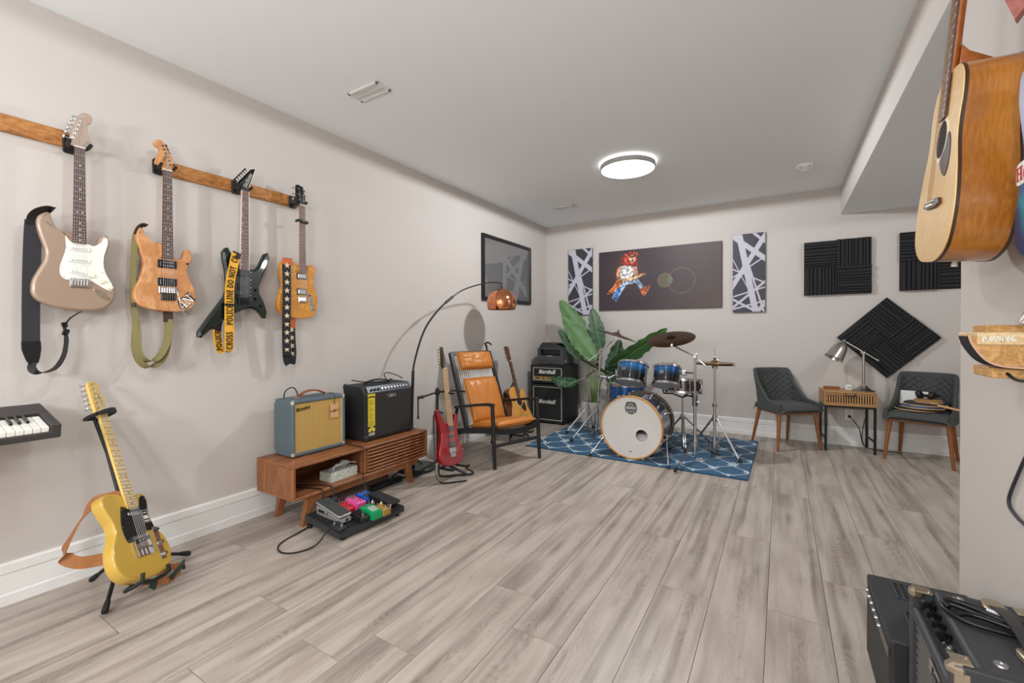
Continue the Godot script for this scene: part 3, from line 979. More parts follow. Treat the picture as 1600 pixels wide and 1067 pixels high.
	for i in 6: b.box(Vector3(0.004 + (i - 2.5) * 0.009, 1.424 - y0, Z + 0.011), Vector3(0.008, 0.026, 0.006), 0.002)
	part("bridge", b, chrome, o)
	b = MB.new()
	b.t = rot(Vector3(0, 0, 13), Vector3(0.071, 1.405 - y0, 0))
	b.box(Vector3(0, 0, Z + 0.002), Vector3(0.026, 0.12, 0.003), 0.001)
	part("control_plate", b, chrome, o)
	for q in [[0.068, 1.417], [0.082, 1.366]]: knob(o, Vector3(q[0], q[1] - y0, Z), 0.009, 0.015, chrome)
	knob(o, Vector3(0.058, 1.452 - y0, Z), 0.004, 0.018, black, "pickup_switch")
	var cp := thing("capo", "black capo clamped on the neck of the amber wood-grain guitar", "capo", Vector3(0.063, 1.955, 3.925), PI / 2)
	b = MB.new()
	b.box(Vector3(0.007, 0, Z + 0.022), Vector3(0.07, 0.02, 0.012), 0.004, Basis(Vector3(0, 0, 1), -0.1))
	b.box(Vector3(-0.024, 0.004, Z), Vector3(0.008, 0.018, 0.05), 0.003)
	b.box(Vector3(0.038, -0.002, Z), Vector3(0.008, 0.018, 0.05), 0.003)
	part("clamp", b, black, cp)
	b = MB.new()
	b.cyl(Vector3(0.003, 0, Z + 0.026), Vector3(0.003, 0, Z + 0.031), 0.005, 0.004, 10)
	part("screw", b, steel, cp)

func wall_straps():
	var g := "guitar straps hanging from the left wall guitars"
	# black padded strap
	var o := thing("guitar_strap", "wide black padded guitar strap hanging left of the champagne gold guitar", "guitar strap", Vector3(0.063, 1.0, 5.05), PI / 2, g)
	var b := MB.new()
	var wx := Vector3(1, 0, 0)
	b.strap(path([-0.139, 0.697, 0.02, -0.142, 0.63, 0.016, -0.146, 0.48, 0.012, -0.149, 0.33, 0.012, -0.151, 0.158, 0.014], 6), wx, 0.056, 0.008)
	part("pad", b, bumpy(hexc("26232a", 0.7).duplicate(), 0.1, 9, 8.0, 0.5), o)
	b = MB.new()
	b.strap(path([-0.085, 0.752, 0.05, -0.102, 0.752, 0.052, -0.125, 0.735, 0.042, -0.138, 0.708, 0.026, -0.139, 0.672, 0.02], 6), [Vector3(0.3, -0.5, -0.8)] + path([0.4, -0.3, -0.8, 0.7, -0.1, -0.5, 1, 0, -0.1, 1, 0, 0], 6).slice(1), 0.048, 0.004)
	part("horn_tab", b, hexc("141214", 0.35), o)
	b = MB.new()
	b.strap([Vector3(-0.151, 0.16, 0.014), Vector3(-0.150, 0.125, 0.016), Vector3(-0.147, 0.085, 0.016), Vector3(-0.145, 0.062, 0.016)], wx, [0.06, 0.06, 0.045, 0.03], 0.01)
	part("end_tab", b, hexc("100f10", 0.3), o)
	b = MB.new()
	var ws := []
	var pp := path([-0.146, 0.066, 0.018, -0.153, 0.045, 0.03, -0.146, 0.028, 0.05, -0.122, 0.022, 0.06, -0.088, 0.036, 0.058, -0.064, 0.068, 0.046, -0.05, 0.105, 0.04, -0.043, 0.155, 0.036, -0.043, 0.195, 0.034, -0.046, 0.225, 0.032, -0.03, 0.262, 0.03, 0.0, 0.29, 0.028, 0.014, 0.298, 0.026], 6)
	for i in pp.size(): ws.append(Vector3(0.75, 0.1, 0.6).lerp(Vector3(0.25, 0.05, 1), minf(1.0, i / 40.0)))
	var wd := []
	for i in pp.size(): wd.append(0.03 if i < 46 else 0.022 if i < 56 else 0.012)
	b.strap(pp, ws, wd, 0.003)
	var sl := part("webbing", b, hexc("1a181b", 0.6), o)
	b = MB.new()
	b.box(Vector3(-0.044, 0.2, 0.034), Vector3(0.022, 0.03, 0.012), 0.003, Basis(Vector3(0, 0, 1), -0.3))
	b.box(Vector3(-0.047, 0.235, 0.032), Vector3(0.02, 0.024, 0.012), 0.003, Basis(Vector3(0, 0, 1), 0.2))
	part("buckle", b, blackgloss, sl)
	# olive strap
	o = thing("guitar_strap", "olive green webbing guitar strap hanging in a loop from the natural wood guitar", "guitar strap", Vector3(0.063, 1.0, 4.70), PI / 2, g)
	var olive := bumpy(hexc("7c7449", 0.85).duplicate(), 0.4, 12, 12.0, 0.5)
	b = MB.new()
	pp = path([-0.121, 0.722, 0.03, -0.128, 0.69, 0.02, -0.132, 0.598, 0.012, -0.136, 0.482, 0.01, -0.138, 0.358, 0.01, -0.135, 0.325, 0.01, -0.128, 0.25, 0.012, -0.135, 0.134, 0.014, -0.122, 0.066, 0.016, -0.1, 0.03, 0.018, -0.07, 0.016, 0.02, -0.03, 0.04, 0.022, -0.003, 0.1, 0.022, 0.008, 0.18, 0.022, 0.012, 0.261, 0.02], 6)
	ws = []
	for i in pp.size():
		var f := clampf((i - 40) / 30.0, 0.0, 1.0)
		ws.append(Vector3(0.45, 0, 0.9).lerp(Vector3(0.9, 0.1, 0.45), f))
	b.strap(pp, ws, 0.036, 0.003)
	b.strap(path([-0.1285, 0.262, 0.014, -0.127, 0.2, 0.024, -0.125, 0.1, 0.03, -0.1, 0.055, 0.032, -0.06, 0.05, 0.034, -0.025, 0.085, 0.032, 0.005, 0.16, 0.028, 0.014, 0.27, 0.024], 6), Vector3(0.7, 0.1, 0.6), 0.036, 0.003)
	part("webbing", b, olive, o)
	b = MB.new()
	b.strap(path([-0.088, 0.752, 0.046, -0.106, 0.752, 0.044, -0.122, 0.732, 0.034, -0.127, 0.705, 0.022], 4), Vector3(0.5, -0.2, -0.8), 0.042, 0.004)
	part("leather_end", b, hexc("3a2a1e", 0.6), o)
	b = MB.new()
	b.strap([Vector3(0.012, 0.255, 0.02), Vector3(0.012, 0.28, 0.02), Vector3(0.009, 0.312, 0.02)], wx, 0.045, 0.005)
	part("leather_end", b, hexc("3a2a1e", 0.6), o)
	b = MB.new()
	b.box(Vector3(-0.137, 0.34, 0.012), Vector3(0.01, 0.022, 0.036), 0.002)
	part("buckle", b, hexc("4d4a44", 0.4, 0.6), o)
	# yellow tape strap
	o = thing("guitar_strap", "yellow guitar strap printed POLICE LINE DO NOT CROSS across the dark green guitar", "guitar strap", Vector3(0.063, 1.0, 4.29), PI / 2, g)
	var yellow := hexc("e8ab2a", 0.55)
	b = MB.new()
	pp = path([-0.062, 0.668, 0.054, -0.074, 0.639, 0.06, -0.084, 0.59, 0.062, -0.096, 0.53, 0.06, -0.104, 0.473, 0.06, -0.107, 0.412, 0.06, -0.108, 0.345, 0.06, -0.108, 0.29, 0.058, -0.107, 0.223, 0.056, -0.106, 0.156, 0.054, -0.107, 0.1, 0.05, -0.113, 0.086, 0.044, -0.128, 0.083, 0.036, -0.141, 0.09, 0.03, -0.152, 0.12, 0.03, -0.159, 0.17, 0.028, -0.162, 0.215, 0.026], 6)
	ws = []
	for i in pp.size(): ws.append(Vector3(1, 0, 0) if i < 60 else Vector3(1, 0, -0.28))
	b.strap(pp, ws, 0.051, 0.003)
	part("webbing", b, yellow, o)
	var ink := hexc("14130f", 0.6)
	for w in [["CR", -0.0765, 0.635, 0.0665, 72.0, 0.0], ["NOT", -0.0915, 0.556, 0.067, 79.0, 0.0], ["DO", -0.1025, 0.486, 0.0665, 84.0, 0.0], ["LINE", -0.107, 0.412, 0.066, 88.0, 0.0], ["POLICE", -0.1075, 0.300, 0.0655, 90.0, 0.0], ["CROSS", -0.1065, 0.150, 0.0595, 90.0, 0.0], ["POLICE", -0.156, 0.148, 0.0355, 96.0, 0.28]]:
		lettering(o, "printed_word", w[0], ink, Transform3D(Basis(Vector3(0, 1, 0), w[5]) * Basis(Vector3(0, 0, 1), deg_to_rad(w[4])), Vector3(w[1], w[2], w[3])), 0.036, 0.0012, false, 0.72, true)
	b = MB.new()
	b.strap([Vector3(-0.162, 0.205, 0.027), Vector3(-0.16, 0.235, 0.026), Vector3(-0.15, 0.27, 0.03), Vector3(-0.14, 0.3, 0.044)], Vector3(1, 0.2, -0.2), [0.055, 0.055, 0.05, 0.036], 0.004)
	part("end_tab", b, hexc("26211f", 0.45), o)
	b = MB.new()
	b.strap([Vector3(-0.055, 0.68, 0.05), Vector3(-0.065, 0.66, 0.056), Vector3(-0.07, 0.645, 0.06)], Vector3(1, 0, 0.15), 0.045, 0.004)
	part("end_tab", b, hexc("26211f", 0.45), o)
	b = MB.new()
	b.box(Vector3(-0.108, 0.362, 0.062), Vector3(0.058, 0.014, 0.01), 0.003)
	part("slider", b, black, o)
	# star strap
	o = thing("guitar_strap", "black guitar strap with cream stars hanging in front of the amber wood-grain guitar", "guitar strap", Vector3(0.063, 1.0, 3.925), PI / 2, g)
	b = MB.new()
	var front := path([-0.116, 0.655, 0.058, -0.117, 0.63, 0.062, -0.117, 0.517, 0.064, -0.118, 0.404, 0.064, -0.119, 0.291, 0.06, -0.116, 0.178, 0.052, -0.11, 0.065, 0.046, -0.102, 0.02, 0.04, -0.09, -0.004, 0.034, -0.075, -0.008, 0.03, -0.06, 0.005, 0.022, -0.053, 0.062, 0.018, -0.057, 0.15, 0.016, -0.059, 0.235, 0.016], 6)
	b.strap(front, Vector3(1, 0, 0), 0.057, 0.003)
	part("webbing", b, hexc("1b1c20", 0.7), o)
	var star := PackedVector2Array()
	for i in 10:
		var a := PI / 2 + PI * i / 5.0
		star.append(Vector2(cos(a), sin(a)) * (0.021 if i % 2 == 0 else 0.0088))
	b = MB.new()
	b.extrude(star, 0, 0.0012, 0, 1, false)
	var sm := b.mesh()
	var cream := hexc("dcc9ac", 0.7)
	for i in 11: part("star", sm, cream, o, at(lerpf(-0.116, -0.118, i / 5.0) if i < 6 else lerpf(-0.118, -0.108, (i - 5) / 6.0), 0.64 - i * 0.0555, 0.0658 if i < 5 else lerpf(0.0655, 0.0478, (i - 5) / 5.0)))
	for i in 4: part("star", sm, cream, o, rot(Vector3(0, 0, 20), Vector3(-0.058 + i * 0.001, 0.215 - i * 0.055, 0.0195)))
	b = MB.new()
	b.strap(path([-0.095, 0.68, 0.046, -0.105, 0.682, 0.054, -0.115, 0.668, 0.061, -0.117, 0.645, 0.0635], 3), Vector3(1, 0, 0.1), 0.058, 0.004)
	part("leather_end", b, hexc("c0602c", 0.55), o)
	b = MB.new()
	b.strap([Vector3(-0.059, 0.228, 0.018), Vector3(-0.056, 0.26, 0.02), Vector3(-0.045, 0.29, 0.02)], Vector3(1, 0, 0), [0.058, 0.05, 0.04], 0.004)
	part("leather_end", b, hexc("c0602c", 0.55), o)
	b = MB.new()
	b.box(Vector3(-0.105, 0.045, 0.046), Vector3(0.066, 0.014, 0.01), 0.003)
	part("slider", b, black, o)

# ---------------------------------------------------------------- guitars on stands, acoustic guitars, keyboard
func posed(o: Node3D, pos: Vector3, ypr: Vector3, s := 1.0):
	o.position = pos
	o.rotation = Vector3(deg_to_rad(ypr.y), deg_to_rad(ypr.x), deg_to_rad(ypr.z))
	o.scale = Vector3.ONE * s

func tele_and_stand():
	var o := thing("electric_guitar", "butterscotch yellow electric guitar with black pickguard and maple neck, on a floor stand", "electric guitar")
	posed(o, Vector3(0.56, 0.127, 4.937), Vector3(130.1, -26.9, -16.1), 1.025)
	var Z := 0.0
	var butter := mat(Color("c9a343"), 0.3).duplicate()
	butter.clearcoat_enabled = true; butter.clearcoat = 0.6; butter.clearcoat_roughness = 0.1
	var b := MB.new()
	b.extrude(outline([-0.118, 0.378, -0.085, 0.388, -0.045, 0.383, -0.022, 0.372, 0.0, 0.345, 0.027, 0.322, 0.042, 0.332, 0.05, 0.358, 0.068, 0.374, 0.092, 0.370, 0.105, 0.34, 0.096, 0.30, 0.09, 0.256, 0.104, 0.204, 0.136, 0.158, 0.15, 0.105, 0.138, 0.05, 0.105, 0.018, 0.05, 0.002, -0.01, 0.0, -0.07, 0.004, -0.12, 0.025, -0.148, 0.065, -0.152, 0.115, -0.138, 0.165, -0.112, 0.21, -0.106, 0.255, -0.122, 0.305, -0.132, 0.35], 4), -0.046, Z, 0.006, 3)
	part("body", b, butter, o)
	b = MB.new()
	b.extrude(outline([-0.045, 0.325, -0.02, 0.308, 0.028, 0.305, 0.05, 0.32, 0.062, 0.35, 0.083, 0.362, 0.097, 0.342, 0.09, 0.30, 0.084, 0.256, 0.092, 0.215, 0.082, 0.196, 0.048, 0.196, 0.03, 0.185, -0.03, 0.17, -0.06, 0.162, -0.072, 0.19, -0.074, 0.235, -0.06, 0.29], 3), Z - 0.001, Z + 0.0025, 0.001, 1)
	var pg := part("pickguard", b, mat(Color("101010"), 0.3), o)
	b = MB.new()
	for q in [[-0.05, 0.31], [-0.068, 0.235], [-0.062, 0.17], [0.09, 0.345], [0.083, 0.295], [0.083, 0.2]]: b.cyl(Vector3(q[0], q[1], Z), Vector3(q[0], q[1], Z + 0.0036), 0.0026, -1, 8)
	tiny(part("pickguard_screws", b, steel, pg))
	# the sticker with white print on the pickguard
	b = MB.new()
	b.box(Vector3(0.063, 0.262, Z + 0.003), Vector3(0.034, 0.06, 0.0006))
	part("guard_sticker", b, mat(Color("2a2c2a"), 0.4), pg)
	b = MB.new()
	for sgn in [-1, 1]:
		b.box(Vector3(0.063 + sgn * 0.016, 0.262, Z + 0.0035), Vector3(0.0012, 0.058, 0.0006))
		b.box(Vector3(0.063, 0.262 + sgn * 0.0285, Z + 0.0035), Vector3(0.033, 0.0012, 0.0006))
	b.box(Vector3(0.063, 0.258, Z + 0.0035), Vector3(0.024, 0.016, 0.0006))
	b.box(Vector3(0.063, 0.278, Z + 0.0035), Vector3(0.018, 0.004, 0.0006))
	b.box(Vector3(0.063, 0.241, Z + 0.0035), Vector3(0.022, 0.005, 0.0006))
	tiny(part("sticker_print", b, ivory, pg))
	var mp := tex_mat(wood_image(64, 128, [Color("e0b95e"), Color("e6c473"), Color("d4a94e")], 61, 6.0, 20.0), 0.3, 4.0)
	neck_parts(o, {nut = Vector2(0, 0.77), end = Vector2(0, 0.308), bridge = Vector2(0.0, 0.132), z = Z, neck_mat = mp, board_mat = mp, dot_mat = black, fret_mat = mat(Color("6b5330"), 0.4, 0.4), fret_r = 0.0014, dot_r = 0.0036, head_mat = mp, wn = 0.042, we = 0.056, nut_mat = ivory,
		head = outline([-0.024, 0.768, 0.021, 0.768, 0.022, 0.80, 0.036, 0.825, 0.038, 0.86, 0.024, 0.888, 0.03, 0.915, 0.026, 0.938, 0.006, 0.948, -0.018, 0.94, -0.028, 0.915, -0.031, 0.80], 4), tuners = [[Vector2(-0.017, 0.805), Vector2(-0.008, 0.928), 6, Vector2(-0.032, 0.0)]]})
	lettering(o, "head_logo", "Fender", mat(Color("5b4a26"), 0.5), rot(Vector3(0, 0, 100), Vector3(0.012, 0.85, Z + 0.0085)), 0.014, 0.0006, true)
	pickup(o, Vector3(0, 0.283, Z + 0.006), 0.064, 0.014, chrome, null, [0.0], -3.0)
	b = MB.new()
	b.box(Vector3(0, 0.138, Z + 0.002), Vector3(0.084, 0.092, 0.003), 0.001)
	for s in [-1.0, 1.0]: b.box(Vector3(s * 0.041, 0.138, Z + 0.006), Vector3(0.002, 0.09, 0.01), 0.0005)
	var br := part("bridge_plate", b, chrome, o)
	for i in 3:
		b = MB.new()
		b.cyl(Vector3((i - 1) * 0.021 - 0.0095, 0.125, Z + 0.009), Vector3((i - 1) * 0.021 + 0.0095, 0.125, Z + 0.009), 0.004, -1, 10)
		b.cyl(Vector3((i - 1) * 0.021, 0.097, Z + 0.009), Vector3((i - 1) * 0.021, 0.125, Z + 0.009), 0.0018, -1, 8)
		part("saddle", b, steel, br)
	pickup(br, Vector3(0, 0.162, Z + 0.005), 0.07, 0.02, black, steel, [0.0], 10.0)
	b = MB.new()
	b.box(Vector3(0.092, 0.13, Z + 0.002), Vector3(0.03, 0.15, 0.003), 0.001)
	var cp := part("control_plate", b, chrome, o)
	for y in [0.128, 0.075]: knob(cp, Vector3(0.092, y, Z + 0.003), 0.0105, 0.016, chrome)
	b = MB.new()
	b.cyl(Vector3(0.092, 0.185, Z + 0.003), Vector3(0.094, 0.19, Z + 0.018), 0.003, 0.005, 10)
	part("pickup_switch", b, black, cp)

	# tripod stand
	o = thing("guitar_stand", "black tripod guitar stand under the butterscotch yellow guitar", "guitar stand", Vector3(0.28, 0, 4.96), 0.0)
	var hub := Vector3(0.0, 0.15, 0.0)
	var rub := hexc("1c1b1b", 0.7)
	for f in [Vector3(0.477, 0.013, 5.074), Vector3(0.098, 0.013, 5.014), Vector3(0.211, 0.013, 4.65)]:
		var foot: Vector3 = f - Vector3(0.28, 0, 4.96)
		b = MB.new()
		b.tube([hub, hub.lerp(foot, 0.93)], 0.0085, 10)
		var l := part("leg", b, black, o)
		b = MB.new()
		var d := (foot - hub).normalized()
		b.tube([foot - d * 0.05, foot - d * 0.01, foot], [0.0105, 0.0135, 0.012], 10)
		part("rubber_foot", b, rub, l)
	b = MB.new()
	b.cyl(hub - Vector3(0, 0.02, 0), hub + Vector3(0, 0.03, 0), 0.017, -1, 12)
	part("hub", b, black, o)
	# post that rises behind the guitar to the neck cradle
	var M := Transform3D(Basis.from_euler(Vector3(deg_to_rad(-26.9), deg_to_rad(130.1), deg_to_rad(-16.1))) * 1.025, Vector3(0.56, 0.127, 4.937) - Vector3(0.28, 0, 4.96))
	var cradle := M * Vector3(0.008, 0.775, -0.035)
	b = MB.new()
	b.tube([hub, M * Vector3(0.035, 0.2, -0.066), M * Vector3(0.03, 0.4, -0.05), M * Vector3(0.02, 0.6, -0.036), cradle], 0.008, 10)
	part("post", b, black, o)
	b = MB.new()
	b.tube([cradle, M * Vector3(-0.03, 0.772, -0.045), M * Vector3(-0.05, 0.765, -0.01), M * Vector3(-0.052, 0.762, 0.03)], 0.009, 8)
	b.tube([cradle, M * Vector3(0.03, 0.772, -0.045), M * Vector3(0.042, 0.775, -0.01), M * Vector3(0.045, 0.778, 0.03)], 0.009, 8)
	b.strap([M * Vector3(-0.055, 0.762, 0.03), M * Vector3(-0.02, 0.772, 0.034), M * Vector3(0.02, 0.782, 0.034), M * Vector3(0.048, 0.788, 0.03)], M.basis.y.normalized(), [0.012, 0.02, 0.026, 0.022], 0.012)
	part("neck_cradle", b, hexc("1d191a", 0.65), o)
	b = MB.new()
	for s in [-1.0, 1.0]:
		b.tube([hub, M * Vector3(s * 0.03, 0.0, -0.062), M * Vector3(s * 0.075, -0.012, -0.055), M * Vector3(s * 0.08, -0.012, -0.01), M * Vector3(s * 0.075, -0.006, 0.018), M * Vector3(s * 0.07, 0.022, 0.024)], 0.0085, 10)
	part("body_yoke", b, rub, o)

	# brown strap
	o = thing("guitar_strap", "brown leather guitar strap of the butterscotch guitar, its green embossed end lying on the floor", "guitar strap", Vector3(0.3, 0, 4.9), 0.0)
	var B := Vector3(0.3, 0, 4.9)
	var tan := tex_mat(wood_image(64, 64, [Color("b47a4b"), Color("a66b3d"), Color("9b6236")], 77, 3.0, 40.0), 0.65, 6.0)
	var pp := path([0.36, 0.452, 4.965, 0.3, 0.44, 5.0, 0.235, 0.415, 5.045, 0.2, 0.335, 5.08, 0.17, 0.25, 5.11, 0.155, 0.205, 5.122, 0.165, 0.17, 5.11, 0.2, 0.15, 5.075, 0.26, 0.155, 5.01, 0.32, 0.16, 4.96, 0.345, 0.13, 4.93], 6)
	for i in pp.size(): pp[i] -= B
	var ws := [Vector3(-0.6, 0.15, 0.4), Vector3(-0.6, 0.1, 0.4), Vector3(-0.65, 0.1, -0.3), Vector3(-0.55, 0.5, -0.2), Vector3(-0.3, 0.8, 0.1), Vector3(-0.1, 1, 0.1), Vector3(0, 1, 0), Vector3(0, 1, 0)]
	b = MB.new()
	b.strap(pp, ws, 0.055, 0.004)
	part("leather_band", b, tan, o)
	pp = path([0.345, 0.13, 4.93, 0.33, 0.05, 4.92, 0.33, 0.018, 4.915, 0.37, 0.012, 4.885, 0.41, 0.022, 4.875, 0.445, 0.03, 4.84, 0.43, 0.03, 4.80, 0.395, 0.03, 4.765, 0.35, 0.03, 4.755, 0.31, 0.025, 4.785, 0.3, 0.02, 4.83], 6)
	for i in pp.size(): pp[i] -= B
	b = MB.new()
	b.strap(pp, [Vector3(0.3, 0, 1), Vector3(0.3, 0.1, 1), Vector3(0.2, 0.9, 0.2), Vector3(0, 1, 0), Vector3(0, 1, 0), Vector3(0.2, 1, 0.1), Vector3(0, 1, 0)], [0.05, 0.05, 0.04, 0.034, 0.034, 0.034, 0.034], 0.004)
	part("lower_band", b, tan, o)
	var gr := hexc("173b2a", 0.5)
	b = MB.new()
	b.strap(path([0.372, 0.02, 4.905, 0.4, 0.03, 4.89, 0.43, 0.036, 4.885, 0.45, 0.02, 4.9], 4).map(func(v): return v - B), Vector3(0.3, 0.5, 0.9), 0.034, 0.004)
	b.strap(path([0.455, 0.034, 4.83, 0.447, 0.05, 4.805, 0.42, 0.055, 4.775, 0.385, 0.05, 4.75, 0.37, 0.03, 4.745], 4).map(func(v): return v - B), Vector3(0.5, 1, 0.1), 0.04, 0.006)
	tiny(part("green_end", b, gr, o))

func tiny(o: Node) -> Node:
	o.set_meta("kind", "stuff")
	return o

func red_guitar():
	var o := thing("electric_guitar", "glossy red electric guitar with maple neck, on the black stand by the orange chair", "electric guitar")
	posed(o, Vector3(0.675, 0.123, 2.985), Vector3(90.4, -11.4, -5.2), 1.02)
	var red := mat(Color("9a0f1c"), 0.2, 0.2).duplicate()
	red.clearcoat_enabled = true; red.clearcoat = 1.0; red.clearcoat_roughness = 0.05
	var b := MB.new()
	b.extrude(outline([-0.112, 0.445, -0.092, 0.43, -0.082, 0.39, -0.06, 0.352, -0.03, 0.335, 0.0, 0.32, 0.03, 0.315, 0.05, 0.32, 0.066, 0.35, 0.082, 0.395, 0.1, 0.40, 0.11, 0.37, 0.1, 0.31, 0.094, 0.25, 0.108, 0.19, 0.138, 0.14, 0.142, 0.09, 0.12, 0.03, 0.07, 0.004, 0.0, 0.0, -0.07, 0.006, -0.12, 0.03, -0.146, 0.08, -0.142, 0.13, -0.118, 0.19, -0.103, 0.25, -0.112, 0.32, -0.126, 0.38, -0.128, 0.43], 4), -0.044, 0, 0.009, 3)
	part("body", b, red, o)
	for q in [[0.285, 0.02], [0.228, 0.02], [0.165, 0.038]]: pickup(o, Vector3(0, q[0], 0.004), 0.072, q[1], mat(Color("53565a"), 0.35, 0.4), steel)
	neck_parts(o, {nut = Vector2(0, 0.77), end = Vector2(0, 0.308), bridge = Vector2(0, 0.125), z = 0.0, neck_mat = maple, board_mat = tex_mat(wood_image(64, 128, [Color("c69d62"), Color("b98d52"), Color("a87b45")], 15, 9.0, 20.0), 0.4, 6.0), dot_mat = black, frets = 24, wn = 0.042, we = 0.056, head_mat = mat(Color("1d1a1a"), 0.3), tuner_mat = mat(Color("c8a24b"), 0.25, 1.0),
		head = poly([-0.022, 0.768, 0.022, 0.768, 0.024, 0.81, 0.0, 0.95, -0.026, 0.95, -0.034, 0.80]), tuners = [[Vector2(-0.018, 0.805), Vector2(-0.014, 0.925), 6, Vector2(-0.03, 0.0)]]})
	b = MB.new()
	b.box(Vector3(0, 0.118, 0.006), Vector3(0.08, 0.04, 0.01), 0.002)
	b.box(Vector3(0, 0.082, 0.006), Vector3(0.058, 0.034, 0.008), 0.002)
	for i in 6: b.box(Vector3((i - 2.5) * 0.0105, 0.118, 0.013), Vector3(0.009, 0.034, 0.006), 0.002)
	part("tremolo_bridge", b, chrome, o)
	b = MB.new()
	b.tube([Vector3(0.04, 0.12, 0.014), Vector3(0.07, 0.16, 0.03), Vector3(0.09, 0.19, 0.03)], 0.0028, 6)
	part("tremolo_arm", b, chrome, o)
	for q in [[0.104, 0.155], [0.118, 0.105]]: knob(o, Vector3(q[0], q[1], 0), 0.009, 0.014, steel)

	o = thing("guitar_stand", "black double guitar stand carrying the red guitar, one empty arm reaching left", "guitar stand", Vector3(0.5, 0, 2.98))
	b = MB.new()
	b.tube([Vector3(0, 0.12, 0), Vector3(0, 0.735, 0)], 0.011, 10)
	b.box(Vector3(0, 0.70, 0), Vector3(0.032, 0.05, 0.032), 0.006)
	part("mast", b, black, o)
	b = MB.new()
	b.tube(path([0, 0.70, 0, 0.02, 0.695, 0.12, 0.03, 0.69, 0.2], 3), 0.008, 8)
	b.tube([Vector3(0.03, 0.69, 0.2), Vector3(0.035, 0.69, 0.26), Vector3(0.036, 0.67, 0.264), Vector3(0.036, 0.55, 0.264)], [0.013, 0.012, 0.006, 0.005], 8)
	b.cyl(Vector3(0.036, 0.53, 0.264), Vector3(0.036, 0.555, 0.264), 0.011, 0.007, 10)
	part("empty_arm", b, black, o)
	b = MB.new()
	b.tube(path([0, 0.70, 0, 0.0, 0.695, -0.1, 0.01, 0.69, -0.2, 0.04, 0.69, -0.21, 0.13, 0.69, -0.2], 3), 0.008, 8)
	b.tube([Vector3(0.01, 0.69, -0.08), Vector3(0.06, 0.69, -0.06), Vector3(0.13, 0.69, -0.055)], 0.008, 8)
	part("neck_arm", b, black, o)
	# front foot: a long loop of flat bar
	b = MB.new()
	var M := func(x: float, y: float, z: float): return Vector3(x - 0.5, y, z - 2.98)
	b.tube([M.call(0.5, 0.14, 2.98), M.call(0.7, 0.02, 2.85)], 0.011, 8)
	b.tube(path([0.02, 0.13, 0.0, 0.02, 0.05, 0.01, 0.04, 0.012, 0.0, 0.12, 0.011, -0.08, 0.2, 0.011, -0.155, 0.215, 0.011, -0.2, 0.185, 0.02, -0.215, 0.15, 0.05, -0.18], 5), 0.008, 8)
	part("front_foot", b, black, o)
	b = MB.new()
	b.tube([M.call(0.5, 0.13, 2.98), M.call(0.34, 0.02, 3.08)], 0.01, 8)
	b.cyl(M.call(0.35, 0.0, 3.075), M.call(0.335, 0.04, 3.085), 0.015, 0.012, 10)
	part("rear_foot", b, black, o)
	b = MB.new()
	b.tube([Vector3(0, 0.14, 0), Vector3(0.08, 0.1, 0.0)], 0.01, 8)
	b.tube(path([0.07, 0.1, 0.06, 0.11, 0.1, 0.06, 0.2, 0.1, 0.055, 0.215, 0.115, 0.055], 3), 0.01, 8)
	b.tube(path([0.07, 0.1, -0.08, 0.11, 0.1, -0.08, 0.24, 0.1, -0.09, 0.25, 0.12, -0.09], 3), 0.01, 8)
	b.tube([Vector3(0.08, 0.1, 0.065), Vector3(0.08, 0.1, -0.085)], 0.01, 8)
	part("body_cradle", b, black, o)
	# black strap hanging from its horn
	o = thing("guitar_strap", "black guitar strap hanging down from the red guitar's horn to the floor", "guitar strap", Vector3(0.6, 0, 3.1))
	b = MB.new()
	b.strap(path([0.06, 0.56, -0.005, 0.03, 0.57, 0.02, 0.005, 0.555, 0.035, 0.0, 0.5, 0.04, 0.005, 0.3, 0.035, 0.005, 0.12, 0.03, 0.02, 0.04, 0.02, 0.05, 0.008, -0.01, 0.12, 0.005, -0.09, 0.17, 0.005, -0.16], 5), [Vector3(0.3, 0, 0.9), Vector3(0.5, 0, 0.8), Vector3(0.6, 0, 0.8), Vector3(0.8, 0, 0.6), Vector3(0.9, 0, 0.3)], [0.05, 0.05, 0.045, 0.03, 0.02], 0.004)
	part("webbing", b, hexc("18171a", 0.55), o)

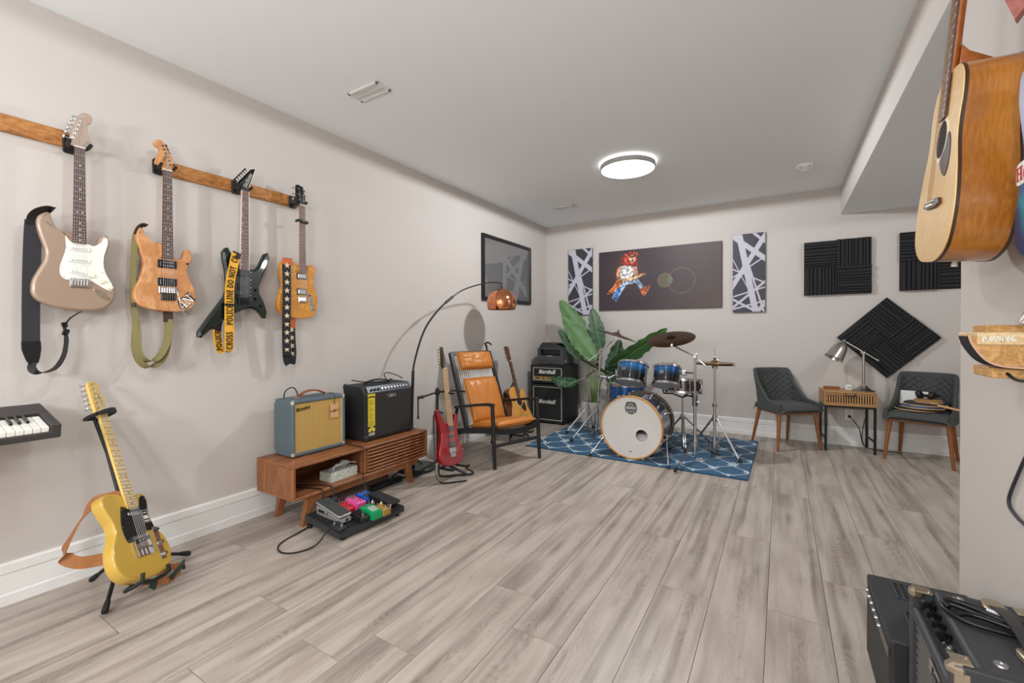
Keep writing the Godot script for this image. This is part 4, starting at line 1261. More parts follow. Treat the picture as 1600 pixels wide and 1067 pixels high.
func acoustic(o: Node3D, top: Material, side: Material, edge: Material, W: float, L: float, T: float, cut: bool, neckm: Material, headm: Material):
	var h := W * 0.5
	var ol: PackedVector2Array
	if cut: ol = outline([0, 0, h * 0.5, L * 0.015, h * 0.88, L * 0.10, h, L * 0.26, h * 0.88, L * 0.44, h * 0.68, L * 0.58, h * 0.68, L * 0.72, h * 0.74, L * 0.84, h * 0.72, L * 0.93, h * 0.58, L * 0.965, h * 0.42, L * 0.92, h * 0.28, L * 0.85, h * 0.15, L * 0.90, h * 0.1, L * 0.985, -h * 0.2, L, -h * 0.52, L * 0.965, -h * 0.72, L * 0.86, -h * 0.71, L * 0.73, -h * 0.66, L * 0.6, -h * 0.84, L * 0.45, -h, L * 0.27, -h * 0.9, L * 0.10, -h * 0.5, L * 0.015], 5)
	else: ol = outline([0, 0, h * 0.5, L * 0.015, h * 0.88, L * 0.10, h, L * 0.27, h * 0.90, L * 0.45, h * 0.74, L * 0.6, h * 0.70, L * 0.7, h * 0.73, L * 0.82, h * 0.66, L * 0.92, h * 0.45, L * 0.985, h * 0.15, L, -h * 0.15, L, -h * 0.45, L * 0.985, -h * 0.66, L * 0.92, -h * 0.73, L * 0.82, -h * 0.70, L * 0.7, -h * 0.74, L * 0.6, -h * 0.90, L * 0.45, -h, L * 0.27, -h * 0.88, L * 0.10, -h * 0.5, L * 0.015], 5)
	var b := MB.new()
	b.extrude(ol, -T, -0.003, 0.0, 1)
	var body := part("body", b, side, o)
	b = MB.new()
	for z in [-0.006, -T + 0.003]:
		var lp := []
		for i in ol.size() + 1: lp.append(Vector3(ol[i % ol.size()].x, ol[i % ol.size()].y, z))
		b.strap(lp, Vector3(0, 0, 1), 0.007, 0.002)
	part("binding", b, edge, body)
	b = MB.new()
	b.extrude(ol, -0.004, 0.0, 0.001, 1)
	var tp := part("soundboard", b, top, o)
	b = MB.new()
	b.cyl(Vector3(0, L * 0.66, 0.0), Vector3(0, L * 0.66, 0.0008), 0.05, -1, 32)
	part("soundhole_dark_disc", b, hexc("24140a", 0.9), tp)  # dark disc on the soundboard, shade inside the hole given as colour
	b = MB.new()
	b.lathe([Vector2(0.05, 0), Vector2(0.05, 0.0015), Vector2(0.062, 0.0015), Vector2(0.062, 0)], 40)
	part("rosette", b, hexc("d8c9a4", 0.5), tp, rot(Vector3(90, 0, 0), Vector3(0, L * 0.66, 0)))
	b = MB.new()
	b.extrude(outline([0.012, L * 0.545, 0.05, L * 0.60, 0.064, L * 0.67, 0.09, L * 0.64, 0.105, L * 0.54, 0.085, L * 0.45, 0.045, L * 0.47], 4), 0.0, 0.0018, 0.0006, 1)
	part("pickguard", b, hexc("2a1713", 0.25), o)
	b = MB.new()
	b.extrude(poly([-0.085, L * 0.31, -0.07, L * 0.34, -0.04, L * 0.345, 0.04, L * 0.345, 0.07, L * 0.34, 0.085, L * 0.31, 0.04, L * 0.295, -0.04, L * 0.295]), 0, 0.008, 0.002, 2, false)
	var br := part("bridge", b, hexc("4b3430", 0.45), o)
	b = MB.new()
	b.box(Vector3(0, L * 0.333, 0.009), Vector3(0.075, 0.003, 0.006), 0.0008)
	part("saddle", b, ivory, br)
	for i in 6:
		b = MB.new()
		b.cyl(Vector3((i - 2.5) * 0.01, L * 0.312, 0.007), Vector3((i - 2.5) * 0.01, L * 0.312, 0.014), 0.0028, 0.0034, 8)
		part("bridge_pin", b, ivory, br)
	b = MB.new()
	b.loft([[Vector3(-0.026, L - 0.004, -0.012), Vector3(0.026, L - 0.004, -0.012), Vector3(0.02, L - 0.004, -T * 0.9), Vector3(-0.02, L - 0.004, -T * 0.9)], [Vector3(-0.026, L + 0.02, -0.012), Vector3(0.026, L + 0.02, -0.012), Vector3(0.014, L + 0.02, -T * 0.62), Vector3(-0.014, L + 0.02, -T * 0.62)], [Vector3(-0.026, L + 0.06, -0.012), Vector3(0.026, L + 0.06, -0.012), Vector3(0.014, L + 0.045, -0.03), Vector3(-0.014, L + 0.045, -0.03)]], true, true)
	part("neck_heel", b, neckm, o)
	var nut := L * 0.333 + 0.645
	neck_parts(o, {nut = Vector2(0, nut), end = Vector2(0, L * 0.66 + 0.053), bridge = Vector2(0, L * 0.33), z = -0.005, neck_mat = neckm, board_mat = rosewood, dot_mat = ivory, frets = 20, wn = 0.044, we = 0.056, heel = -0.1, head_mat = headm, fret_mat = mat(Color("d9d4c8"), 0.3, 0.8), string_mat = mat(Color("8f6b45"), 0.35, 0.9), string_r = 0.00045,
		head = outline([-0.024, nut, -0.034, nut + 0.05, -0.038, nut + 0.17, -0.015, nut + 0.185, 0.015, nut + 0.185, 0.038, nut + 0.17, 0.034, nut + 0.05, 0.024, nut], 3), tuners = [[Vector2(-0.024, nut + 0.05), Vector2(-0.026, nut + 0.15), 3, Vector2(-0.026, 0)], [Vector2(0.026, nut + 0.15), Vector2(0.024, nut + 0.05), 3, Vector2(0.026, 0)]]})
	return body

func acoustic_guitars():
	var spruce := tex_mat(wood_image(128, 256, [Color("e8c07a"), Color("e2b76e"), Color("d8a95e")], 71, 26.0, 60.0, false, 0.2), 0.3, 1.2)
	var birch := tex_mat(wood_image(192, 384, [Color("bd7d2c"), Color("ad6d20"), Color("965919"), Color("c0842f")], 73, 2.6, 70.0, false, 0.3), 0.3, 1.3)
	birch.clearcoat_enabled = true; birch.clearcoat = 0.5; birch.clearcoat_roughness = 0.15
	spruce.clearcoat_enabled = true; spruce.clearcoat = 0.4; spruce.clearcoat_roughness = 0.2
	var o := thing("acoustic_guitar", "large honey wood acoustic guitar hanging on the right wall, seen edge-on", "acoustic guitar")
	posed(o, Vector3(3.283, 1.40, 4.02), Vector3(-90.7, -3.9, -7.0))
	acoustic(o, spruce, birch, hexc("3a2414", 0.4), 0.40, 0.515, 0.117, false, tex_mat(wood_image(64, 128, [Color("a85f22"), Color("9a531b"), Color("8a4716")], 75, 5.0, 30.0), 0.3, 3.0), rosewood)
	var b := MB.new()
	b.cyl(Vector3(0, 0.0, -0.06), Vector3(0, -0.014, -0.06), 0.006, 0.008, 12)
	part("strap_button", b, ivory, o)
	var hg := thing("guitar_hanger", "black hanger above the frame holding the large acoustic guitar", "guitar hanger", Vector3(XW, 2.30, 4.155), -PI / 2)
	b = MB.new()
	b.extrude(rrect(0.06, 0.1, 0.012), 0.0, 0.018, 0.003)
	part("plate", b, black, hg)
	b = MB.new()
	for s in [-1.0, 1.0]: b.tube(path([0, -0.05, 0.01, s * 0.02, -0.056, 0.06, s * 0.038, -0.056, 0.12, s * 0.04, -0.05, 0.17], 4), 0.008, 8)
	part("yoke", b, black, hg)

	var cedar := tex_mat(wood_image(128, 256, [Color("dca04f"), Color("d3943f"), Color("c78735")], 81, 22.0, 60.0, false, 0.2), 0.3, 1.4)
	o = thing("acoustic_guitar", "small looking honey acoustic guitar with a cutaway, standing behind the orange lounge chair", "acoustic guitar")
	posed(o, Vector3(0.536, 0.105, 1.555), Vector3(87.9, -21.7, -8.5))
	acoustic(o, cedar, tex_mat(wood_image(64, 128, [Color("8a4a1e"), Color("7b3f17"), Color("6a3311")], 83, 5.0, 20.0), 0.3, 3.0), hexc("e4d6b0", 0.4), 0.395, 0.505, 0.11, true, rosewood, tex_mat(wood_image(64, 128, [Color("6d3f22"), Color("4d2a17"), Color("7a4a2a")], 85, 8.0, 20.0), 0.35, 5.0))
	b = MB.new()
	b.box(Vector3(-0.165, 0.42, -0.05), Vector3(0.006, 0.06, 0.04), 0.004, Basis(Vector3(0, 0, 1), 0.35))
	part("preamp_panel", b, black, o)
	o = thing("guitar_stand", "black hooked guitar stand behind the honey acoustic guitar by the chair", "guitar stand", Vector3(0.35, 0, 1.56))
	b = MB.new()
	b.tube([Vector3(0, 0.01, 0), Vector3(-0.02, 0.16, 0), Vector3(-0.255, 1.05, 0.14)], 0.01, 10)
	part("mast", b, black, o)
	b = MB.new()
	b.tube(path([-0.255, 1.05, 0.14, -0.24, 1.075, 0.14, -0.2, 1.07, 0.145, -0.17, 1.05, 0.15], 4), 0.009, 8)
	b.tube(path([-0.25, 1.06, 0.14, -0.235, 1.07, 0.19, -0.2, 1.05, 0.21, -0.18, 1.03, 0.215], 4), 0.007, 8)
	part("hook", b, black, o)
	for s in [-1.0, 1.0]:
		b = MB.new()
		b.tube([Vector3(-0.02, 0.16, 0), Vector3(0.1, 0.01, s * 0.2)], 0.009, 8)
		part("leg", b, black, o)
		b = MB.new()
		b.tube(path([-0.01, 0.12, 0, 0.05, 0.08, s * 0.1, 0.19, 0.075, s * 0.1, 0.215, 0.1, s * 0.1], 4), 0.01, 8)
		part("body_rest", b, black, o)

func keyboard():
	var o := thing("keyboard", "black electronic keyboard with white keys, its end at left edge of the picture", "keyboard", Vector3(0.06, 0.88, 5.17))
	# local axes: x away from the wall and down, z along the keys
	o.rotation.z = -atan2(0.06, 0.30)
	var dark := hexc("383432", 0.55)
	var Ln := 0.98
	var b := MB.new()
	b.box(Vector3(0.15, -0.045, Ln / 2), Vector3(0.31, 0.03, Ln), 0.004)
	b.box(Vector3(0.065, -0.016, Ln / 2), Vector3(0.13, 0.034, Ln), 0.004)
	b.box(Vector3(0.15, -0.018, 0.016), Vector3(0.31, 0.036, 0.032), 0.004)
	b.box(Vector3(0.15, -0.018, Ln - 0.016), Vector3(0.31, 0.036, 0.032), 0.004)
	part("case", b, dark, o)
	var wk := MB.new()
	wk.box(Vector3(0.222, -0.022, 0), Vector3(0.15, 0.024, 0.0222), 0.0015)
	var wm := wk.mesh()
	var bk := MB.new()
	bk.box(Vector3(0.182, -0.007, 0), Vector3(0.088, 0.016, 0.0105), 0.003)
	var bm := bk.mesh()
	var keyw := hexc("e9e7df", 0.3)
	var n := 0
	for i in 39:
		var z := 0.034 + 0.0118 + i * 0.0236
		part("white_key", wm, keyw, o, at(0, 0, z))
		# counting down from the top C: black keys under B, A, G and E, D
		if (i % 7) in [1, 2, 3, 5, 6]: part("black_key", bm, blackgloss, o, at(0, 0, z + 0.0118))
	o = thing("keyboard_stand", "black crossed keyboard stand left of the frame", "keyboard stand", Vector3(0.22, 0, 5.75))
	b = MB.new()
	for s in [-1.0, 1.0]:
		b.tube([Vector3(-0.16 * s, 0.015, s * 0.05), Vector3(0.16 * s, 0.76 + (0.015 if s < 0 else -0.015), s * 0.05)], 0.014, 8)
	b.tube([Vector3(-0.16, 0.77, -0.25), Vector3(-0.16, 0.77, 0.25)], 0.012, 8)
	b.tube([Vector3(0.16, 0.74, -0.25), Vector3(0.16, 0.74, 0.25)], 0.012, 8)
	b.tube([Vector3(-0.16, 0.015, -0.2), Vector3(-0.16, 0.015, 0.2)], 0.013, 8)
	b.tube([Vector3(0.16, 0.015, -0.2), Vector3(0.16, 0.015, 0.2)], 0.013, 8)
	part("frame", b, black, o)

# ---------------------------------------------------------------- media bench, amplifiers, pedals
var walnut := []
func board(o: Node, called: String, c: Vector3, s: Vector3, axis: int, looks: Array, bev := 0.003) -> MeshInstance3D:
	# a board whose grain runs along one axis (0 x, 1 y, 2 z)
	var b := MB.new()
	var bs := Basis.IDENTITY
	var z := s
	if axis == 2:
		bs = Basis(Vector3(1, 0, 0), PI / 2); z = Vector3(s.x, s.z, s.y)
	elif axis == 0:
		bs = Basis(Vector3(0, 0, 1), -PI / 2); z = Vector3(s.y, s.x, s.z)
	b.box(Vector3.ZERO, z, bev)
	var m: Material = looks[rng.randi() % looks.size()]
	return part(called, b, m, o, Transform3D(bs, c))

func variants(stops: Array, sd: int, scale: float, rough: float, rings := 6.0, stretch := 22.0, n := 3) -> Array:
	var out := []
	var t := wood_image(160, 320, stops, sd, rings, stretch, false, 0.35)
	for i in n:
		var m := tex_mat(t, rough, scale)
		m.uv1_offset = Vector3(0.37 * i, 0.21 * i, 0.53 * i)
		out.append(m)
	return out

func bench():
	walnut = variants([Color("a86f46"), Color("965f3a"), Color("7f4d2d"), Color("9f6840")], 91, 1.5, 0.45, 4.0, 90.0)
	var x0 := 0.04
	var x1 := 0.435
	var z0 := 3.03
	var z1 := 4.20
	var y0 := 0.178
	var y1 := 0.392
	var o := thing("media_bench", "low walnut media bench with slatted sliding door and open shelf, against the left wall", "media bench", Vector3(0.24, 0, 3.615))
	var P := Vector3(0.24, 0, 3.615)
	var xc := (x0 + x1) / 2
	var zc := (z0 + z1) / 2
	board(o, "top_panel", Vector3(xc, y1 - 0.009, zc) - P, Vector3(x1 - x0, 0.018, z1 - z0), 2, walnut)
	board(o, "bottom_panel", Vector3(xc, y0 + 0.009, zc) - P, Vector3(x1 - x0, 0.018, z1 - z0), 2, walnut)
	for z in [z0 + 0.009, z1 - 0.009]: board(o, "side_panel", Vector3(xc, (y0 + y1) / 2, z) - P, Vector3(x1 - x0, y1 - y0 - 0.036, 0.018), 1, walnut)
	board(o, "divider", Vector3(xc - 0.01, (y0 + y1) / 2, 3.64) - P, Vector3(x1 - x0 - 0.03, y1 - y0 - 0.036, 0.016), 1, walnut)
	board(o, "back_panel", Vector3(x0 + 0.005, (y0 + y1) / 2, zc) - P, Vector3(0.008, y1 - y0 - 0.036, z1 - z0 - 0.04), 2, walnut, 0.001)
	board(o, "apron", Vector3(x1 - 0.03, y0 - 0.022, zc - 0.005) - P, Vector3(0.02, 0.044, 0.98), 2, walnut)
	# slatted door
	var d := Node3D.new()
	d.name = "slatted_door"
	o.add_child(d)
	for i in 7: board(d, "slat", Vector3(x1 - 0.012, y0 + 0.033 + i * 0.0243, 3.343) - P, Vector3(0.022, 0.0138, 0.585), 2, walnut, 0.002)
	for z in [3.06, 3.343, 3.628]: board(d, "rear_batten", Vector3(x1 - 0.029, (y0 + y1) / 2, z) - P, Vector3(0.012, 0.168, 0.03), 1, walnut, 0.001)
	var b := MB.new()
	b.box(Vector3(x1 - 0.055, (y0 + y1) / 2, 3.343) - P, Vector3(0.004, 0.17, 0.58))
	part("slat_gap_shade", b, hexc("170e08", 0.9), d)  # near-black sheet stands in for the shade in the gaps between slats
	for q in [[0.40, 4.06, 0.0, 0.05], [0.12, 4.06, 0.0, 0.05], [0.40, 3.24, 0.0, -0.05], [0.12, 3.24, 0.0, -0.05]]:
		b = MB.new()
		var t := Vector3(q[0], y0, q[1]) - P
		var f: Vector3 = Vector3(q[0] + q[2], 0, q[1] + q[3]) - P
		var rr := []
		for k in [[t, 0.021, 0.030], [f, 0.014, 0.018]]: rr.append([k[0] + Vector3(-k[1], 0, -k[2]), k[0] + Vector3(k[1], 0, -k[2]), k[0] + Vector3(k[1], 0, k[2]), k[0] + Vector3(-k[1], 0, k[2])])
		b.loft(rr, true, false)
		part("leg", b, walnut[1], o)

	# tissue box
	o = thing("tissue_box", "white patterned tissue box with a tissue sticking out, in the open bench shelf", "tissue box", Vector3(0.315, y0 + 0.018, 3.79), 0.06)
	var im := Image.create(128, 64, false, Image.FORMAT_RGB8)
	var nz := noise(0.035, 44, 2)
	for y in 64:
		for x in 128:
			var v := absf(nz.get_noise_2d(x, y))
			im.set_pixel(x, y, Color("d9dbd2").lerp(Color("6f776a"), 0.9 if v < 0.09 else 0.25 if v > 0.35 else 0.0))
	b = MB.new()
	b.box(Vector3(0, 0.031, 0), Vector3(0.12, 0.062, 0.22), 0.002)
	part("carton", b, tex_mat(ImageTexture.create_from_image(im), 0.6, 4.0), o)
	b = MB.new()
	var g := []
	for i in 7:
		var row := []
		for j in 9:
			var u := i / 6.0
			var v := j / 8.0 - 0.5
			row.append(Vector3((u - 0.3) * 0.09 + 0.012 * sin(v * 14.0), 0.06 + 0.065 * sin(u * PI * 0.62) * (1.0 - absf(v) * 1.2) + 0.006 * sin(v * 23.0 + u * 4.0), v * (0.15 + 0.06 * u)))
		g.append(row)
	b.sheet(g, 0.001)
	part("tissue", b, hexc("eceded", 0.9), o)

	# blue-grey amplifier
	var A := Vector3(0.175, y1, 3.905)
	o = thing("guitar_amplifier", "blue-grey covered guitar amplifier with tan woven grille and brown handle, on the bench", "amplifier", A)
	var tolex := bumpy(hexc("56646c", 0.55).duplicate(), 0.35, 15, 14.0, 0.35)
	b = MB.new()
	var w := 0.40
	var h := 0.362
	for s in [-1.0, 1.0]: b.box(Vector3(0, h / 2 + 0.006, s * (w / 2 - 0.012)), Vector3(0.205, h, 0.024), 0.006)
	for s in [0.0, 1.0]: b.box(Vector3(0, 0.018 + s * (h - 0.024), 0), Vector3(0.205, 0.024, w - 0.03), 0.006)
	b.box(Vector3(-0.09, h / 2, 0), Vector3(0.01, h - 0.02, w - 0.03))
	part("cabinet", b, tolex, o)
	b = MB.new()
	b.box(Vector3(0.088, h / 2 + 0.006, 0), Vector3(0.012, h - 0.03, w - 0.03), 0.002)
	im = Image.create(64, 64, false, Image.FORMAT_RGB8)
	for y in 64:
		for x in 64:
			var c := Color("c6a35c").lerp(Color("8f7036"), 0.75 if x % 16 < 3 else (0.35 if (x / 2 + y / 2) % 2 == 0 else 0.05))
			im.set_pixel(x, y, c)
	part("grille_cloth", b, tex_mat(ImageTexture.create_from_image(im), 0.8, 14.0), o)
	b = MB.new()
	for s in [-1.0, 1.0]:
		b.tube([Vector3(0.094, 0.025, s * (w / 2 - 0.023)), Vector3(0.094, h - 0.012, s * (w / 2 - 0.023))], 0.0028, 6)
		b.tube([Vector3(0.094, h / 2 + 0.006 + s * (h / 2 - 0.02), -w / 2 + 0.023), Vector3(0.094, h / 2 + 0.006 + s * (h / 2 - 0.02), w / 2 - 0.023)], 0.0028, 6)
	tiny(part("piping", b, hexc("d6cfae", 0.5), o))
	lettering(o, "logo", "Monster", hexc("1a1611", 0.4), Transform3D(Basis(Vector3(0, 1, 0), PI / 2) * Basis(Vector3(0, 0, 1), 0.12), Vector3(0.0955, h - 0.052, 0.118)), 0.024, 0.003, true, 0.8)
	for sx in [-1.0, 1.0]:
		for sy in [0.0, 1.0]:
			for sz in [-1.0, 1.0]:
				b = MB.new()
				b.box(Vector3(sx * 0.0905, 0.022 + sy * (h - 0.031), sz * (w / 2 - 0.0125)), Vector3(0.028, 0.034, 0.028), 0.009)
				part("corner_cap", b, mat(Color("cfcdc6"), 0.3, 0.9), o)
	b = MB.new()
	b.strap(path([0.01, h + 0.01, -0.105, 0.01, h + 0.022, -0.09, 0.01, h + 0.045, -0.03, 0.01, h + 0.045, 0.04, 0.01, h + 0.02, 0.095, 0.01, h + 0.01, 0.108], 5), Vector3(1, 0, 0), [0.02, 0.026, 0.026, 0.026, 0.02], 0.009)
	part("handle", b, hexc("8e4a24", 0.4), o)
	b = MB.new()
	for s in [-1.0, 1.0]: b.box(Vector3(0.01, h + 0.009, s * 0.112), Vector3(0.03, 0.012, 0.032), 0.003)
	tiny(part("handle_ends", b, steel, o))
	for q in [[-0.07, -0.16], [-0.07, 0.16], [0.07, -0.16], [0.07, 0.16]]:
		b = MB.new()
		b.cyl(Vector3(q[0], 0, q[1]), Vector3(q[0], 0.008, q[1]), 0.014, -1, 10)
		part("foot", b, black, o)
	o = thing("hang_tag", "light brown card tag hanging on black string over the tan amplifier grille", "tag", A + Vector3(0.11, h - 0.08, -0.11), PI / 2)
	b = MB.new()
	b.extrude(rrect(0.064, 0.098, 0.004), -0.001, 0.001, 0.0, 1, false)
	part("card", b, hexc("cfa071", 0.7), o, at(0, -0.02, -0.008))
	lettering(o, "printed_mark", "Monster", hexc("2a2018", 0.6), rot(Vector3(0, 0, 8), Vector3(0, -0.02, -0.0065)), 0.016, 0.0006, true, 0.8)
	b = MB.new()
	b.extrude(poly([0, 0.012, 0.004, 0.003, 0.012, 0, 0.004, -0.003, 0, -0.012, -0.004, -0.003, -0.012, 0, -0.004, 0.003]), 0, 0.0006, 0, 1, false)
	part("printed_star", b, hexc("2a2018", 0.6), o, at(0, -0.02, -0.007))
	b = MB.new()
	b.tube(path([0, 0.022, -0.006, 0.0, 0.055, -0.008, 0.004, 0.088, -0.012, 0.005, 0.094, -0.04, 0.03, 0.093, -0.09], 5), 0.002, 6)
	part("string", b, black, o)

	# black amplifier
	A = Vector3(0.225, y1, 3.345)
	o = thing("guitar_amplifier", "black combo guitar amplifier with yellow sticker strip and silver knobs, on the bench", "amplifier", A)
	w = 0.485
	h = 0.40
	var blk := bumpy(hexc("1b1b1d", 0.6).duplicate(), 0.35, 16, 14.0, 0.3)
	b = MB.new()
	# side profile pushed along z; the face leans back a little and the panel slopes
	var pr := poly([-0.125, 0.008, 0.115, 0.008, 0.115, h - 0.055, 0.09, h - 0.03, 0.075, h, -0.125, h + 0.005])
	b.extrude(pr, -w / 2, w / 2, 0.008, 2, false)
	part("cabinet", b, blk, o)
	b = MB.new()
	b.box(Vector3(0.116, (h - 0.06) / 2 + 0.008, 0), Vector3(0.006, h - 0.085, w - 0.035), 0.002)
	part("grille_cloth", b, bumpy(hexc("2c2826", 0.9).duplicate(), 0.5, 17, 20.0, 0.6), o)
	b = MB.new()
	b.box(Vector3(0.096, h - 0.024, -0.01), Vector3(0.004, 0.052, w - 0.05), 0.001, Basis(Vector3(0, 0, 1), 0.52))
	var pn := part("control_panel", b, mat(Color("3f4146"), 0.35, 0.5), o)
	for i in 12:
		b = MB.new()
		var c := Vector3(0.1, h - 0.027, w / 2 - 0.075 - i * 0.0315)
		var n := Vector3(0.87, 0.5, 0)
		b.cyl(c, c + n * 0.012, 0.009, 0.0075, 10)
		b.cyl(c + n * 0.012, c + n * 0.014, 0.0055, 0.005, 10)
		part("knob", b, mat(Color("d5d5d8"), 0.25, 0.8) if i > 2 else black, pn)
	b = MB.new()
	b.extrude(rrect(0.1, 0.03, 0.012), 0, 0.004, 0.001, 2)
	var lg := part("logo_plate", b, mat(Color("8f9094"), 0.3, 0.8), o, Transform3D(Basis(Vector3(0, 1, 0), PI / 2), Vector3(0.1185, h - 0.085, -0.015)))
	b = MB.new()
	b.extrude(rrect(0.092, 0.023, 0.009), 0, 0.0012, 0.0, 1)
	part("logo_field", b, blackgloss, lg, at(0, 0, 0.0035))
	lettering(lg, "logo", "LINE 6", mat(Color("dadada"), 0.4), at(0, 0, 0.0055), 0.014, 0.0008, false, 1.3)
	b = MB.new()
	b.box(Vector3(0.12, 0.215, w / 2 - 0.058), Vector3(0.0015, 0.21, 0.064))
	b.box(Vector3(0.12, 0.338, w / 2 - 0.058), Vector3(0.0015, 0.022, 0.068))
	var ys := part("yellow_sticker", b, hexc("d9c232", 0.5), o)
	b = MB.new()
	var r2 := RandomNumberGenerator.new()
	r2.seed = 5
	for k in 24:
		var ln := r2.randf_range(0.02, 0.05)
		if k % 6 != 0: b.box(Vector3(0.1211, 0.31 - k * 0.0083, w / 2 - 0.058 + (0.05 - ln) * 0.5), Vector3(0.0006, 0.0028, ln))
	b.box(Vector3(0.1211, 0.33, w / 2 - 0.058), Vector3(0.0006, 0.006, 0.05))
	tiny(part("fine_print", b, hexc("6b6018", 0.6), ys))
	# bursts at the foot of the sticker
	for k in 3:
		var st := PackedVector2Array()
		for i in 16:
			var a := TAU * i / 16.0
			st.append(Vector2(cos(a), sin(a)) * (0.017 if i % 2 == 0 else 0.011))
		b = MB.new()
		b.extrude(st, 0, 0.0015, 0, 1, false)
		part("sticker_burst", b, hexc("e4cf45", 0.5), ys, Transform3D(Basis(Vector3(0, 1, 0), PI / 2), Vector3(0.119, 0.083 + (k % 2) * 0.012, w / 2 - 0.042 - k * 0.018)))
	lettering(ys, "sticker_words", "LIVE", hexc("e9e6d8", 0.5), Transform3D(Basis(Vector3(0, 1, 0), PI / 2), Vector3(0.12, 0.052, w / 2 - 0.06)), 0.02, 0.001, false, 1.0, true)
	b = MB.new()
	b.strap(path([-0.03, h + 0.004, -0.12, -0.03, h + 0.018, -0.1, -0.03, h + 0.03, -0.03, -0.03, h + 0.03, 0.03, -0.03, h + 0.018, 0.1, -0.03, h + 0.004, 0.12], 4), Vector3(1, 0, 0), 0.026, 0.009)
	part("handle", b, black, o)
	for sx in [-1.0, 1.0]:
		for sy in [0.0, 1.0]:
			for sz in [-1.0, 1.0]:
				if sy == 1.0 and sx > 0: continue
				b = MB.new()
				b.box(Vector3(-0.005 + sx * 0.112, 0.026 + sy * (h - 0.036), sz * (w / 2 - 0.016)), Vector3(0.036, 0.045, 0.036), 0.012)
				part("corner_cap", b, mat(Color("202022"), 0.35), o)
	for q in [[-0.09, -0.2], [-0.09, 0.2], [0.08, -0.2], [0.08, 0.2]]:
		b = MB.new()
		b.cyl(Vector3(q[0], 0, q[1]), Vector3(q[0], 0.01, q[1]), 0.014, -1, 10)
		part("foot", b, black, o)
	# cords about the bench
	cord("black cord looping on top of the black combo amplifier", [0.16, 0.835, 3.56, 0.2, 0.82, 3.5, 0.24, 0.81, 3.42, 0.27, 0.807, 3.33, 0.2, 0.812, 3.25, 0.14, 0.845, 3.22, 0.12, 0.86, 3.17, 0.15, 0.84, 3.11, 0.22, 0.815, 3.1, 0.26, 0.82, 3.15], 0.004)
	cord("short black plugged cord standing up behind the blue-grey amplifier", [0.1, 0.762, 4.05, 0.11, 0.80, 4.05, 0.13, 0.825, 4.03, 0.15, 0.825, 4.01, 0.16, 0.79, 3.995, 0.16, 0.762, 3.995], 0.004)
	cord("thin grey cord hanging from bench top between the two amplifiers down to the pedals", [0.2, 0.402, 3.69, 0.3, 0.398, 3.69, 0.42, 0.398, 3.69, 0.448, 0.385, 3.69, 0.452, 0.28, 3.7, 0.46, 0.17, 3.70, 0.5, 0.11, 3.71], 0.0035)
	cord("black cord running from the open bench shelf down to the near end of the pedalboard", [0.06, 0.33, 4.04, 0.12, 0.27, 4.04, 0.2, 0.205, 4.05, 0.3, 0.201, 4.0, 0.4, 0.203, 3.95, 0.45, 0.19, 3.94, 0.48, 0.12, 3.95], 0.004)
	cord("grey cord running from the bench shelf over its edge and down to the floor", [0.06, 0.34, 4.05, 0.12, 0.26, 4.06, 0.19, 0.202, 4.08, 0.28, 0.2, 4.06, 0.4, 0.202, 4.015, 0.446, 0.19, 4.01, 0.455, 0.1, 4.02, 0.45, 0.04, 4.06, 0.46, 0.008, 4.13], 0.004)

func cord(label: String, pts: Array, r: float, c := "18181a", cat := "cord"):
	var p := path(pts, 6)
	var o := p[0] as Vector3
	for i in p.size(): p[i] -= o
	var b := MB.new()
	b.tube(p, r, 7)
	var m := part("cord", b, hexc(c, 0.5), self, at(o.x, o.y, o.z))
	m.name = numbered("cord")
	m.set_meta("label", label); m.set_meta("category", cat)

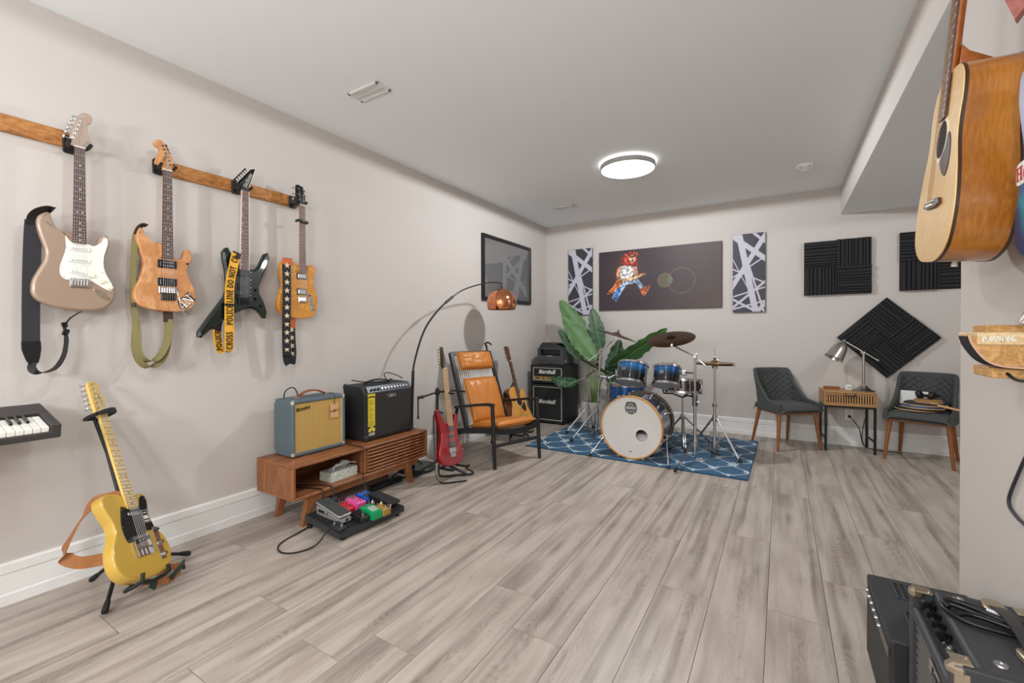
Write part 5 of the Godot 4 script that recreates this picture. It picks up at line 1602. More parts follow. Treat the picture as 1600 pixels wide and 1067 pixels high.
func effect(label: String, p: Vector3, s: Vector3, c: Color, knobs: Array, kind := 0, yaw := 0.0, tilt := 0.0):
	# x runs across the board towards the front, z along it
	var o := thing("effect_pedal", label, "effect pedal", p, yaw, "effect pedals on the pedalboard")
	o.rotation.z = tilt
	var m := mat(c, 0.35)
	var b := MB.new()
	if kind == 1:
		# housing with a sunken control end and a big treadle
		b.loft([[Vector3(-s.x / 2, 0, -s.z / 2), Vector3(s.x / 2, 0, -s.z / 2), Vector3(s.x / 2, s.y * 0.75, -s.z / 2), Vector3(-s.x / 2, s.y, -s.z / 2)], [Vector3(-s.x / 2, 0, s.z / 2), Vector3(s.x / 2, 0, s.z / 2), Vector3(s.x / 2, s.y * 0.75, s.z / 2), Vector3(-s.x / 2, s.y, s.z / 2)]], true, false)
	else: b.box(Vector3(0, s.y / 2, 0), s, 0.004)
	part("housing", b, m, o)
	if kind == 1:
		b = MB.new()
		b.box(Vector3(s.x * 0.14, s.y * 0.9, 0), Vector3(s.x * 0.62, 0.012, s.z * 0.9), 0.003, Basis(Vector3(0, 0, 1), -0.12))
		var tr := part("treadle", b, m, o)
		b = MB.new()
		b.box(Vector3(s.x * 0.12, s.y * 0.9 + 0.007, 0), Vector3(s.x * 0.4, 0.003, s.z * 0.62), 0.001, Basis(Vector3(0, 0, 1), -0.12))
		part("treadle_pad", b, hexc("2a3346", 0.8) if c.b > c.g else hexc("c9ccc0", 0.7), tr)
		b = MB.new()
		for k in 3: b.box(Vector3(s.x * (0.0 + 0.12 * k), s.y * 0.9 + 0.0095 - s.x * (0.0 + 0.12 * k - 0.12) * 0.12, 0), Vector3(0.004, 0.001, s.z * 0.5))
		tiny(part("pad_print", b, hexc("5a5d58", 0.7), tr))
	else:
		b = MB.new()
		b.cyl(Vector3(s.x * 0.28, s.y, 0), Vector3(s.x * 0.28, s.y + 0.006, 0), 0.009, -1, 8)
		b.cyl(Vector3(s.x * 0.28, s.y + 0.006, 0), Vector3(s.x * 0.28, s.y + 0.016, 0), 0.006, 0.005, 10)
		part("footswitch", b, chrome, o)
	for k in knobs:
		b = MB.new()
		var kc := Vector3(k[0] * s.x, s.y - (0.12 * s.y if kind == 1 else 0.0), k[1] * s.z)
		b.cyl(kc, kc + Vector3(0, 0.014, 0), 0.0075, 0.006, 10)
		part("knob", b, k[2], o)

func rocker(label: String, p: Vector3, body: Material, plate: Material, W: float, L: float, h0: float, tilt: float, yaw: float):
	var o := thing("rocker_pedal", label, "effect pedal", p, yaw, "effect pedals on the pedalboard")
	var b := MB.new()
	var pr := poly([-L / 2, 0, L / 2, 0, L / 2, h0 * 0.55, L * 0.36, h0 * 0.62, -L * 0.30, h0 * 1.25, -L / 2, h0 * 1.3])
	b.t = Transform3D(Basis.IDENTITY, Vector3.ZERO)
	b.extrude(pr, -W * 0.42, W * 0.42, 0.004, 2, false)
	part("housing", b, body, o)
	b = MB.new()
	var top := rrect(L * 1.0, W, 0.012)
	b.extrude(top, 0, 0.012, 0.003, 2)
	var tm := Transform3D(Basis(Vector3(0, 0, 1), -tilt) * Basis(Vector3(1, 0, 0), -PI / 2), Vector3(-0.004, h0 * 1.22, 0))
	var tr := part("treadle", b, body, o, tm)
	b = MB.new()
	b.extrude(rrect(L * 0.96, W * 0.9, 0.009), 0.0115, 0.0135, 0.0005, 1)
	part("rubber_tread", b, plate, tr)
	if body != black:
		b = MB.new()
		b.box(Vector3(-L * 0.28, h0 * 0.72, W * 0.422), Vector3(0.06, 0.016, 0.002))
		part("name_plate", b, black, o)
		lettering(o, "side_words", "VOLUME JR", ivory, at(-L * 0.28, h0 * 0.72, W * 0.425), 0.012, 0.0008, false, 0.7)
		b = MB.new()
		b.cyl(Vector3(L * 0.5, h0 * 0.3, -W * 0.05), Vector3(L * 0.5 + 0.004, h0 * 0.3, -W * 0.05), 0.008, -1, 12)
		b.cyl(Vector3(-L * 0.02, h0 * 0.75, W * 0.42), Vector3(-L * 0.02, h0 * 0.75, W * 0.425), 0.007, -1, 12)
		tiny(part("jacks", b, black, o))
	else:
		b = MB.new()
		b.box(Vector3(L * 0.42, h0 * 1.0, W * 0.52), Vector3(0.03, 0.02, 0.008), 0.003)
		b.cyl(Vector3(L * 0.25, h0 * 0.9, -W * 0.5), Vector3(L * 0.25, h0 * 0.9, -W * 0.56), 0.009, -1, 10)
		tiny(part("side_bolts", b, steel, o))

func pedals():
	var P := Vector3(0.62, 0, 3.895)
	var o := thing("pedalboard", "low dark grey metal pedalboard on the floor in front of the bench", "pedalboard", P, deg_to_rad(-3.0))
	var grey := mat(Color("3d4044"), 0.4, 0.4)
	var b := MB.new()
	b.loft([[Vector3(-0.17, 0.045, -0.24), Vector3(0.175, 0.02, -0.24), Vector3(0.175, 0.055, -0.24), Vector3(-0.17, 0.08, -0.24)], [Vector3(-0.17, 0.045, 0.24), Vector3(0.175, 0.02, 0.24), Vector3(0.175, 0.055, 0.24), Vector3(-0.17, 0.08, 0.24)]], true, false)
	part("frame", b, grey, o)
	b = MB.new()
	b.loft([[Vector3(-0.165, 0.078, -0.225), Vector3(0.155, 0.055, -0.225), Vector3(0.155, 0.06, -0.225), Vector3(-0.165, 0.083, -0.225)], [Vector3(-0.165, 0.078, 0.225), Vector3(0.155, 0.055, 0.225), Vector3(0.155, 0.06, 0.225), Vector3(-0.165, 0.083, 0.225)]], true, false)
	part("felt_deck", b, hexc("17181a", 0.95), o)
	for q in [[-0.15, 0.22, 0.048], [-0.15, -0.22, 0.048], [0.15, 0.2, 0.024], [0.15, -0.2, 0.024]]:
		b = MB.new()
		b.cyl(Vector3(q[0], 0, q[1]), Vector3(q[0], q[2], q[1]), 0.014, 0.016, 12)
		part("foot", b, black, o)
	var yd := func(x: float) -> float: return 0.0835 - (x - 0.455) / 0.32 * 0.024
	rocker("silver volume rocker pedal with dark rubber tread, at near end of the pedalboard", Vector3(0.60, yd.call(0.58), 4.045), mat(Color("c9cac9"), 0.3, 0.7), hexc("3c3f3e", 0.8), 0.088, 0.25, 0.042, 0.16, -0.06)
	rocker("black expression rocker pedal at far end of the pedalboard", Vector3(0.735, yd.call(0.72), 3.765), black, hexc("232428", 0.7), 0.085, 0.22, 0.046, 0.10, -0.02)
	var t := -0.07
	var S := steel
	effect("small black tuner pedal with a bright switch, front corner of the pedalboard", Vector3(0.745, yd.call(0.75), 4.118), Vector3(0.09, 0.026, 0.05), Color("202022"), [[-0.3, 0.2, S]], 0, -0.05, t)
	effect("tiny black mini pedal between the silver rocker and the red pedal", Vector3(0.475, yd.call(0.47), 3.93), Vector3(0.085, 0.034, 0.042), Color("1c1c1e"), [[-0.25, -0.2, S], [-0.25, 0.25, S]], 0, -0.05, t)
	effect("bright red effect pedal beside the pink one", Vector3(0.585, yd.call(0.58), 3.945), Vector3(0.12, 0.036, 0.062), Color("d0202a"), [[-0.32, -0.25, S], [-0.32, 0.25, S]], 0, -0.05, t)
	effect("pink effect pedal with several silver knobs, tallest in the back row", Vector3(0.60, yd.call(0.6), 3.885), Vector3(0.125, 0.058, 0.07), Color("e0559a"), [[-0.38, -0.3, S], [-0.38, 0.0, S], [-0.38, 0.3, S], [-0.12, -0.2, S], [-0.12, 0.2, S]], 0, -0.05, t)
	effect("bright blue effect pedal in the back row of the pedalboard", Vector3(0.575, yd.call(0.57), 3.778), Vector3(0.125, 0.046, 0.078), Color("1462c4"), [[-0.42, -0.3, S], [-0.42, -0.1, S], [-0.42, 0.1, S], [-0.42, 0.3, S]], 1, -0.05, t)
	effect("black effect pedal with a silver switch, front row between silver rocker and green pedal", Vector3(0.735, yd.call(0.74), 3.965), Vector3(0.115, 0.034, 0.062), Color("1b1b1d"), [[-0.3, -0.25, black], [-0.3, 0.25, black], [-0.05, 0.0, black]], 0, -0.05, t)
	effect("green effect pedal with a pale tread plate, front row of the pedalboard", Vector3(0.755, yd.call(0.76), 3.893), Vector3(0.125, 0.05, 0.072), Color("0f9a5c"), [[-0.4, -0.25, S], [-0.4, 0.25, S]], 1, -0.05, t)
	effect("black mini pedal with small knobs, behind the gold pedal", Vector3(0.685, yd.call(0.68), 3.822), Vector3(0.07, 0.036, 0.06), Color("19191b"), [[-0.25, -0.25, S], [-0.25, 0.25, S], [0.0, 0.0, ivory]], 0, -0.05, t)
	effect("bronze gold effect pedal beside the black expression pedal", Vector3(0.78, yd.call(0.78), 3.826), Vector3(0.1, 0.045, 0.062), Color("a9823f"), [[-0.3, -0.25, ivory], [-0.3, 0.25, S]], 0, -0.05, t)
	o = thing("plug", "black patch plugs with silver tips between the silver rocker and black pedal", "plug", Vector3(0.69, yd.call(0.69) + 0.012, 4.0))
	b = MB.new()
	b.cyl(Vector3(-0.03, 0, 0), Vector3(0.02, 0, 0.0), 0.007, -1, 10)
	part("plug_body", b, black, o)
	b = MB.new()
	b.cyl(Vector3(0.02, 0, 0), Vector3(0.035, 0, 0), 0.004, -1, 8)
	part("plug_tip", b, chrome, o)
	cord("black instrument cable looping on the floor left of the pedalboard", [0.73, 0.075, 4.165, 0.73, 0.06, 4.2, 0.72, 0.02, 4.24, 0.70, 0.006, 4.30, 0.66, 0.005, 4.36, 0.6, 0.005, 4.38, 0.53, 0.005, 4.35, 0.49, 0.005, 4.28, 0.475, 0.005, 4.2, 0.46, 0.006, 4.14, 0.46, 0.02, 4.1], 0.0045)

func lounge():
	var o := thing("lounge_chair", "black framed lounge chair with orange leather cushions and white back cords", "lounge chair", Vector3(0.882, 0, 2.325), deg_to_rad(71.7))
	var fr := mat(Color("17191b"), 0.35)
	var hw := 0.268
	for s in [-1.0, 1.0]:
		var b := MB.new()
		b.tube([Vector3(s * hw, 0, 0.004), Vector3(s * hw, 0.3, -0.012), Vector3(s * hw, 0.56, -0.03)], [0.016, 0.019, 0.017], 12)
		part("front_leg", b, fr, o)
		b = MB.new()
		b.tube([Vector3(s * hw, 0, -0.735), Vector3(s * hw, 0.24, -0.655), Vector3(s * hw, 0.46, -0.585)], [0.015, 0.018, 0.015], 12)
		part("rear_leg", b, fr, o)
		b = MB.new()
		b.strap(path([s * hw, 0.553, -0.015, s * hw, 0.555, -0.08, s * hw, 0.53, -0.25, s * hw, 0.475, -0.55, s * hw, 0.462, -0.62], 5), Vector3(1, 0, 0), [0.034, 0.036, 0.034, 0.03], 0.024)
		part("armrest", b, fr, o)
		b = MB.new()
		b.strap([Vector3(s * (hw - 0.02), 0.335, -0.005), Vector3(s * (hw - 0.02), 0.325, -0.06), Vector3(s * (hw - 0.02), 0.25, -0.5), Vector3(s * (hw - 0.02), 0.225, -0.62)], Vector3(0, 1, 0), 0.05, 0.024)
		part("seat_rail", b, fr, o)
		b = MB.new()
		b.strap([Vector3(s * (hw - 0.022), 0.24, -0.44), Vector3(s * (hw - 0.026), 0.62, -0.595), Vector3(s * (hw - 0.03), 0.985, -0.75)], Vector3(0, 0.3, 1), 0.044, 0.03)
		part("back_post", b, fr, o)
	var b2 := MB.new()
	b2.tube([Vector3(-hw, 0.2, -0.004), Vector3(hw, 0.2, -0.004)], 0.016, 10)
	part("front_stretcher", b2, fr, o)
	b2 = MB.new()
	b2.tube([Vector3(-hw, 0.19, -0.67), Vector3(hw, 0.19, -0.67)], 0.015, 10)
	part("rear_stretcher", b2, fr, o)
	# front seat bar, curved down in the middle
	b2 = MB.new()
	b2.strap(path([-hw + 0.01, 0.33, -0.012, -0.14, 0.308, 0.0, 0.0, 0.30, 0.004, 0.14, 0.308, 0.0, hw - 0.01, 0.33, -0.012], 5), Vector3(0, 1, 0), 0.045, 0.024)
	part("front_rail", b2, fr, o)
	b2 = MB.new()
	b2.strap([Vector3(-hw + 0.03, 0.975, -0.745), Vector3(hw - 0.03, 0.975, -0.745)], Vector3(0, 0.92, -0.39), 0.04, 0.024)
	part("top_rail", b2, fr, o)
	b2 = MB.new()
	b2.strap([Vector3(-hw + 0.03, 0.25, -0.45), Vector3(hw - 0.03, 0.25, -0.45)], Vector3(0, 0.92, -0.39), 0.04, 0.024)
	part("lower_back_rail", b2, fr, o)
	for i in 19:
		var x := -0.215 + 0.43 * i / 18.0
		b2 = MB.new()
		b2.tube([Vector3(x, 0.26, -0.45), Vector3(x, 0.965, -0.742)], 0.0055, 6)
		part("back_cord", b2, hexc("f0f0ec", 0.6), o)
	for i in 12:
		b2 = MB.new()
		var z := -0.06 - i * 0.034
		b2.tube([Vector3(-hw + 0.03, 0.305 + z * 0.17 + 0.01, z), Vector3(0, 0.29 + z * 0.17, z), Vector3(hw - 0.03, 0.305 + z * 0.17 + 0.01, z)], 0.004, 6)
		part("seat_cord", b2, hexc("d6d6d2", 0.6), o)
	var leather := mat(Color("c0762b"), 0.38).duplicate()
	bumpy(leather, 0.02, 33, 3.0, 1.2)
	var up := Vector3(0, 0.92, -0.39)
	var nf := Vector3(0, 0.39, 0.92)
	part("back_cushion", pad(Vector3(0, 0.515, -0.535) + nf * 0.035, Vector3(1, 0, 0), up, 0.40, 0.45, 0.10, 7), leather, o)
	part("head_cushion", pad(Vector3(0, 0.885, -0.70) + nf * 0.045, Vector3(1, 0, 0), up, 0.41, 0.185, 0.11, 9), leather, o)
	part("seat_cushion", pad(Vector3(0, 0.338, -0.22), Vector3(1, 0, 0), Vector3(0, 0.17, 0.985), 0.46, 0.46, 0.085, 5), leather, o)

# stuffed cushion with a seam round its edge and a few creases
func pad(c: Vector3, x: Vector3, y: Vector3, w: float, h: float, d: float, sd: int) -> MB:
	x = x.normalized(); y = y.normalized()
	var n := x.cross(y)
	var b := MB.new()
	var nz := noise(1.0, sd, 2)
	var N := 22
	var front := []
	var back := []
	for i in N + 1:
		var rf := []
		var rb := []
		for j in N + 1:
			var u := -1.0 + 2.0 * i / N
			var v := -1.0 + 2.0 * j / N
			var px := u * (1.0 - 0.02 * v * v)
			var py := v * (1.0 - 0.03 * u * u)
			var e := pow(maxf(0.0, 1.0 - pow(absf(u), 5.0)), 0.45) * pow(maxf(0.0, 1.0 - pow(absf(v), 5.0)), 0.45)
			var cr := nz.get_noise_2d(u * 1.3 + v * 0.9, v * 1.1 - u * 0.4) * 0.10 + maxf(0.0, absf(v) - 0.6) * nz.get_noise_2d(u * 7.0, 3.0) * 0.25
			var base := c + x * px * w * 0.5 + y * py * h * 0.5
			rf.append(base + n * d * 0.5 * e * (1.0 + cr))
			rb.append(base - n * d * 0.5 * e)
		front.append(rf); back.append(rb)
	b.soft()
	for i in N:
		for j in N:
			b._t(front[i][j], front[i + 1][j], front[i + 1][j + 1]); b._t(front[i][j], front[i + 1][j + 1], front[i][j + 1])
			b._t(back[i][j], back[i + 1][j + 1], back[i + 1][j]); b._t(back[i][j], back[i][j + 1], back[i + 1][j + 1])
	var loop := []
	for i in N + 1: loop.append(front[i][0])
	for j in range(1, N + 1): loop.append(front[N][j])
	for i in range(N - 1, -1, -1): loop.append(front[i][N])
	for j in range(N - 1, -1, -1): loop.append(front[0][j])
	b.tube(loop, 0.004, 6, false)
	return b

func arc_lamp():
	var o := thing("arc_lamp", "black arc floor lamp with a shiny copper dome shade over the orange chair", "floor lamp", Vector3(0.24, 0, 2.96))
	var b := MB.new()
	b.lathe([Vector2(0, 0), Vector2(0.15, 0), Vector2(0.155, 0.006), Vector2(0.155, 0.03), Vector2(0.148, 0.036), Vector2(0, 0.036)], 40)
	part("base", b, hexc("2a2c2b", 0.35), o, at(-0.02, 0, -0.04))
	var pts := path([0.25, 0.03, 3.0, 0.25, 0.4, 3.02, 0.25, 0.78, 3.005, 0.251, 0.94, 2.985, 0.257, 1.193, 2.88, 0.27, 1.36, 2.74, 0.29, 1.485, 2.585, 0.31, 1.60, 2.38, 0.33, 1.685, 2.08, 0.345, 1.715, 1.9, 0.362, 1.712, 1.79], 6)
	for i in pts.size(): pts[i] -= Vector3(0.24, 0, 2.96)
	var bk := mat(Color("151515"), 0.35)
	b = MB.new()
	b.tube(pts.slice(0, 16), 0.013, 10)
	part("pole", b, bk, o)
	b = MB.new()
	b.tube(pts.slice(15, 37), 0.0085, 10)
	b.tube(pts.slice(35, 39), 0.0125, 10)
	b.tube(pts.slice(36), 0.0065, 10)
	part("arm", b, bk, o)
	var sc: Vector3 = Vector3(0.365, 1.50, 1.785) - Vector3(0.24, 0, 2.96)
	var prof := []
	var R := 0.16
	for i in 15:
		var a := PI * 0.64 * i / 14.0
		prof.append(Vector2(R * sin(a), R * cos(a)))
	for i in 15:
		var a := PI * 0.64 * (1.0 - i / 14.0)
		prof.append(Vector2((R - 0.003) * sin(a), (R - 0.003) * cos(a)))
	b = MB.new()
	b.lathe(prof, 48, 1.2)
	var cop := mat(Color("e0946a"), 0.12, 1.0)
	var sh := part("shade", b, cop, o, at(sc.x, sc.y, sc.z))
	b = MB.new()
	b.cyl(Vector3(0, R - 0.002, 0), Vector3(0, R + 0.03, 0), 0.012, 0.01, 12)
	b.cyl(Vector3(0, R + 0.03, 0), Vector3(0, 0.215, 0), 0.005, -1, 8)
	part("shade_stem", b, bk, sh)
	b = MB.new()
	b.cyl(Vector3(0, R - 0.003, 0), Vector3(0, 0.1, 0), 0.02, -1, 12)
	part("socket", b, bk, sh)
	b = MB.new()
	var pr := []
	for i in 11: pr.append(Vector2(0.035 * sin(PI * i / 10.0), 0.065 + 0.04 * cos(PI * i / 10.0)))
	b.lathe(pr, 16)
	part("bulb", b, hexc("f2f0ea", 0.3), sh)
	b = MB.new()
	b.tube(path([0.0, 0.2, 0.0, -0.01, 0.185, 0.05, -0.015, 0.15, 0.06, -0.015, 0.1, 0.12, -0.012, 0.03, 0.157], 6), 0.0025, 6)
	part("cable", b, bk, sh)
	# cords and adapters lying behind the bench and lamp
	cord("black cords lying on the floor behind the far end of the bench", [0.1, 0.006, 2.95, 0.2, 0.006, 3.2, 0.3, 0.006, 3.1, 0.36, 0.006, 3.04, 0.3, 0.006, 2.9, 0.2, 0.045, 2.86, 0.1, 0.04, 2.8], 0.005)
	o = thing("power_strip", "black power strip on the floor under the far end of the bench", "power strip", Vector3(0.3, 0, 3.35))
	b = MB.new()
	b.box(Vector3(0, 0.02, 0), Vector3(0.055, 0.04, 0.3), 0.006)
	part("casing", b, black, o)
	for i in 4:
		b = MB.new()
		b.box(Vector3(0, 0.041, -0.1 + i * 0.065), Vector3(0.034, 0.003, 0.034), 0.001)
		part("outlet", b, hexc("2b2b2d", 0.4), o)

# ---------------------------------------------------------------- far end of the room
var grain := noise(0.05, 5, 2)
func paint_poly(im: Image, flat: Array, c: Color, soft := 0.0):
	var p := poly(flat)
	var w := im.get_width()
	var h := im.get_height()
	for i in p.size(): p[i] = Vector2(p[i].x * w, p[i].y * h)
	var lo := p[0]
	var hi := p[0]
	for q in p: lo = lo.min(q); hi = hi.max(q)
	for y in range(maxi(0, int(lo.y)), mini(h, int(hi.y) + 1)):
		for x in range(maxi(0, int(lo.x)), mini(w, int(hi.x) + 1)):
			if Geometry2D.is_point_in_polygon(Vector2(x + 0.5, y + 0.5), p):
				var mid := (lo + hi) * 0.5
				var far := Vector2((x - mid.x) / maxf(1.0, hi.x - lo.x), (y - mid.y) / maxf(1.0, hi.y - lo.y)).length()
				var s := 1.12 - 0.75 * far + 0.45 * grain.get_noise_2d(x * 1.0, y * 1.0)
				im.set_pixel(x, y, (c * s).clamp() if soft > 0.0 else c)

func canvas(called: String, label: String, x0: float, x1: float, y0: float, y1: float, tex: Texture2D, edge: Material, group := ""):
	var o := thing(called, label, "poster" if called == "poster" else "canvas", Vector3((x0 + x1) / 2, (y0 + y1) / 2, 0.0), 0.0, group)
	var w := x1 - x0
	var h := y1 - y0
	var b := MB.new()
	b.box(Vector3(0, 0, 0.016), Vector3(w, h, 0.030), 0.002)
	part("panel", b, edge, o)
	b = MB.new()
	b.hard()
	b.quad(Vector3(-w / 2 + 0.002, -h / 2 + 0.002, 0.0315), Vector3(w / 2 - 0.002, -h / 2 + 0.002, 0.0315), Vector3(w / 2 - 0.002, h / 2 - 0.002, 0.0315), Vector3(-w / 2 + 0.002, h / 2 - 0.002, 0.0315))
	part("print", b, tex_mat(tex, 0.55), o)

func stripes(lines: Array) -> ImageTexture:
	var w := 110
	var h := 310
	var im := Image.create(w, h, false, Image.FORMAT_RGB8)
	for y in h:
		for x in w:
			var c := Color("35343c")
			for l in lines:
				var a := Vector2(l[0] * w, l[1] * h)
				var d := (Vector2(l[2] * w, l[3] * h) - a).normalized()
				var e := absf((Vector2(x, y) - a).cross(d))
				if e < l[4] * w * 0.5: c = Color("bcbac6")
			im.set_pixel(x, y, c)
	return ImageTexture.create_from_image(im)

func softened(im: Image) -> ImageTexture:
	var w := im.get_width()
	var h := im.get_height()
	im.resize(w * 5 / 8, h * 5 / 8, Image.INTERPOLATE_BILINEAR)
	im.resize(w, h, Image.INTERPOLATE_CUBIC)
	return ImageTexture.create_from_image(im)

func wall_art():
	var side := hexc("3a3840", 0.6)
	var sl := [[0.18, -0.02, 0.72, 1.02, 0.2], [0.0, 0.02, 1.0, 0.33, 0.17], [1.02, 0.02, -0.05, 0.68, 0.16], [0.6, -0.02, 1.05, 0.14, 0.09], [-0.02, 0.44, 0.4, 0.52, 0.05], [-0.02, 0.55, 0.35, 0.46, 0.05], [0.25, 0.52, 0.5, 0.72, 0.03], [0.55, 0.76, 1.02, 0.61, 0.08], [-0.02, 0.8, 0.62, 0.73, 0.05], [-0.02, 0.83, 0.7, 0.99, 0.08], [0.0, 0.96, 0.6, 0.9, 0.06], [0.75, 1.0, 1.05, 0.87, 0.13], [0.2, 0.02, 0.34, 0.2, 0.06]]
	canvas("canvas_print", "narrow canvas of pale stripes crossing on black, left of the concert picture behind the plant", 0.356, 0.712, 1.425, 2.34, stripes(sl), side, "striped canvases")
	canvas("canvas_print", "narrow canvas of pale stripes crossing on black, right of the concert picture", 2.437, 2.765, 1.414, 2.312, stripes(sl), side, "striped canvases")
	# the wide picture: a leaping guitarist in stage light
	var w := 560
	var h := 290
	var im := Image.create(w, h, false, Image.FORMAT_RGB8)
	for y in h:
		for x in w:
			var u := float(x) / w
			var v := float(y) / h
			var c := Color("3b2f31").lerp(Color("5a4c44"), clampf((u - 0.4) * 1.6, 0, 1) * (0.35 + 0.65 * absf(v - 0.3)))
			var d := Vector2((u - 0.25) * 1.93, v - 0.38).length()
			c = c.lerp(Color("8a3230"), 0.55 * exp(-d * d * 26.0)).lerp(Color("2c2230"), 0.5 * clampf(1.0 - absf(d - 0.5) * 3.0, 0, 1))
			for q in [[0.57, 0.54, 0.06, Color("8a8352")], [0.615, 0.54, 0.022, Color("4e8a94")]]:
				var e: float = Vector2((u - q[0]) * 1.93, (v - q[1]) * 1.0).length() / (q[2] * 1.93)
				if e < 1.0: c = c.lerp(q[3], 0.42 + (0.25 if e > 0.88 else 0.0))
			var r := Vector2((u - 0.7) * 1.93, v - 0.56).length()
			if absf(r - 0.2) < 0.006: c = c.lerp(Color("8c8a58"), 0.45)
			im.set_pixel(x, y, c)
	paint_poly(im, [0.19, 0.20, 0.205, 0.12, 0.23, 0.06, 0.27, 0.035, 0.32, 0.03, 0.348, 0.06, 0.34, 0.12, 0.35, 0.22, 0.352, 0.30, 0.33, 0.31, 0.29, 0.28, 0.24, 0.27, 0.2, 0.26], Color("a8332b"), 1.0)
	paint_poly(im, [0.215, 0.2, 0.23, 0.11, 0.255, 0.07, 0.25, 0.18, 0.23, 0.24], Color("d8553a"), 1.0)
	paint_poly(im, [0.27, 0.10, 0.315, 0.085, 0.33, 0.13, 0.322, 0.2, 0.295, 0.225, 0.272, 0.18], Color("e9b79a"), 1.0)
	paint_poly(im, [0.29, 0.165, 0.306, 0.16, 0.308, 0.195, 0.295, 0.2], Color("571a18"), 1.0)
	paint_poly(im, [0.275, 0.115, 0.325, 0.1, 0.325, 0.118, 0.278, 0.135], Color("5a201a"), 1.0)
	paint_poly(im, [0.165, 0.29, 0.21, 0.25, 0.28, 0.27, 0.335, 0.29, 0.345, 0.34, 0.31, 0.4, 0.29, 0.5, 0.22, 0.54, 0.17, 0.48], Color("e8ddd6"), 1.0)
	paint_poly(im, [0.165, 0.29, 0.19, 0.28, 0.185, 0.42, 0.2, 0.5, 0.17, 0.49, 0.155, 0.4], Color("d68a68"), 1.0)
	paint_poly(im, [0.30, 0.3, 0.335, 0.31, 0.355, 0.44, 0.32, 0.45], Color("dfa287"), 1.0)
	paint_poly(im, [0.2, 0.36, 0.27, 0.34, 0.26, 0.46, 0.21, 0.48], Color("f6ede6"), 1.0)
	paint_poly(im, [0.15, 0.52, 0.21, 0.49, 0.27, 0.5, 0.33, 0.48, 0.35, 0.5, 0.4, 0.64, 0.36, 0.67, 0.335, 0.56, 0.25, 0.58, 0.2, 0.72, 0.16, 0.86, 0.115, 0.8, 0.15, 0.66], Color("a9c3e4"), 1.0)
	paint_poly(im, [0.17, 0.62, 0.2, 0.6, 0.17, 0.84, 0.13, 0.8], Color("4a76c2"), 1.0)
	paint_poly(im, [0.36, 0.66, 0.405, 0.63, 0.455, 0.61, 0.45, 0.66, 0.42, 0.74, 0.4, 0.8, 0.375, 0.74], Color("b0603c"), 1.0)
	paint_poly(im, [0.07, 0.71, 0.13, 0.6, 0.16, 0.5, 0.2, 0.49, 0.22, 0.53, 0.19, 0.6, 0.13, 0.7, 0.08, 0.74], Color("d9793f"), 1.0)
	paint_poly(im, [0.205, 0.345, 0.25, 0.32, 0.275, 0.37, 0.25, 0.43, 0.215, 0.43], Color("ffffff"), 1.0)
	for k in 26:
		var hx := 0.19 + 0.16 * absf(grain.get_noise_2d(k * 31.0, 9.0)) * 2.2
		var hy := 0.05 + 0.2 * absf(grain.get_noise_2d(k * 17.0, 99.0)) * 2.0
		if hx < 0.34 and hy < 0.28 and (hx < 0.262 or hy < 0.08): paint_poly(im, [hx, hy, hx + 0.012, hy - 0.02, hx + 0.02, hy + 0.05], [Color("6b1a1a"), Color("e0623f"), Color("8c2a22")][k % 3], 1.0)
	paint_poly(im, [0.2, 0.5, 0.33, 0.45, 0.36, 0.42, 0.415, 0.4, 0.42, 0.43, 0.37, 0.46, 0.34, 0.485, 0.21, 0.54], Color("e0a878"), 1.0)
	canvas("canvas_print", "wide dark canvas picture of a long-haired guitarist leaping in stage light", 0.808, 2.321, 1.479, 2.262, softened(im), hexc("40362f", 0.6))
	# framed dark picture on the left wall
	var o := thing("framed_picture", "black framed dark picture under reflecting glass, on the left wall near the corner", "framed picture", Vector3(0, 1.94, 1.087), PI / 2)
	var W := 1.13
	var Hh := 0.765
	var bk := mat(Color("121212"), 0.35)
	for s in [-1.0, 1.0]:
		var b := MB.new()
		b.box(Vector3(s * (W / 2 - 0.02), 0, 0.016), Vector3(0.04, Hh, 0.03), 0.003)
		part("frame_side", b, bk, o)
		b = MB.new()
		b.box(Vector3(0, s * (Hh / 2 - 0.02), 0.016), Vector3(W - 0.08, 0.04, 0.03), 0.003)
		part("frame_rail", b, bk, o)
	var pb := MB.new()
	pb.box(Vector3(0, 0, 0.008), Vector3(W - 0.07, Hh - 0.07, 0.006))
	part("print", pb, hexc("2f2c2d", 0.7), o)
	var glass := StandardMaterial3D.new()
	glass.albedo_color = Color(1, 1, 1, 0.06)
	glass.transparency = BaseMaterial3D.TRANSPARENCY_ALPHA
	glass.roughness = 0.02
	glass.metallic_specular = 0.8
	pb = MB.new()
	pb.box(Vector3(0, 0, 0.018), Vector3(W - 0.075, Hh - 0.075, 0.003))
	part("glass", pb, glass, o)

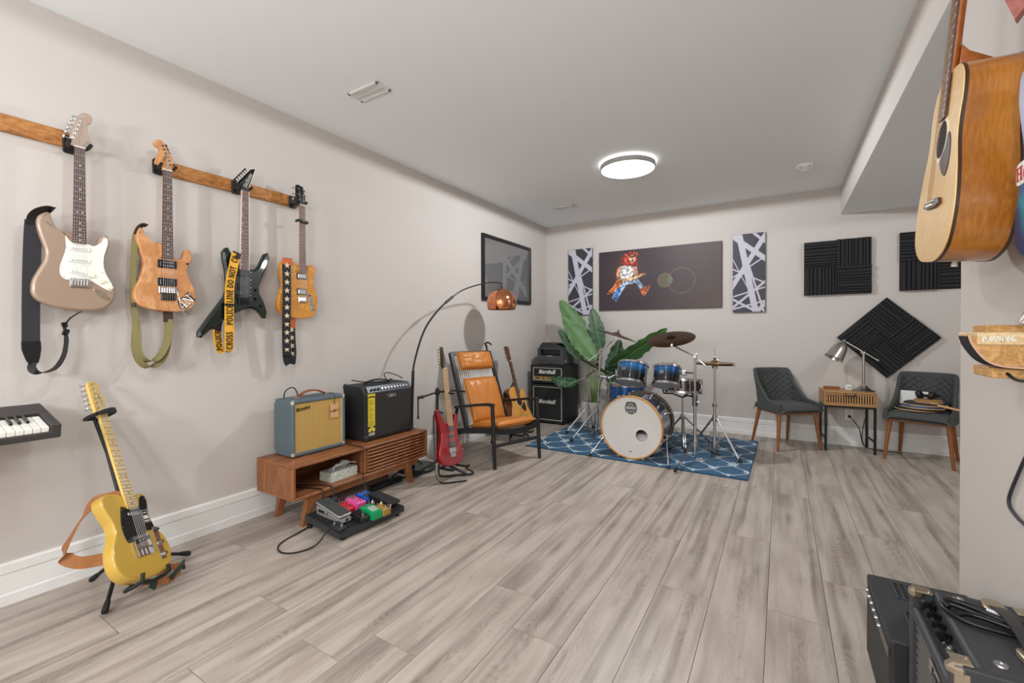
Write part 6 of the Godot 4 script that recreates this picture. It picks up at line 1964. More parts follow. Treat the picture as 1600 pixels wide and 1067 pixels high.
func foam_panels():
	var foam := bumpy(hexc("262628", 0.95).duplicate(), 0.5, 19, 20.0, 0.5)
	var kinds := []
	for k in 2:
		var b := MB.new()
		var pts := PackedVector2Array()
		var n := 0.0
		var T := 0.285
		pts.append(Vector2(-T / 2, 0))
		var x := -T / 2 + 0.001
		var r := RandomNumberGenerator.new()
		r.seed = 40 + k
		while x < T / 2 - 0.012:
			var w := minf([0.017, 0.024, 0.034][r.randi() % 3], T / 2 - 0.001 - x)
			var hgt: float = [0.05, 0.042, 0.034][r.randi() % 3]
			pts.append(Vector2(x, hgt - 0.004)); pts.append(Vector2(x + 0.003, hgt)); pts.append(Vector2(x + w - 0.004, hgt)); pts.append(Vector2(x + w - 0.001, hgt - 0.004))
			x += w
			if x < T / 2 - 0.012:
				pts.append(Vector2(x, 0.016)); pts.append(Vector2(x + 0.004, 0.016))
				x += 0.005
		pts.append(Vector2(T / 2, 0))
		b.t = Transform3D(Basis(Vector3(1, 0, 0), Vector3(0, 0, 1), Vector3(0, -1, 0)), Vector3.ZERO)
		b.extrude(pts, -T / 2, T / 2, 0.0, 1, false)
		kinds.append(b.mesh())
	for q in [[3.416, 1.866, 0.0, "square black ribbed acoustic foam panel on back wall right of the striped canvas"], [4.207, 1.88, 90.0, "square black ribbed acoustic foam panel partly hidden behind the hanging acoustic guitar"], [3.823, 1.127, 45.0, "black ribbed acoustic foam panel hung as a diamond behind the desk lamp"]]:
		var o := thing("foam_panel", q[3], "acoustic panel", Vector3(q[0], q[1], 0.0), 0.0, "acoustic foam panels")
		o.rotation.z = deg_to_rad(q[2])
		var b := MB.new()
		b.box(Vector3(0, 0, 0.005), Vector3(0.572, 0.572, 0.008))
		part("backing_board", b, hexc("4a2f28", 0.8), o)
		for i in 4:
			var cx := -0.1428 if i % 2 == 0 else 0.1428
			var cy := 0.1428 if i < 2 else -0.1428
			part("foam_tile", kinds[i % 2], foam, o, rot(Vector3(0, 0, (90.0 if i in [0, 3] else 0.0) + (180.0 if i > 1 else 0.0)), Vector3(cx, cy, 0.009)))

func amp_stack():
	var blk := bumpy(hexc("161617", 0.55).duplicate(), 0.35, 25, 14.0, 0.25)
	var cloth := bumpy(hexc("1f1f20", 0.9).duplicate(), 0.5, 26, 20.0, 0.6)
	var white := hexc("d4d2c8", 0.5)
	var gold := mat(Color("b89a5a"), 0.35, 0.6)
	var w := 0.482
	for k in 2:
		var o := thing("amp_head" if k else "speaker_cabinet", "black amplifier head with gold control strip and white script logo, on the black cabinet" if k else "black speaker cabinet with white piping and script logo, in the far left corner", "amplifier" if k else "speaker cabinet", Vector3(0.325, 0.525 if k else 0.0, 0.415))
		var h := 0.232 if k else 0.51
		var d := 0.46
		var b := MB.new()
		var y0 := 0.0 if k else 0.015
		for s in [-1.0, 1.0]: b.box(Vector3(s * (w / 2 - 0.014), (h + y0) / 2, 0), Vector3(0.028, h - y0, d), 0.006)
		b.box(Vector3(0, h - 0.014, 0), Vector3(w - 0.05, 0.028, d), 0.005)
		b.box(Vector3(0, y0 + 0.014, 0), Vector3(w - 0.05, 0.028, d), 0.005)
		b.box(Vector3(0, (h + y0) / 2, -d / 2 + 0.01), Vector3(w - 0.04, h - y0 - 0.02, 0.012))
		part("cabinet", b, blk, o)
		b = MB.new()
		b.box(Vector3(0, (h + y0) / 2, d / 2 - 0.018), Vector3(w - 0.05, h - y0 - 0.05, 0.012), 0.002)
		part("grille_cloth", b, cloth, o)
		var iw := w / 2 - 0.038
		var ylo := y0 + 0.036
		var yhi := h - 0.036
		b = MB.new()
		for s in [-1.0, 1.0]: b.box(Vector3(s * iw, (ylo + yhi) / 2, d / 2 - 0.01), Vector3(0.007, yhi - ylo + 0.007, 0.007), 0.002)
		b.box(Vector3(0, ylo, d / 2 - 0.01), Vector3(iw * 2, 0.007, 0.007), 0.002)
		b.box(Vector3(0, yhi, d / 2 - 0.01), Vector3(iw * 2, 0.007, 0.007), 0.002)
		tiny(part("white_piping", b, white, o))
		lettering(o, "logo", "Marshall", hexc("e9e8e2", 0.4), Transform3D(Basis(Vector3(1, 0, 0), Vector3(0.3, 1, 0), Vector3(0, 0, 1)), Vector3(0, 0.147 if k else 0.285, d / 2 - 0.008)), 0.05, 0.006, true, 0.8, true)
		if k:
			b = MB.new()
			b.box(Vector3(0, 0.062, d / 2 - 0.009), Vector3(w - 0.09, 0.042, 0.008), 0.002)
			var gp := part("control_panel", b, gold, o)
			for i in 6:
				b = MB.new()
				b.cyl(Vector3(-0.05 + i * 0.04, 0.062, d / 2 - 0.006), Vector3(-0.05 + i * 0.04, 0.062, d / 2 + 0.008), 0.009, 0.007, 12)
				part("knob", b, gold if i % 2 else black, gp)
			for i in 2:
				b = MB.new()
				b.box(Vector3(-0.155 + i * 0.03, 0.062, d / 2 - 0.003), Vector3(0.02, 0.024, 0.008), 0.003)
				part("switch", b, hexc("5b1f1a", 0.4), gp)
		for sx in [-1.0, 1.0]:
			for sy in [0.0, 1.0]:
				b = MB.new()
				b.box(Vector3(sx * (w / 2 - 0.018), y0 + 0.018 + sy * (h - y0 - 0.036), d / 2 - 0.018), Vector3(0.042, 0.042, 0.042), 0.012)
				part("corner_cap", b, hexc("101011", 0.35), o)
		if k == 0:
			for q in [[-0.2, -0.2], [0.2, -0.2], [-0.2, 0.2], [0.2, 0.2]]:
				b = MB.new()
				b.cyl(Vector3(q[0], 0, q[1]), Vector3(q[0], 0.016, q[1]), 0.018, -1, 12)
				part("foot", b, black, o)
	# printer
	var o := thing("printer", "dark grey laser printer standing on top of the amplifier head", "printer", Vector3(0.345, 0.76, 0.42))
	var dg := hexc("3d3f43", 0.55)
	var dk := hexc("232427", 0.5)
	var b := MB.new()
	b.box(Vector3(0, 0.06, 0), Vector3(0.37, 0.118, 0.36), 0.008)
	for s in [-1.0, 1.0]: b.box(Vector3(s * 0.165, 0.165, 0), Vector3(0.04, 0.1, 0.36), 0.006)
	b.box(Vector3(0, 0.165, -0.06), Vector3(0.3, 0.1, 0.24), 0.004)
	b.box(Vector3(0, 0.208, 0.0), Vector3(0.37, 0.022, 0.36), 0.006)
	part("body", b, dg, o)
	b = MB.new()
	b.box(Vector3(0, 0.13, 0.1), Vector3(0.29, 0.012, 0.15), 0.003, Basis(Vector3(1, 0, 0), 0.12))
	part("output_tray", b, dk, o)
	b = MB.new()
	b.loft([[Vector3(-0.17, 0.22, 0.15), Vector3(0.18, 0.22, 0.15), Vector3(0.18, 0.22, -0.17), Vector3(-0.17, 0.22, -0.17)], [Vector3(-0.165, 0.25, 0.14), Vector3(0.18, 0.235, 0.14), Vector3(0.18, 0.235, -0.165), Vector3(-0.165, 0.25, -0.165)], [Vector3(-0.15, 0.29, 0.1), Vector3(-0.02, 0.285, 0.1), Vector3(-0.02, 0.285, -0.15), Vector3(-0.15, 0.29, -0.15)]], true, false)
	part("document_feeder", b, dk, o)
	b = MB.new()
	b.box(Vector3(0.07, 0.275, -0.02), Vector3(0.17, 0.008, 0.2), 0.003, Basis(Vector3(0, 0, 1), 0.16))
	part("paper_tray", b, dk, o)
	b = MB.new()
	b.box(Vector3(0, 0.045, 0.181), Vector3(0.33, 0.075, 0.006), 0.002)
	var dr := part("paper_drawer", b, hexc("37393d", 0.55), o)
	b = MB.new()
	b.box(Vector3(0, 0.02, 0.185), Vector3(0.11, 0.012, 0.006), 0.002)
	part("drawer_grip", b, dk, dr)
	lettering(o, "logo", "brother", hexc("c9c9c9", 0.4), at(0, 0.118, 0.181), 0.016, 0.001)
	b = MB.new()
	b.cyl(Vector3(0.188, 0.05, 0.1), Vector3(0.188, 0.05, 0.1) + Vector3(0.001, 0, 0), 0.012, -1, 12)
	part("round_label", b, ivory, o)
	cord("thin black mains cord hanging down the right side of the speaker cabinet", [0.52, 0.84, 0.3, 0.59, 0.82, 0.26, 0.6, 0.6, 0.24, 0.595, 0.3, 0.22, 0.62, 0.1, 0.2, 0.66, 0.02, 0.22, 0.7, 0.006, 0.3], 0.004)

func leaf(o: Node, base: Vector3, tip: Vector3, w: float, side: Vector3, droop: float, m: Material, sd: int):
	var n := 22
	var g := []
	var nz := noise(1.0, sd, 2)
	var axis := tip - base
	var sx := (side - axis * side.dot(axis) / axis.length_squared()).normalized()
	var up := axis.normalized().cross(sx)
	for i in n + 1:
		var t := float(i) / n
		var c := base + axis * t + up * droop * sin(t * PI) * 0.5 - Vector3.UP * absf(droop) * t * t * 0.5
		var hw := w * 0.55 * pow(sin(PI * clampf(0.04 + 0.955 * pow(t, 0.85), 0.0, 1.0)), 0.62)
		if i > 3 and i < n - 2 and absf(nz.get_noise_2d(i * 7.3, 50.0)) > 0.28: hw *= 0.86
		var row := []
		for j in 9:
			var s := -1.0 + j / 4.0
			var rip := nz.get_noise_2d(t * 5.0, s * 0.8) * 0.012 * absf(s) + sin(t * 46.0) * 0.0022 * absf(s)
			row.append(c + sx * s * hw * 0.97 + up * (absf(s) * hw * 0.22 - s * s * hw * 0.16 + rip))
		g.append(row)
	var b := MB.new()
	b.sheet(g, 0.0012)
	var lf := part("leaf", b, m, o)
	b = MB.new()
	var mid := []
	for row in g: mid.append(row[4] - up * 0.001)
	b.tube(mid, 0.0035, 5)
	part("midrib", b, hexc("7f9a56", 0.5), lf)
	return lf

func plant():
	var O := Vector3(0.91, RUG, 0.49)
	var o := thing("potted_plant", "tall banana-leaf plant in a white cylinder pot behind the drum kit", "plant", O)
	var b := MB.new()
	b.lathe([Vector2(0, 0), Vector2(0.145, 0), Vector2(0.155, 0.01), Vector2(0.158, 0.31), Vector2(0.145, 0.312), Vector2(0.142, 0.28), Vector2(0, 0.28)], 40)
	part("pot", b, hexc("dcd9d2", 0.5), o)
	b = MB.new()
	b.lathe([Vector2(0, 0.283), Vector2(0.143, 0.281)], 24)
	part("soil", b, hexc("3a2e22", 0.95), o)
	var mats := []
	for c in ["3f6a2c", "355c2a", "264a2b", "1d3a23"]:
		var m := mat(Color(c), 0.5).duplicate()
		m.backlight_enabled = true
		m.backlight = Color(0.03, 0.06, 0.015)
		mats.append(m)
	var R := Vector3(0.85, 0, -0.35)
	# base, tip (world), width, which way its breadth runs, droop, colour
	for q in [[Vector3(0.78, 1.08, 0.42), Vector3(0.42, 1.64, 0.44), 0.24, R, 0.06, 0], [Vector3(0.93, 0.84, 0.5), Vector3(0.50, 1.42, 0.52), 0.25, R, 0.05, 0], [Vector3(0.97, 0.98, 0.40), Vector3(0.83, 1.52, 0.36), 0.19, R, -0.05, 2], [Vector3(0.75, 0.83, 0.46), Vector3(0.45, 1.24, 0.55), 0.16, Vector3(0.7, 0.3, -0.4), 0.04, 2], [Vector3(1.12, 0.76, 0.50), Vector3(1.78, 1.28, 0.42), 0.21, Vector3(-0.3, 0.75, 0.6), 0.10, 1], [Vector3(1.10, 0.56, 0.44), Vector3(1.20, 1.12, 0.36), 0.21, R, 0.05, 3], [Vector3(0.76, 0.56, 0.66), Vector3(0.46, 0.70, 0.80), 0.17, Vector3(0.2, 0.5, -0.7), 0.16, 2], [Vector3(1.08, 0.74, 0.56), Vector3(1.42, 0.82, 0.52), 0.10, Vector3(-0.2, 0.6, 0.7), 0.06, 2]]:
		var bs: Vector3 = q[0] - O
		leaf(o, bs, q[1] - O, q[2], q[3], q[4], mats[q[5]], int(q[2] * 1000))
		b = MB.new()
		var foot := Vector3(bs.x * 0.16, 0.28, bs.z * 0.3)
		b.tube([foot, foot.lerp(bs, 0.5) + Vector3(-bs.x * 0.15, 0.04, 0), bs, bs.lerp(q[1] - O, 0.12)], [0.012, 0.009, 0.007, 0.005], 8)
		part("stem", b, hexc("6b8a48", 0.5), o)
	o = thing("plant_tag", "white and grey paper care tag hanging on the potted plant's stems", "tag", Vector3(1.06, 0.47, 0.56), -0.4)
	b = MB.new()
	b.box(Vector3(0, 0.045, 0), Vector3(0.085, 0.05, 0.002))
	part("upper_half", b, hexc("e4e4e0", 0.6), o)
	b = MB.new()
	b.box(Vector3(0, -0.015, 0), Vector3(0.085, 0.07, 0.002))
	part("lower_half", b, hexc("a7a9a6", 0.6), o)
	o.rotation.z = -0.25

func dining_chairs():
	var cloth := bumpy(hexc("424544", 0.8).duplicate(), 0.4, 29, 14.0, 0.4)
	cloth.rim_enabled = true; cloth.rim = 0.2
	var legw := tex_mat(wood_image(48, 128, [Color("9c6236"), Color("8a5229"), Color("a96c3f")], 93, 5.0, 24.0), 0.4, 4.0)
	var o := thing("dining_chair", "dark grey quilted chair with wooden legs, left of the small side table", "chair", Vector3(2.953, 0, 0.362), deg_to_rad(38), "quilted grey chairs")
	var na := 168
	var nv := 44
	var arcs := []
	var arc := 0.0
	var lastp := Vector2.ZERO
	for i in na + 1:
		var a := -1.0 + 2.0 * i / na
		var q := Vector2(signf(sin(a * 1.72)) * pow(absf(sin(a * 1.72)), 0.55) * 0.228, -cos(a * 1.72) * 0.225 if absf(a) < 0.56 else lerpf(-cos(0.56 * 1.72) * 0.225, 0.215, smoothstep(0.0, 1.0, (absf(a) - 0.56) / 0.44)))
		if i > 0: arc += q.distance_to(lastp)
		lastp = q
		arcs.append(arc)
	var g := []
	for j in nv + 1:
		var v := float(j) / nv
		var row := []
		for i in na + 1:
			var a := -1.0 + 2.0 * i / na
			var s := absf(a)
			# height of the rim: arms sweep up into the back
			var f := 1.0 - smoothstep(0.36, 0.80, s)
			var top := 0.478 - 0.02 * smoothstep(0.7, 1.0, s) + 0.292 * f + 0.012 * (1.0 - a * a)
			var y := lerpf(0.385, top, v)
			# plan: a rounded U, flaring as it rises
			var flare := (y - 0.385) / 0.39
			var ang := a * 1.72
			var ux := sin(ang)
			var uz := -cos(ang)
			var rx := 0.228 + 0.018 * flare * flare - 0.014 * sin(flare * PI)
			var px := signf(ux) * pow(absf(ux), 0.55) * rx
			var pz := 0.0
			if s < 0.56: pz = uz * (0.19 + 0.075 * flare)
			else: pz = lerpf(-cos(0.56 * 1.72) * (0.19 + 0.075 * flare), 0.225, (s - 0.56) / 0.44)
			var p := Vector3(px, y, pz)
			# quilting: grooves along two diagonals on the inside
			var l: float = arcs[i]
			var q1 := 0.5 - absf(fposmod((l + y * 1.3) / 0.075, 1.0) - 0.5)
			var q2 := 0.5 - absf(fposmod((l - y * 1.3) / 0.075, 1.0) - 0.5)
			var dent := exp(-pow(minf(q1, q2) * 9.0, 2.0)) * 0.007 * smoothstep(0.2, 0.35, v) * (1.0 - smoothstep(0.9, 0.97, v)) * (1.0 - smoothstep(0.66, 0.85, s))
			var inward := Vector3(-px, 0, 0.05 - pz).normalized()
			row.append(p - inward * dent)
		g.append(row)
	var b := MB.new()
	b.sheet(g, 0.034)
	part("shell", b, cloth, o)
	b = MB.new()
	var rim := []
	for p in g[nv]: rim.append(p)
	b.tube(rim, 0.0172, 8)
	part("rim", b, cloth, o)
	# seat cushion with the same quilting
	var st := []
	for j in 91:
		var row := []
		for i in 91:
			var u := -1.0 + i / 45.0
			var w := -1.0 + j / 45.0
			var x := u * 0.225 * (1.0 - 0.05 * maxf(0.0, -w))
			var z := w * 0.215 + 0.02
			var y := 0.463 - 0.05 * pow(absf(u), 8.0) - 0.055 * pow(absf(w), 8.0)
			var q1 := absf(fposmod((x + z) / 0.062, 1.0) - 0.5)
			var q2 := absf(fposmod((x - z) / 0.062, 1.0) - 0.5)
			row.append(Vector3(x, y - exp(-pow(minf(q1, q2) * 7.0, 2.0)) * 0.006 * (1.0 - smoothstep(0.72, 0.9, maxf(absf(u), absf(w)))), z))
		st.append(row)
	b = MB.new()
	b.sheet(st, 0.004)
	b.box(Vector3(0, 0.412, 0.02), Vector3(0.435, 0.062, 0.415), 0.02)
	part("seat", b, cloth, o)
	for q in [[0.195, 0.17, 0.232, 0.20], [-0.195, 0.17, -0.232, 0.20], [0.17, -0.15, 0.205, -0.225], [-0.17, -0.15, -0.205, -0.225]]:
		b = MB.new()
		b.tube([Vector3(q[2], 0, q[3]), Vector3(q[0], 0.40, q[1])], [0.0125, 0.021], 12)
		part("leg", b, legw, o)
	b = MB.new()
	for s in [-1.0, 1.0]: b.box(Vector3(0, 0.373, s * 0.155 + 0.01), Vector3(0.36, 0.03, 0.022), 0.003)
	for s in [-1.0, 1.0]: b.box(Vector3(s * 0.18, 0.373, 0.01), Vector3(0.022, 0.03, 0.33), 0.003)
	part("apron", b, legw, o)
	var c := copy(o, "dining_chair", "dark grey quilted chair at right, holding a stack of octagonal drum pads", Vector3(4.035, 0, 0.318), deg_to_rad(-21))
	# pads and sticks on that chair
	var xf := Transform3D(Basis(Vector3.UP, deg_to_rad(-21)), Vector3(4.035, 0, 0.318))
	var wood := hexc("c8a271", 0.55)
	var y := 0.468
	var specs := [["largest octagonal practice pad at the bottom of the stack, pale wood with black top", 0.165, 0.009, "2a2a2c", Vector3(-0.03, 0, 0.03)], ["octagonal practice pad with a blue top, second from the bottom", 0.16, 0.009, "2d5f95", Vector3(0.01, 0, 0.03)], ["octagonal practice pad with a dark top, in the middle of the stack", 0.155, 0.009, "303033", Vector3(0.02, 0, 0.03)], ["small octagonal practice pad on top of the stack", 0.10, 0.009, "a87d4c", Vector3(0.04, 0, 0.02)]]
	for s in specs:
		var p := xf * (s[4] as Vector3)
		var t := thing("practice_pad", s[0], "drum pad", Vector3(p.x, y, p.z), rng.randf() * 0.5, "octagonal practice pads on the right chair")
		var oct := PackedVector2Array()
		for i in 8: oct.append(Vector2(cos(TAU * (i + 0.5) / 8), sin(TAU * (i + 0.5) / 8)) * s[1])
		b = MB.new()
		b.extrude(oct, 0, s[2], 0.002, 1, false)
		part("board", b, wood, t, rot(Vector3(-90, 0, 0)))
		var o2 := PackedVector2Array()
		for q in oct: o2.append(q * 0.955)
		b = MB.new()
		b.extrude(o2, s[2], s[2] + 0.016, 0.003, 2, false)
		part("rubber_top", b, hexc(s[3], 0.7), t, rot(Vector3(-90, 0, 0)))
		y += s[2] + 0.0162
	var t := thing("paper_sheet", "white sheet of card standing behind the drum pads on the right chair", "card", xf * Vector3(-0.08, 0.53, -0.10), deg_to_rad(-21))
	t.rotation.x = -0.25
	b = MB.new()
	b.box(Vector3(0, 0.03, 0), Vector3(0.2, 0.13, 0.002))
	part("sheet", b, hexc("d9d9d6", 0.7), t)
	t = thing("headphones", "black headphones lying on top of the drum pad stack", "headphones", Vector3(xf.origin.x + 0.02, y, xf.origin.z + 0.0), deg_to_rad(-30))
	for s in [-1.0, 1.0]:
		b = MB.new()
		b.lathe([Vector2(0, -0.02), Vector2(0.034, -0.018), Vector2(0.038, 0.0), Vector2(0.032, 0.018), Vector2(0, 0.02)], 20)
		part("ear_cup", b, black, t, Transform3D(Basis(Vector3(0, 0, 1), PI / 2 - s * 0.3), Vector3(s * 0.042, 0.037, 0.01)))
	b = MB.new()
	b.strap(path([-0.06, 0.04, 0.0, -0.07, 0.03, -0.06, 0.0, 0.02, -0.1, 0.07, 0.03, -0.06, 0.06, 0.04, 0.0], 5), Vector3(0, 1, 0), 0.02, 0.008)
	part("headband", b, black, t)
	for k in 2:
		var a := xf * Vector3(0.03 + 0.02 * k, 0.552 - 0.012 * k, 0.09)
		var e := xf * Vector3(0.30, 0.512, 0.18 + 0.02 * k)
		var st2 := thing("drumstick", ["wooden drumstick leaning from the pad stack to the right arm, upper one", "wooden drumstick leaning from the pad stack to the right arm, lower one"][k], "drumstick", a)
		b = MB.new()
		var d := e - a
		b.tube([Vector3.ZERO, d * 0.04, d * 0.12, d * 0.97, d], [0.003, 0.0055, 0.0065, 0.0075, 0.006], 10)
		part("stick", b, hexc("cfa06a", 0.5), st2)

func side_table():
	var oak := variants([Color("c2986a"), Color("b58a5c"), Color("a2774a"), Color("c79d70")], 97, 2.2, 0.5, 4.0, 80.0)
	var yaw := deg_to_rad(5.0)
	var o := thing("side_table", "small wooden side table with slatted drawer and thin black metal legs", "side table", Vector3(3.485, 0, 0.19), yaw)
	var W := 0.42
	var D := 0.32
	board(o, "tabletop", Vector3(0, 0.588, 0), Vector3(W, 0.014, D), 0, oak, 0.002)
	board(o, "base_panel", Vector3(0, 0.462, 0), Vector3(W, 0.014, D), 0, oak, 0.002)
	for s in [-1.0, 1.0]: board(o, "side_panel", Vector3(s * (W / 2 - 0.007), 0.525, 0), Vector3(0.014, 0.112, D), 2, oak, 0.002)
	board(o, "back_panel", Vector3(0, 0.525, -D / 2 + 0.007), Vector3(W - 0.028, 0.112, 0.01), 0, oak, 0.001)
	var d := Node3D.new()
	d.name = "drawer"
	o.add_child(d)
	board(d, "front_rail", Vector3(0, 0.572, D / 2 - 0.012), Vector3(W - 0.032, 0.014, 0.014), 0, oak, 0.001)
	board(d, "front_rail", Vector3(0, 0.477, D / 2 - 0.012), Vector3(W - 0.032, 0.014, 0.014), 0, oak, 0.001)
	for i in 19: board(d, "slat", Vector3(-W / 2 + 0.024 + i * 0.0207, 0.525, D / 2 - 0.012), Vector3(0.0115, 0.082, 0.012), 1, oak, 0.001)
	var b := MB.new()
	b.box(Vector3(0, 0.525, D / 2 - 0.028), Vector3(W - 0.034, 0.1, 0.006))
	part("drawer_backing", b, hexc("221a14", 0.8), d)
	b = MB.new()
	b.strap([Vector3(-0.04, 0.579, D / 2 - 0.004), Vector3(-0.036, 0.558, D / 2 + 0.002), Vector3(0.036, 0.558, D / 2 + 0.002), Vector3(0.04, 0.579, D / 2 - 0.004)], Vector3(0, 0, 1), 0.012, 0.008, false)
	part("handle", b, black, d)
	for q in [[-1, 1], [1, 1], [-1, -1], [1, -1]]:
		b = MB.new()
		b.box(Vector3(q[0] * (W / 2 - 0.014), 0.2275, q[1] * (D / 2 - 0.014)), Vector3(0.02, 0.455, 0.02), 0.002)
		part("leg", b, black, o)
	b = MB.new()
	for s in [-1.0, 1.0]:
		b.box(Vector3(0, 0.445, s * (D / 2 - 0.014)), Vector3(W - 0.04, 0.016, 0.016), 0.002)
		b.box(Vector3(s * (W / 2 - 0.014), 0.445, 0), Vector3(0.016, 0.016, D - 0.04), 0.002)
		b.box(Vector3(s * (W / 2 - 0.014), 0.12, 0), Vector3(0.014, 0.016, D - 0.04), 0.002)
	tiny(part("leg_frame", b, black, o))
	var t := thing("wooden_box", "low reddish wooden block box on the side table's left back edge", "box", Vector3(3.365, 0.595, 0.14), yaw)
	b = MB.new()
	b.box(Vector3(0, 0.014, 0), Vector3(0.135, 0.028, 0.05), 0.003)
	part("box_body", b, hexc("8f5327", 0.45), t)
	t = thing("thermostat_sensor", "small white square sensor with a grey display on the side table", "sensor", Vector3(3.505, 0.595, 0.14), 0.25)
	b = MB.new()
	b.extrude(rrect(0.05, 0.054, 0.006), -0.012, 0.012, 0.003, 2)
	part("shell", b, hexc("ebebe8", 0.4), t, at(0, 0.027, 0))
	b = MB.new()
	b.box(Vector3(0, 0.024, 0.0125), Vector3(0.03, 0.018, 0.0012))
	part("display", b, hexc("aeb2ac", 0.3), t)
	# pharmacy lamp
	var nick := mat(Color("b9b6b0"), 0.28, 1.0)
	t = thing("desk_lamp", "brushed nickel desk lamp with bell shade on a swing arm, on the side table", "desk lamp", Vector3(3.62, 0.595, 0.19))
	b = MB.new()
	b.lathe([Vector2(0, 0), Vector2(0.092, 0), Vector2(0.094, 0.01), Vector2(0.085, 0.016), Vector2(0.06, 0.024), Vector2(0.045, 0.04), Vector2(0.03, 0.05), Vector2(0.022, 0.065), Vector2(0.012, 0.07), Vector2(0.012, 0.37), Vector2(0.016, 0.372), Vector2(0.016, 0.39), Vector2(0, 0.395)], 36)
	part("base_and_post", b, nick, t)
	b = MB.new()
	var e0 := Vector3(-0.155, 0.50, -0.02)
	var e1 := Vector3(0.105, 0.315, 0.0)
	b.tube([e0, e1], 0.006, 10)
	b.cyl(Vector3(-0.016, 0.383, -0.008), Vector3(0.016, 0.383, 0.006), 0.015, -1, 14)
	b.cyl(e1 - Vector3(0.006, -0.004, 0), e1 + Vector3(0.012, -0.008, 0), 0.010, -1, 12)
	part("swing_arm", b, nick, t)
	b = MB.new()
	b.cyl(e0 + Vector3(-0.012, 0, 0), e0 + Vector3(0.014, 0, 0), 0.014, -1, 14)
	part("joint", b, nick, t)
	b = MB.new()
	var pr := [Vector2(0.012, 0.02), Vector2(0.024, 0.004), Vector2(0.04, -0.02), Vector2(0.052, -0.05), Vector2(0.059, -0.085), Vector2(0.064, -0.12), Vector2(0.07, -0.15), Vector2(0.067, -0.15), Vector2(0.061, -0.12), Vector2(0.056, -0.085), Vector2(0.049, -0.05), Vector2(0.036, -0.02), Vector2(0.0, -0.005)]
	b.lathe(pr, 32)
	part("shade", b, nick, t, Transform3D(Basis(Vector3(0, 0, 1), -0.5) * Basis(Vector3(1, 0, 0), -0.25) * 1.2, e0 + Vector3(-0.006, -0.022, 0.004)))
	b = MB.new()
	b.lathe([Vector2(0, 0.02), Vector2(0.012, 0.015), Vector2(0.02, -0.01), Vector2(0.018, -0.03), Vector2(0, -0.038)], 16)
	part("bulb", b, hexc("efeee8", 0.3), t, Transform3D(Basis(Vector3(0, 0, 1), -0.5), e0 + Vector3(-0.048, -0.11, 0.0)))
	# outlet and its cords
	t = thing("wall_outlet", "white wall outlet plate with black plug under the side table", "outlet", Vector3(3.528, 0.325, 0.0))
	b = MB.new()
	b.extrude(rrect(0.075, 0.118, 0.006), 0.0, 0.006, 0.002, 1)
	part("cover_plate", b, hexc("dededa", 0.4), t)
	for s in [-1.0, 1.0]:
		b = MB.new()
		b.extrude(rrect(0.034, 0.03, 0.01), 0.005, 0.008, 0.001, 1)
		part("socket", b, hexc("cfcfca", 0.4), t, at(0, s * 0.022, 0))
	b = MB.new()
	b.box(Vector3(0, -0.02, 0.02), Vector3(0.026, 0.026, 0.028), 0.006)
	part("plug", b, black, t)
	cord("black lamp cord from the wall outlet down to the floor and right under the chair", [3.528, 0.305, 0.035, 3.55, 0.28, 0.05, 3.6, 0.2, 0.06, 3.62, 0.1, 0.06, 3.64, 0.03, 0.07, 3.7, 0.007, 0.1, 3.8, 0.007, 0.14, 3.86, 0.007, 0.12, 3.93, 0.007, 0.12], 0.004)
	cord("black lamp cord with an inline switch hanging behind the side table's right legs", [3.67, 0.58, 0.03, 3.68, 0.5, 0.02, 3.672, 0.36, 0.03, 3.65, 0.28, 0.05, 3.63, 0.18, 0.06, 3.625, 0.09, 0.065, 3.645, 0.02, 0.075], 0.004)

func ceiling_fittings():
	var w := hexc("dcdcda", 0.5)
	for v in [[0.71, 3.853, 0.27, 0.118, "white slatted ceiling vent nearer to the camera, left of the ceiling light"], [0.68, 0.843, 0.265, 0.105, "small white ceiling vent near the far left corner"]]:
		var o := thing("ceiling_vent", v[4], "vent", Vector3(v[0], H, v[1]), 0.0, "ceiling vents")
		var b := MB.new()
		for s in [-1.0, 1.0]:
			b.box(Vector3(0, -0.005, s * (v[3] / 2 - 0.01)), Vector3(v[2], 0.01, 0.02), 0.003)
			b.box(Vector3(s * (v[2] / 2 - 0.01), -0.005, 0), Vector3(0.02, 0.01, v[3]), 0.003)
		part("frame", b, w, o)
		b = MB.new()
		b.box(Vector3(0, -0.001, 0), Vector3(v[2] - 0.03, 0.002, v[3] - 0.03))
		part("duct_opening", b, hexc("8a8a88", 0.9), o)
		var n := 16
		for i in n:
			b = MB.new()
			b.box(Vector3(-v[2] / 2 + 0.026 + i * (v[2] - 0.052) / (n - 1), -0.006, 0), Vector3(0.011, 0.0015, v[3] - 0.036), 0.0, Basis(Vector3(0, 0, 1), 0.6))
			part("slat", b, w, o)
		b = MB.new()
		b.box(Vector3(0, -0.0085, 0), Vector3(v[2] - 0.04, 0.002, 0.004))
		part("slat_bar", b, w, o)
	var o := thing("smoke_detector", "round white smoke detector on the ceiling beside the bulkhead", "smoke detector", Vector3(3.1, H, 0.92))
	var b := MB.new()
	b.lathe([Vector2(0, 0), Vector2(0.075, 0), Vector2(0.075, -0.018), Vector2(0.07, -0.022), Vector2(0.07, -0.034), Vector2(0.055, -0.04), Vector2(0.03, -0.042), Vector2(0.026, -0.054), Vector2(0, -0.056)], 32)
	part("casing", b, hexc("e8e8e5", 0.5), o)
	for i in 6:
		b = MB.new()
		var a := TAU * i / 6.0
		b.box(Vector3(cos(a) * 0.0705, -0.028, sin(a) * 0.0705), Vector3(0.002, 0.007, 0.02), 0.0, Basis(Vector3.UP, -a))
		part("air_slot", b, hexc("8d8d8a", 0.8), o)

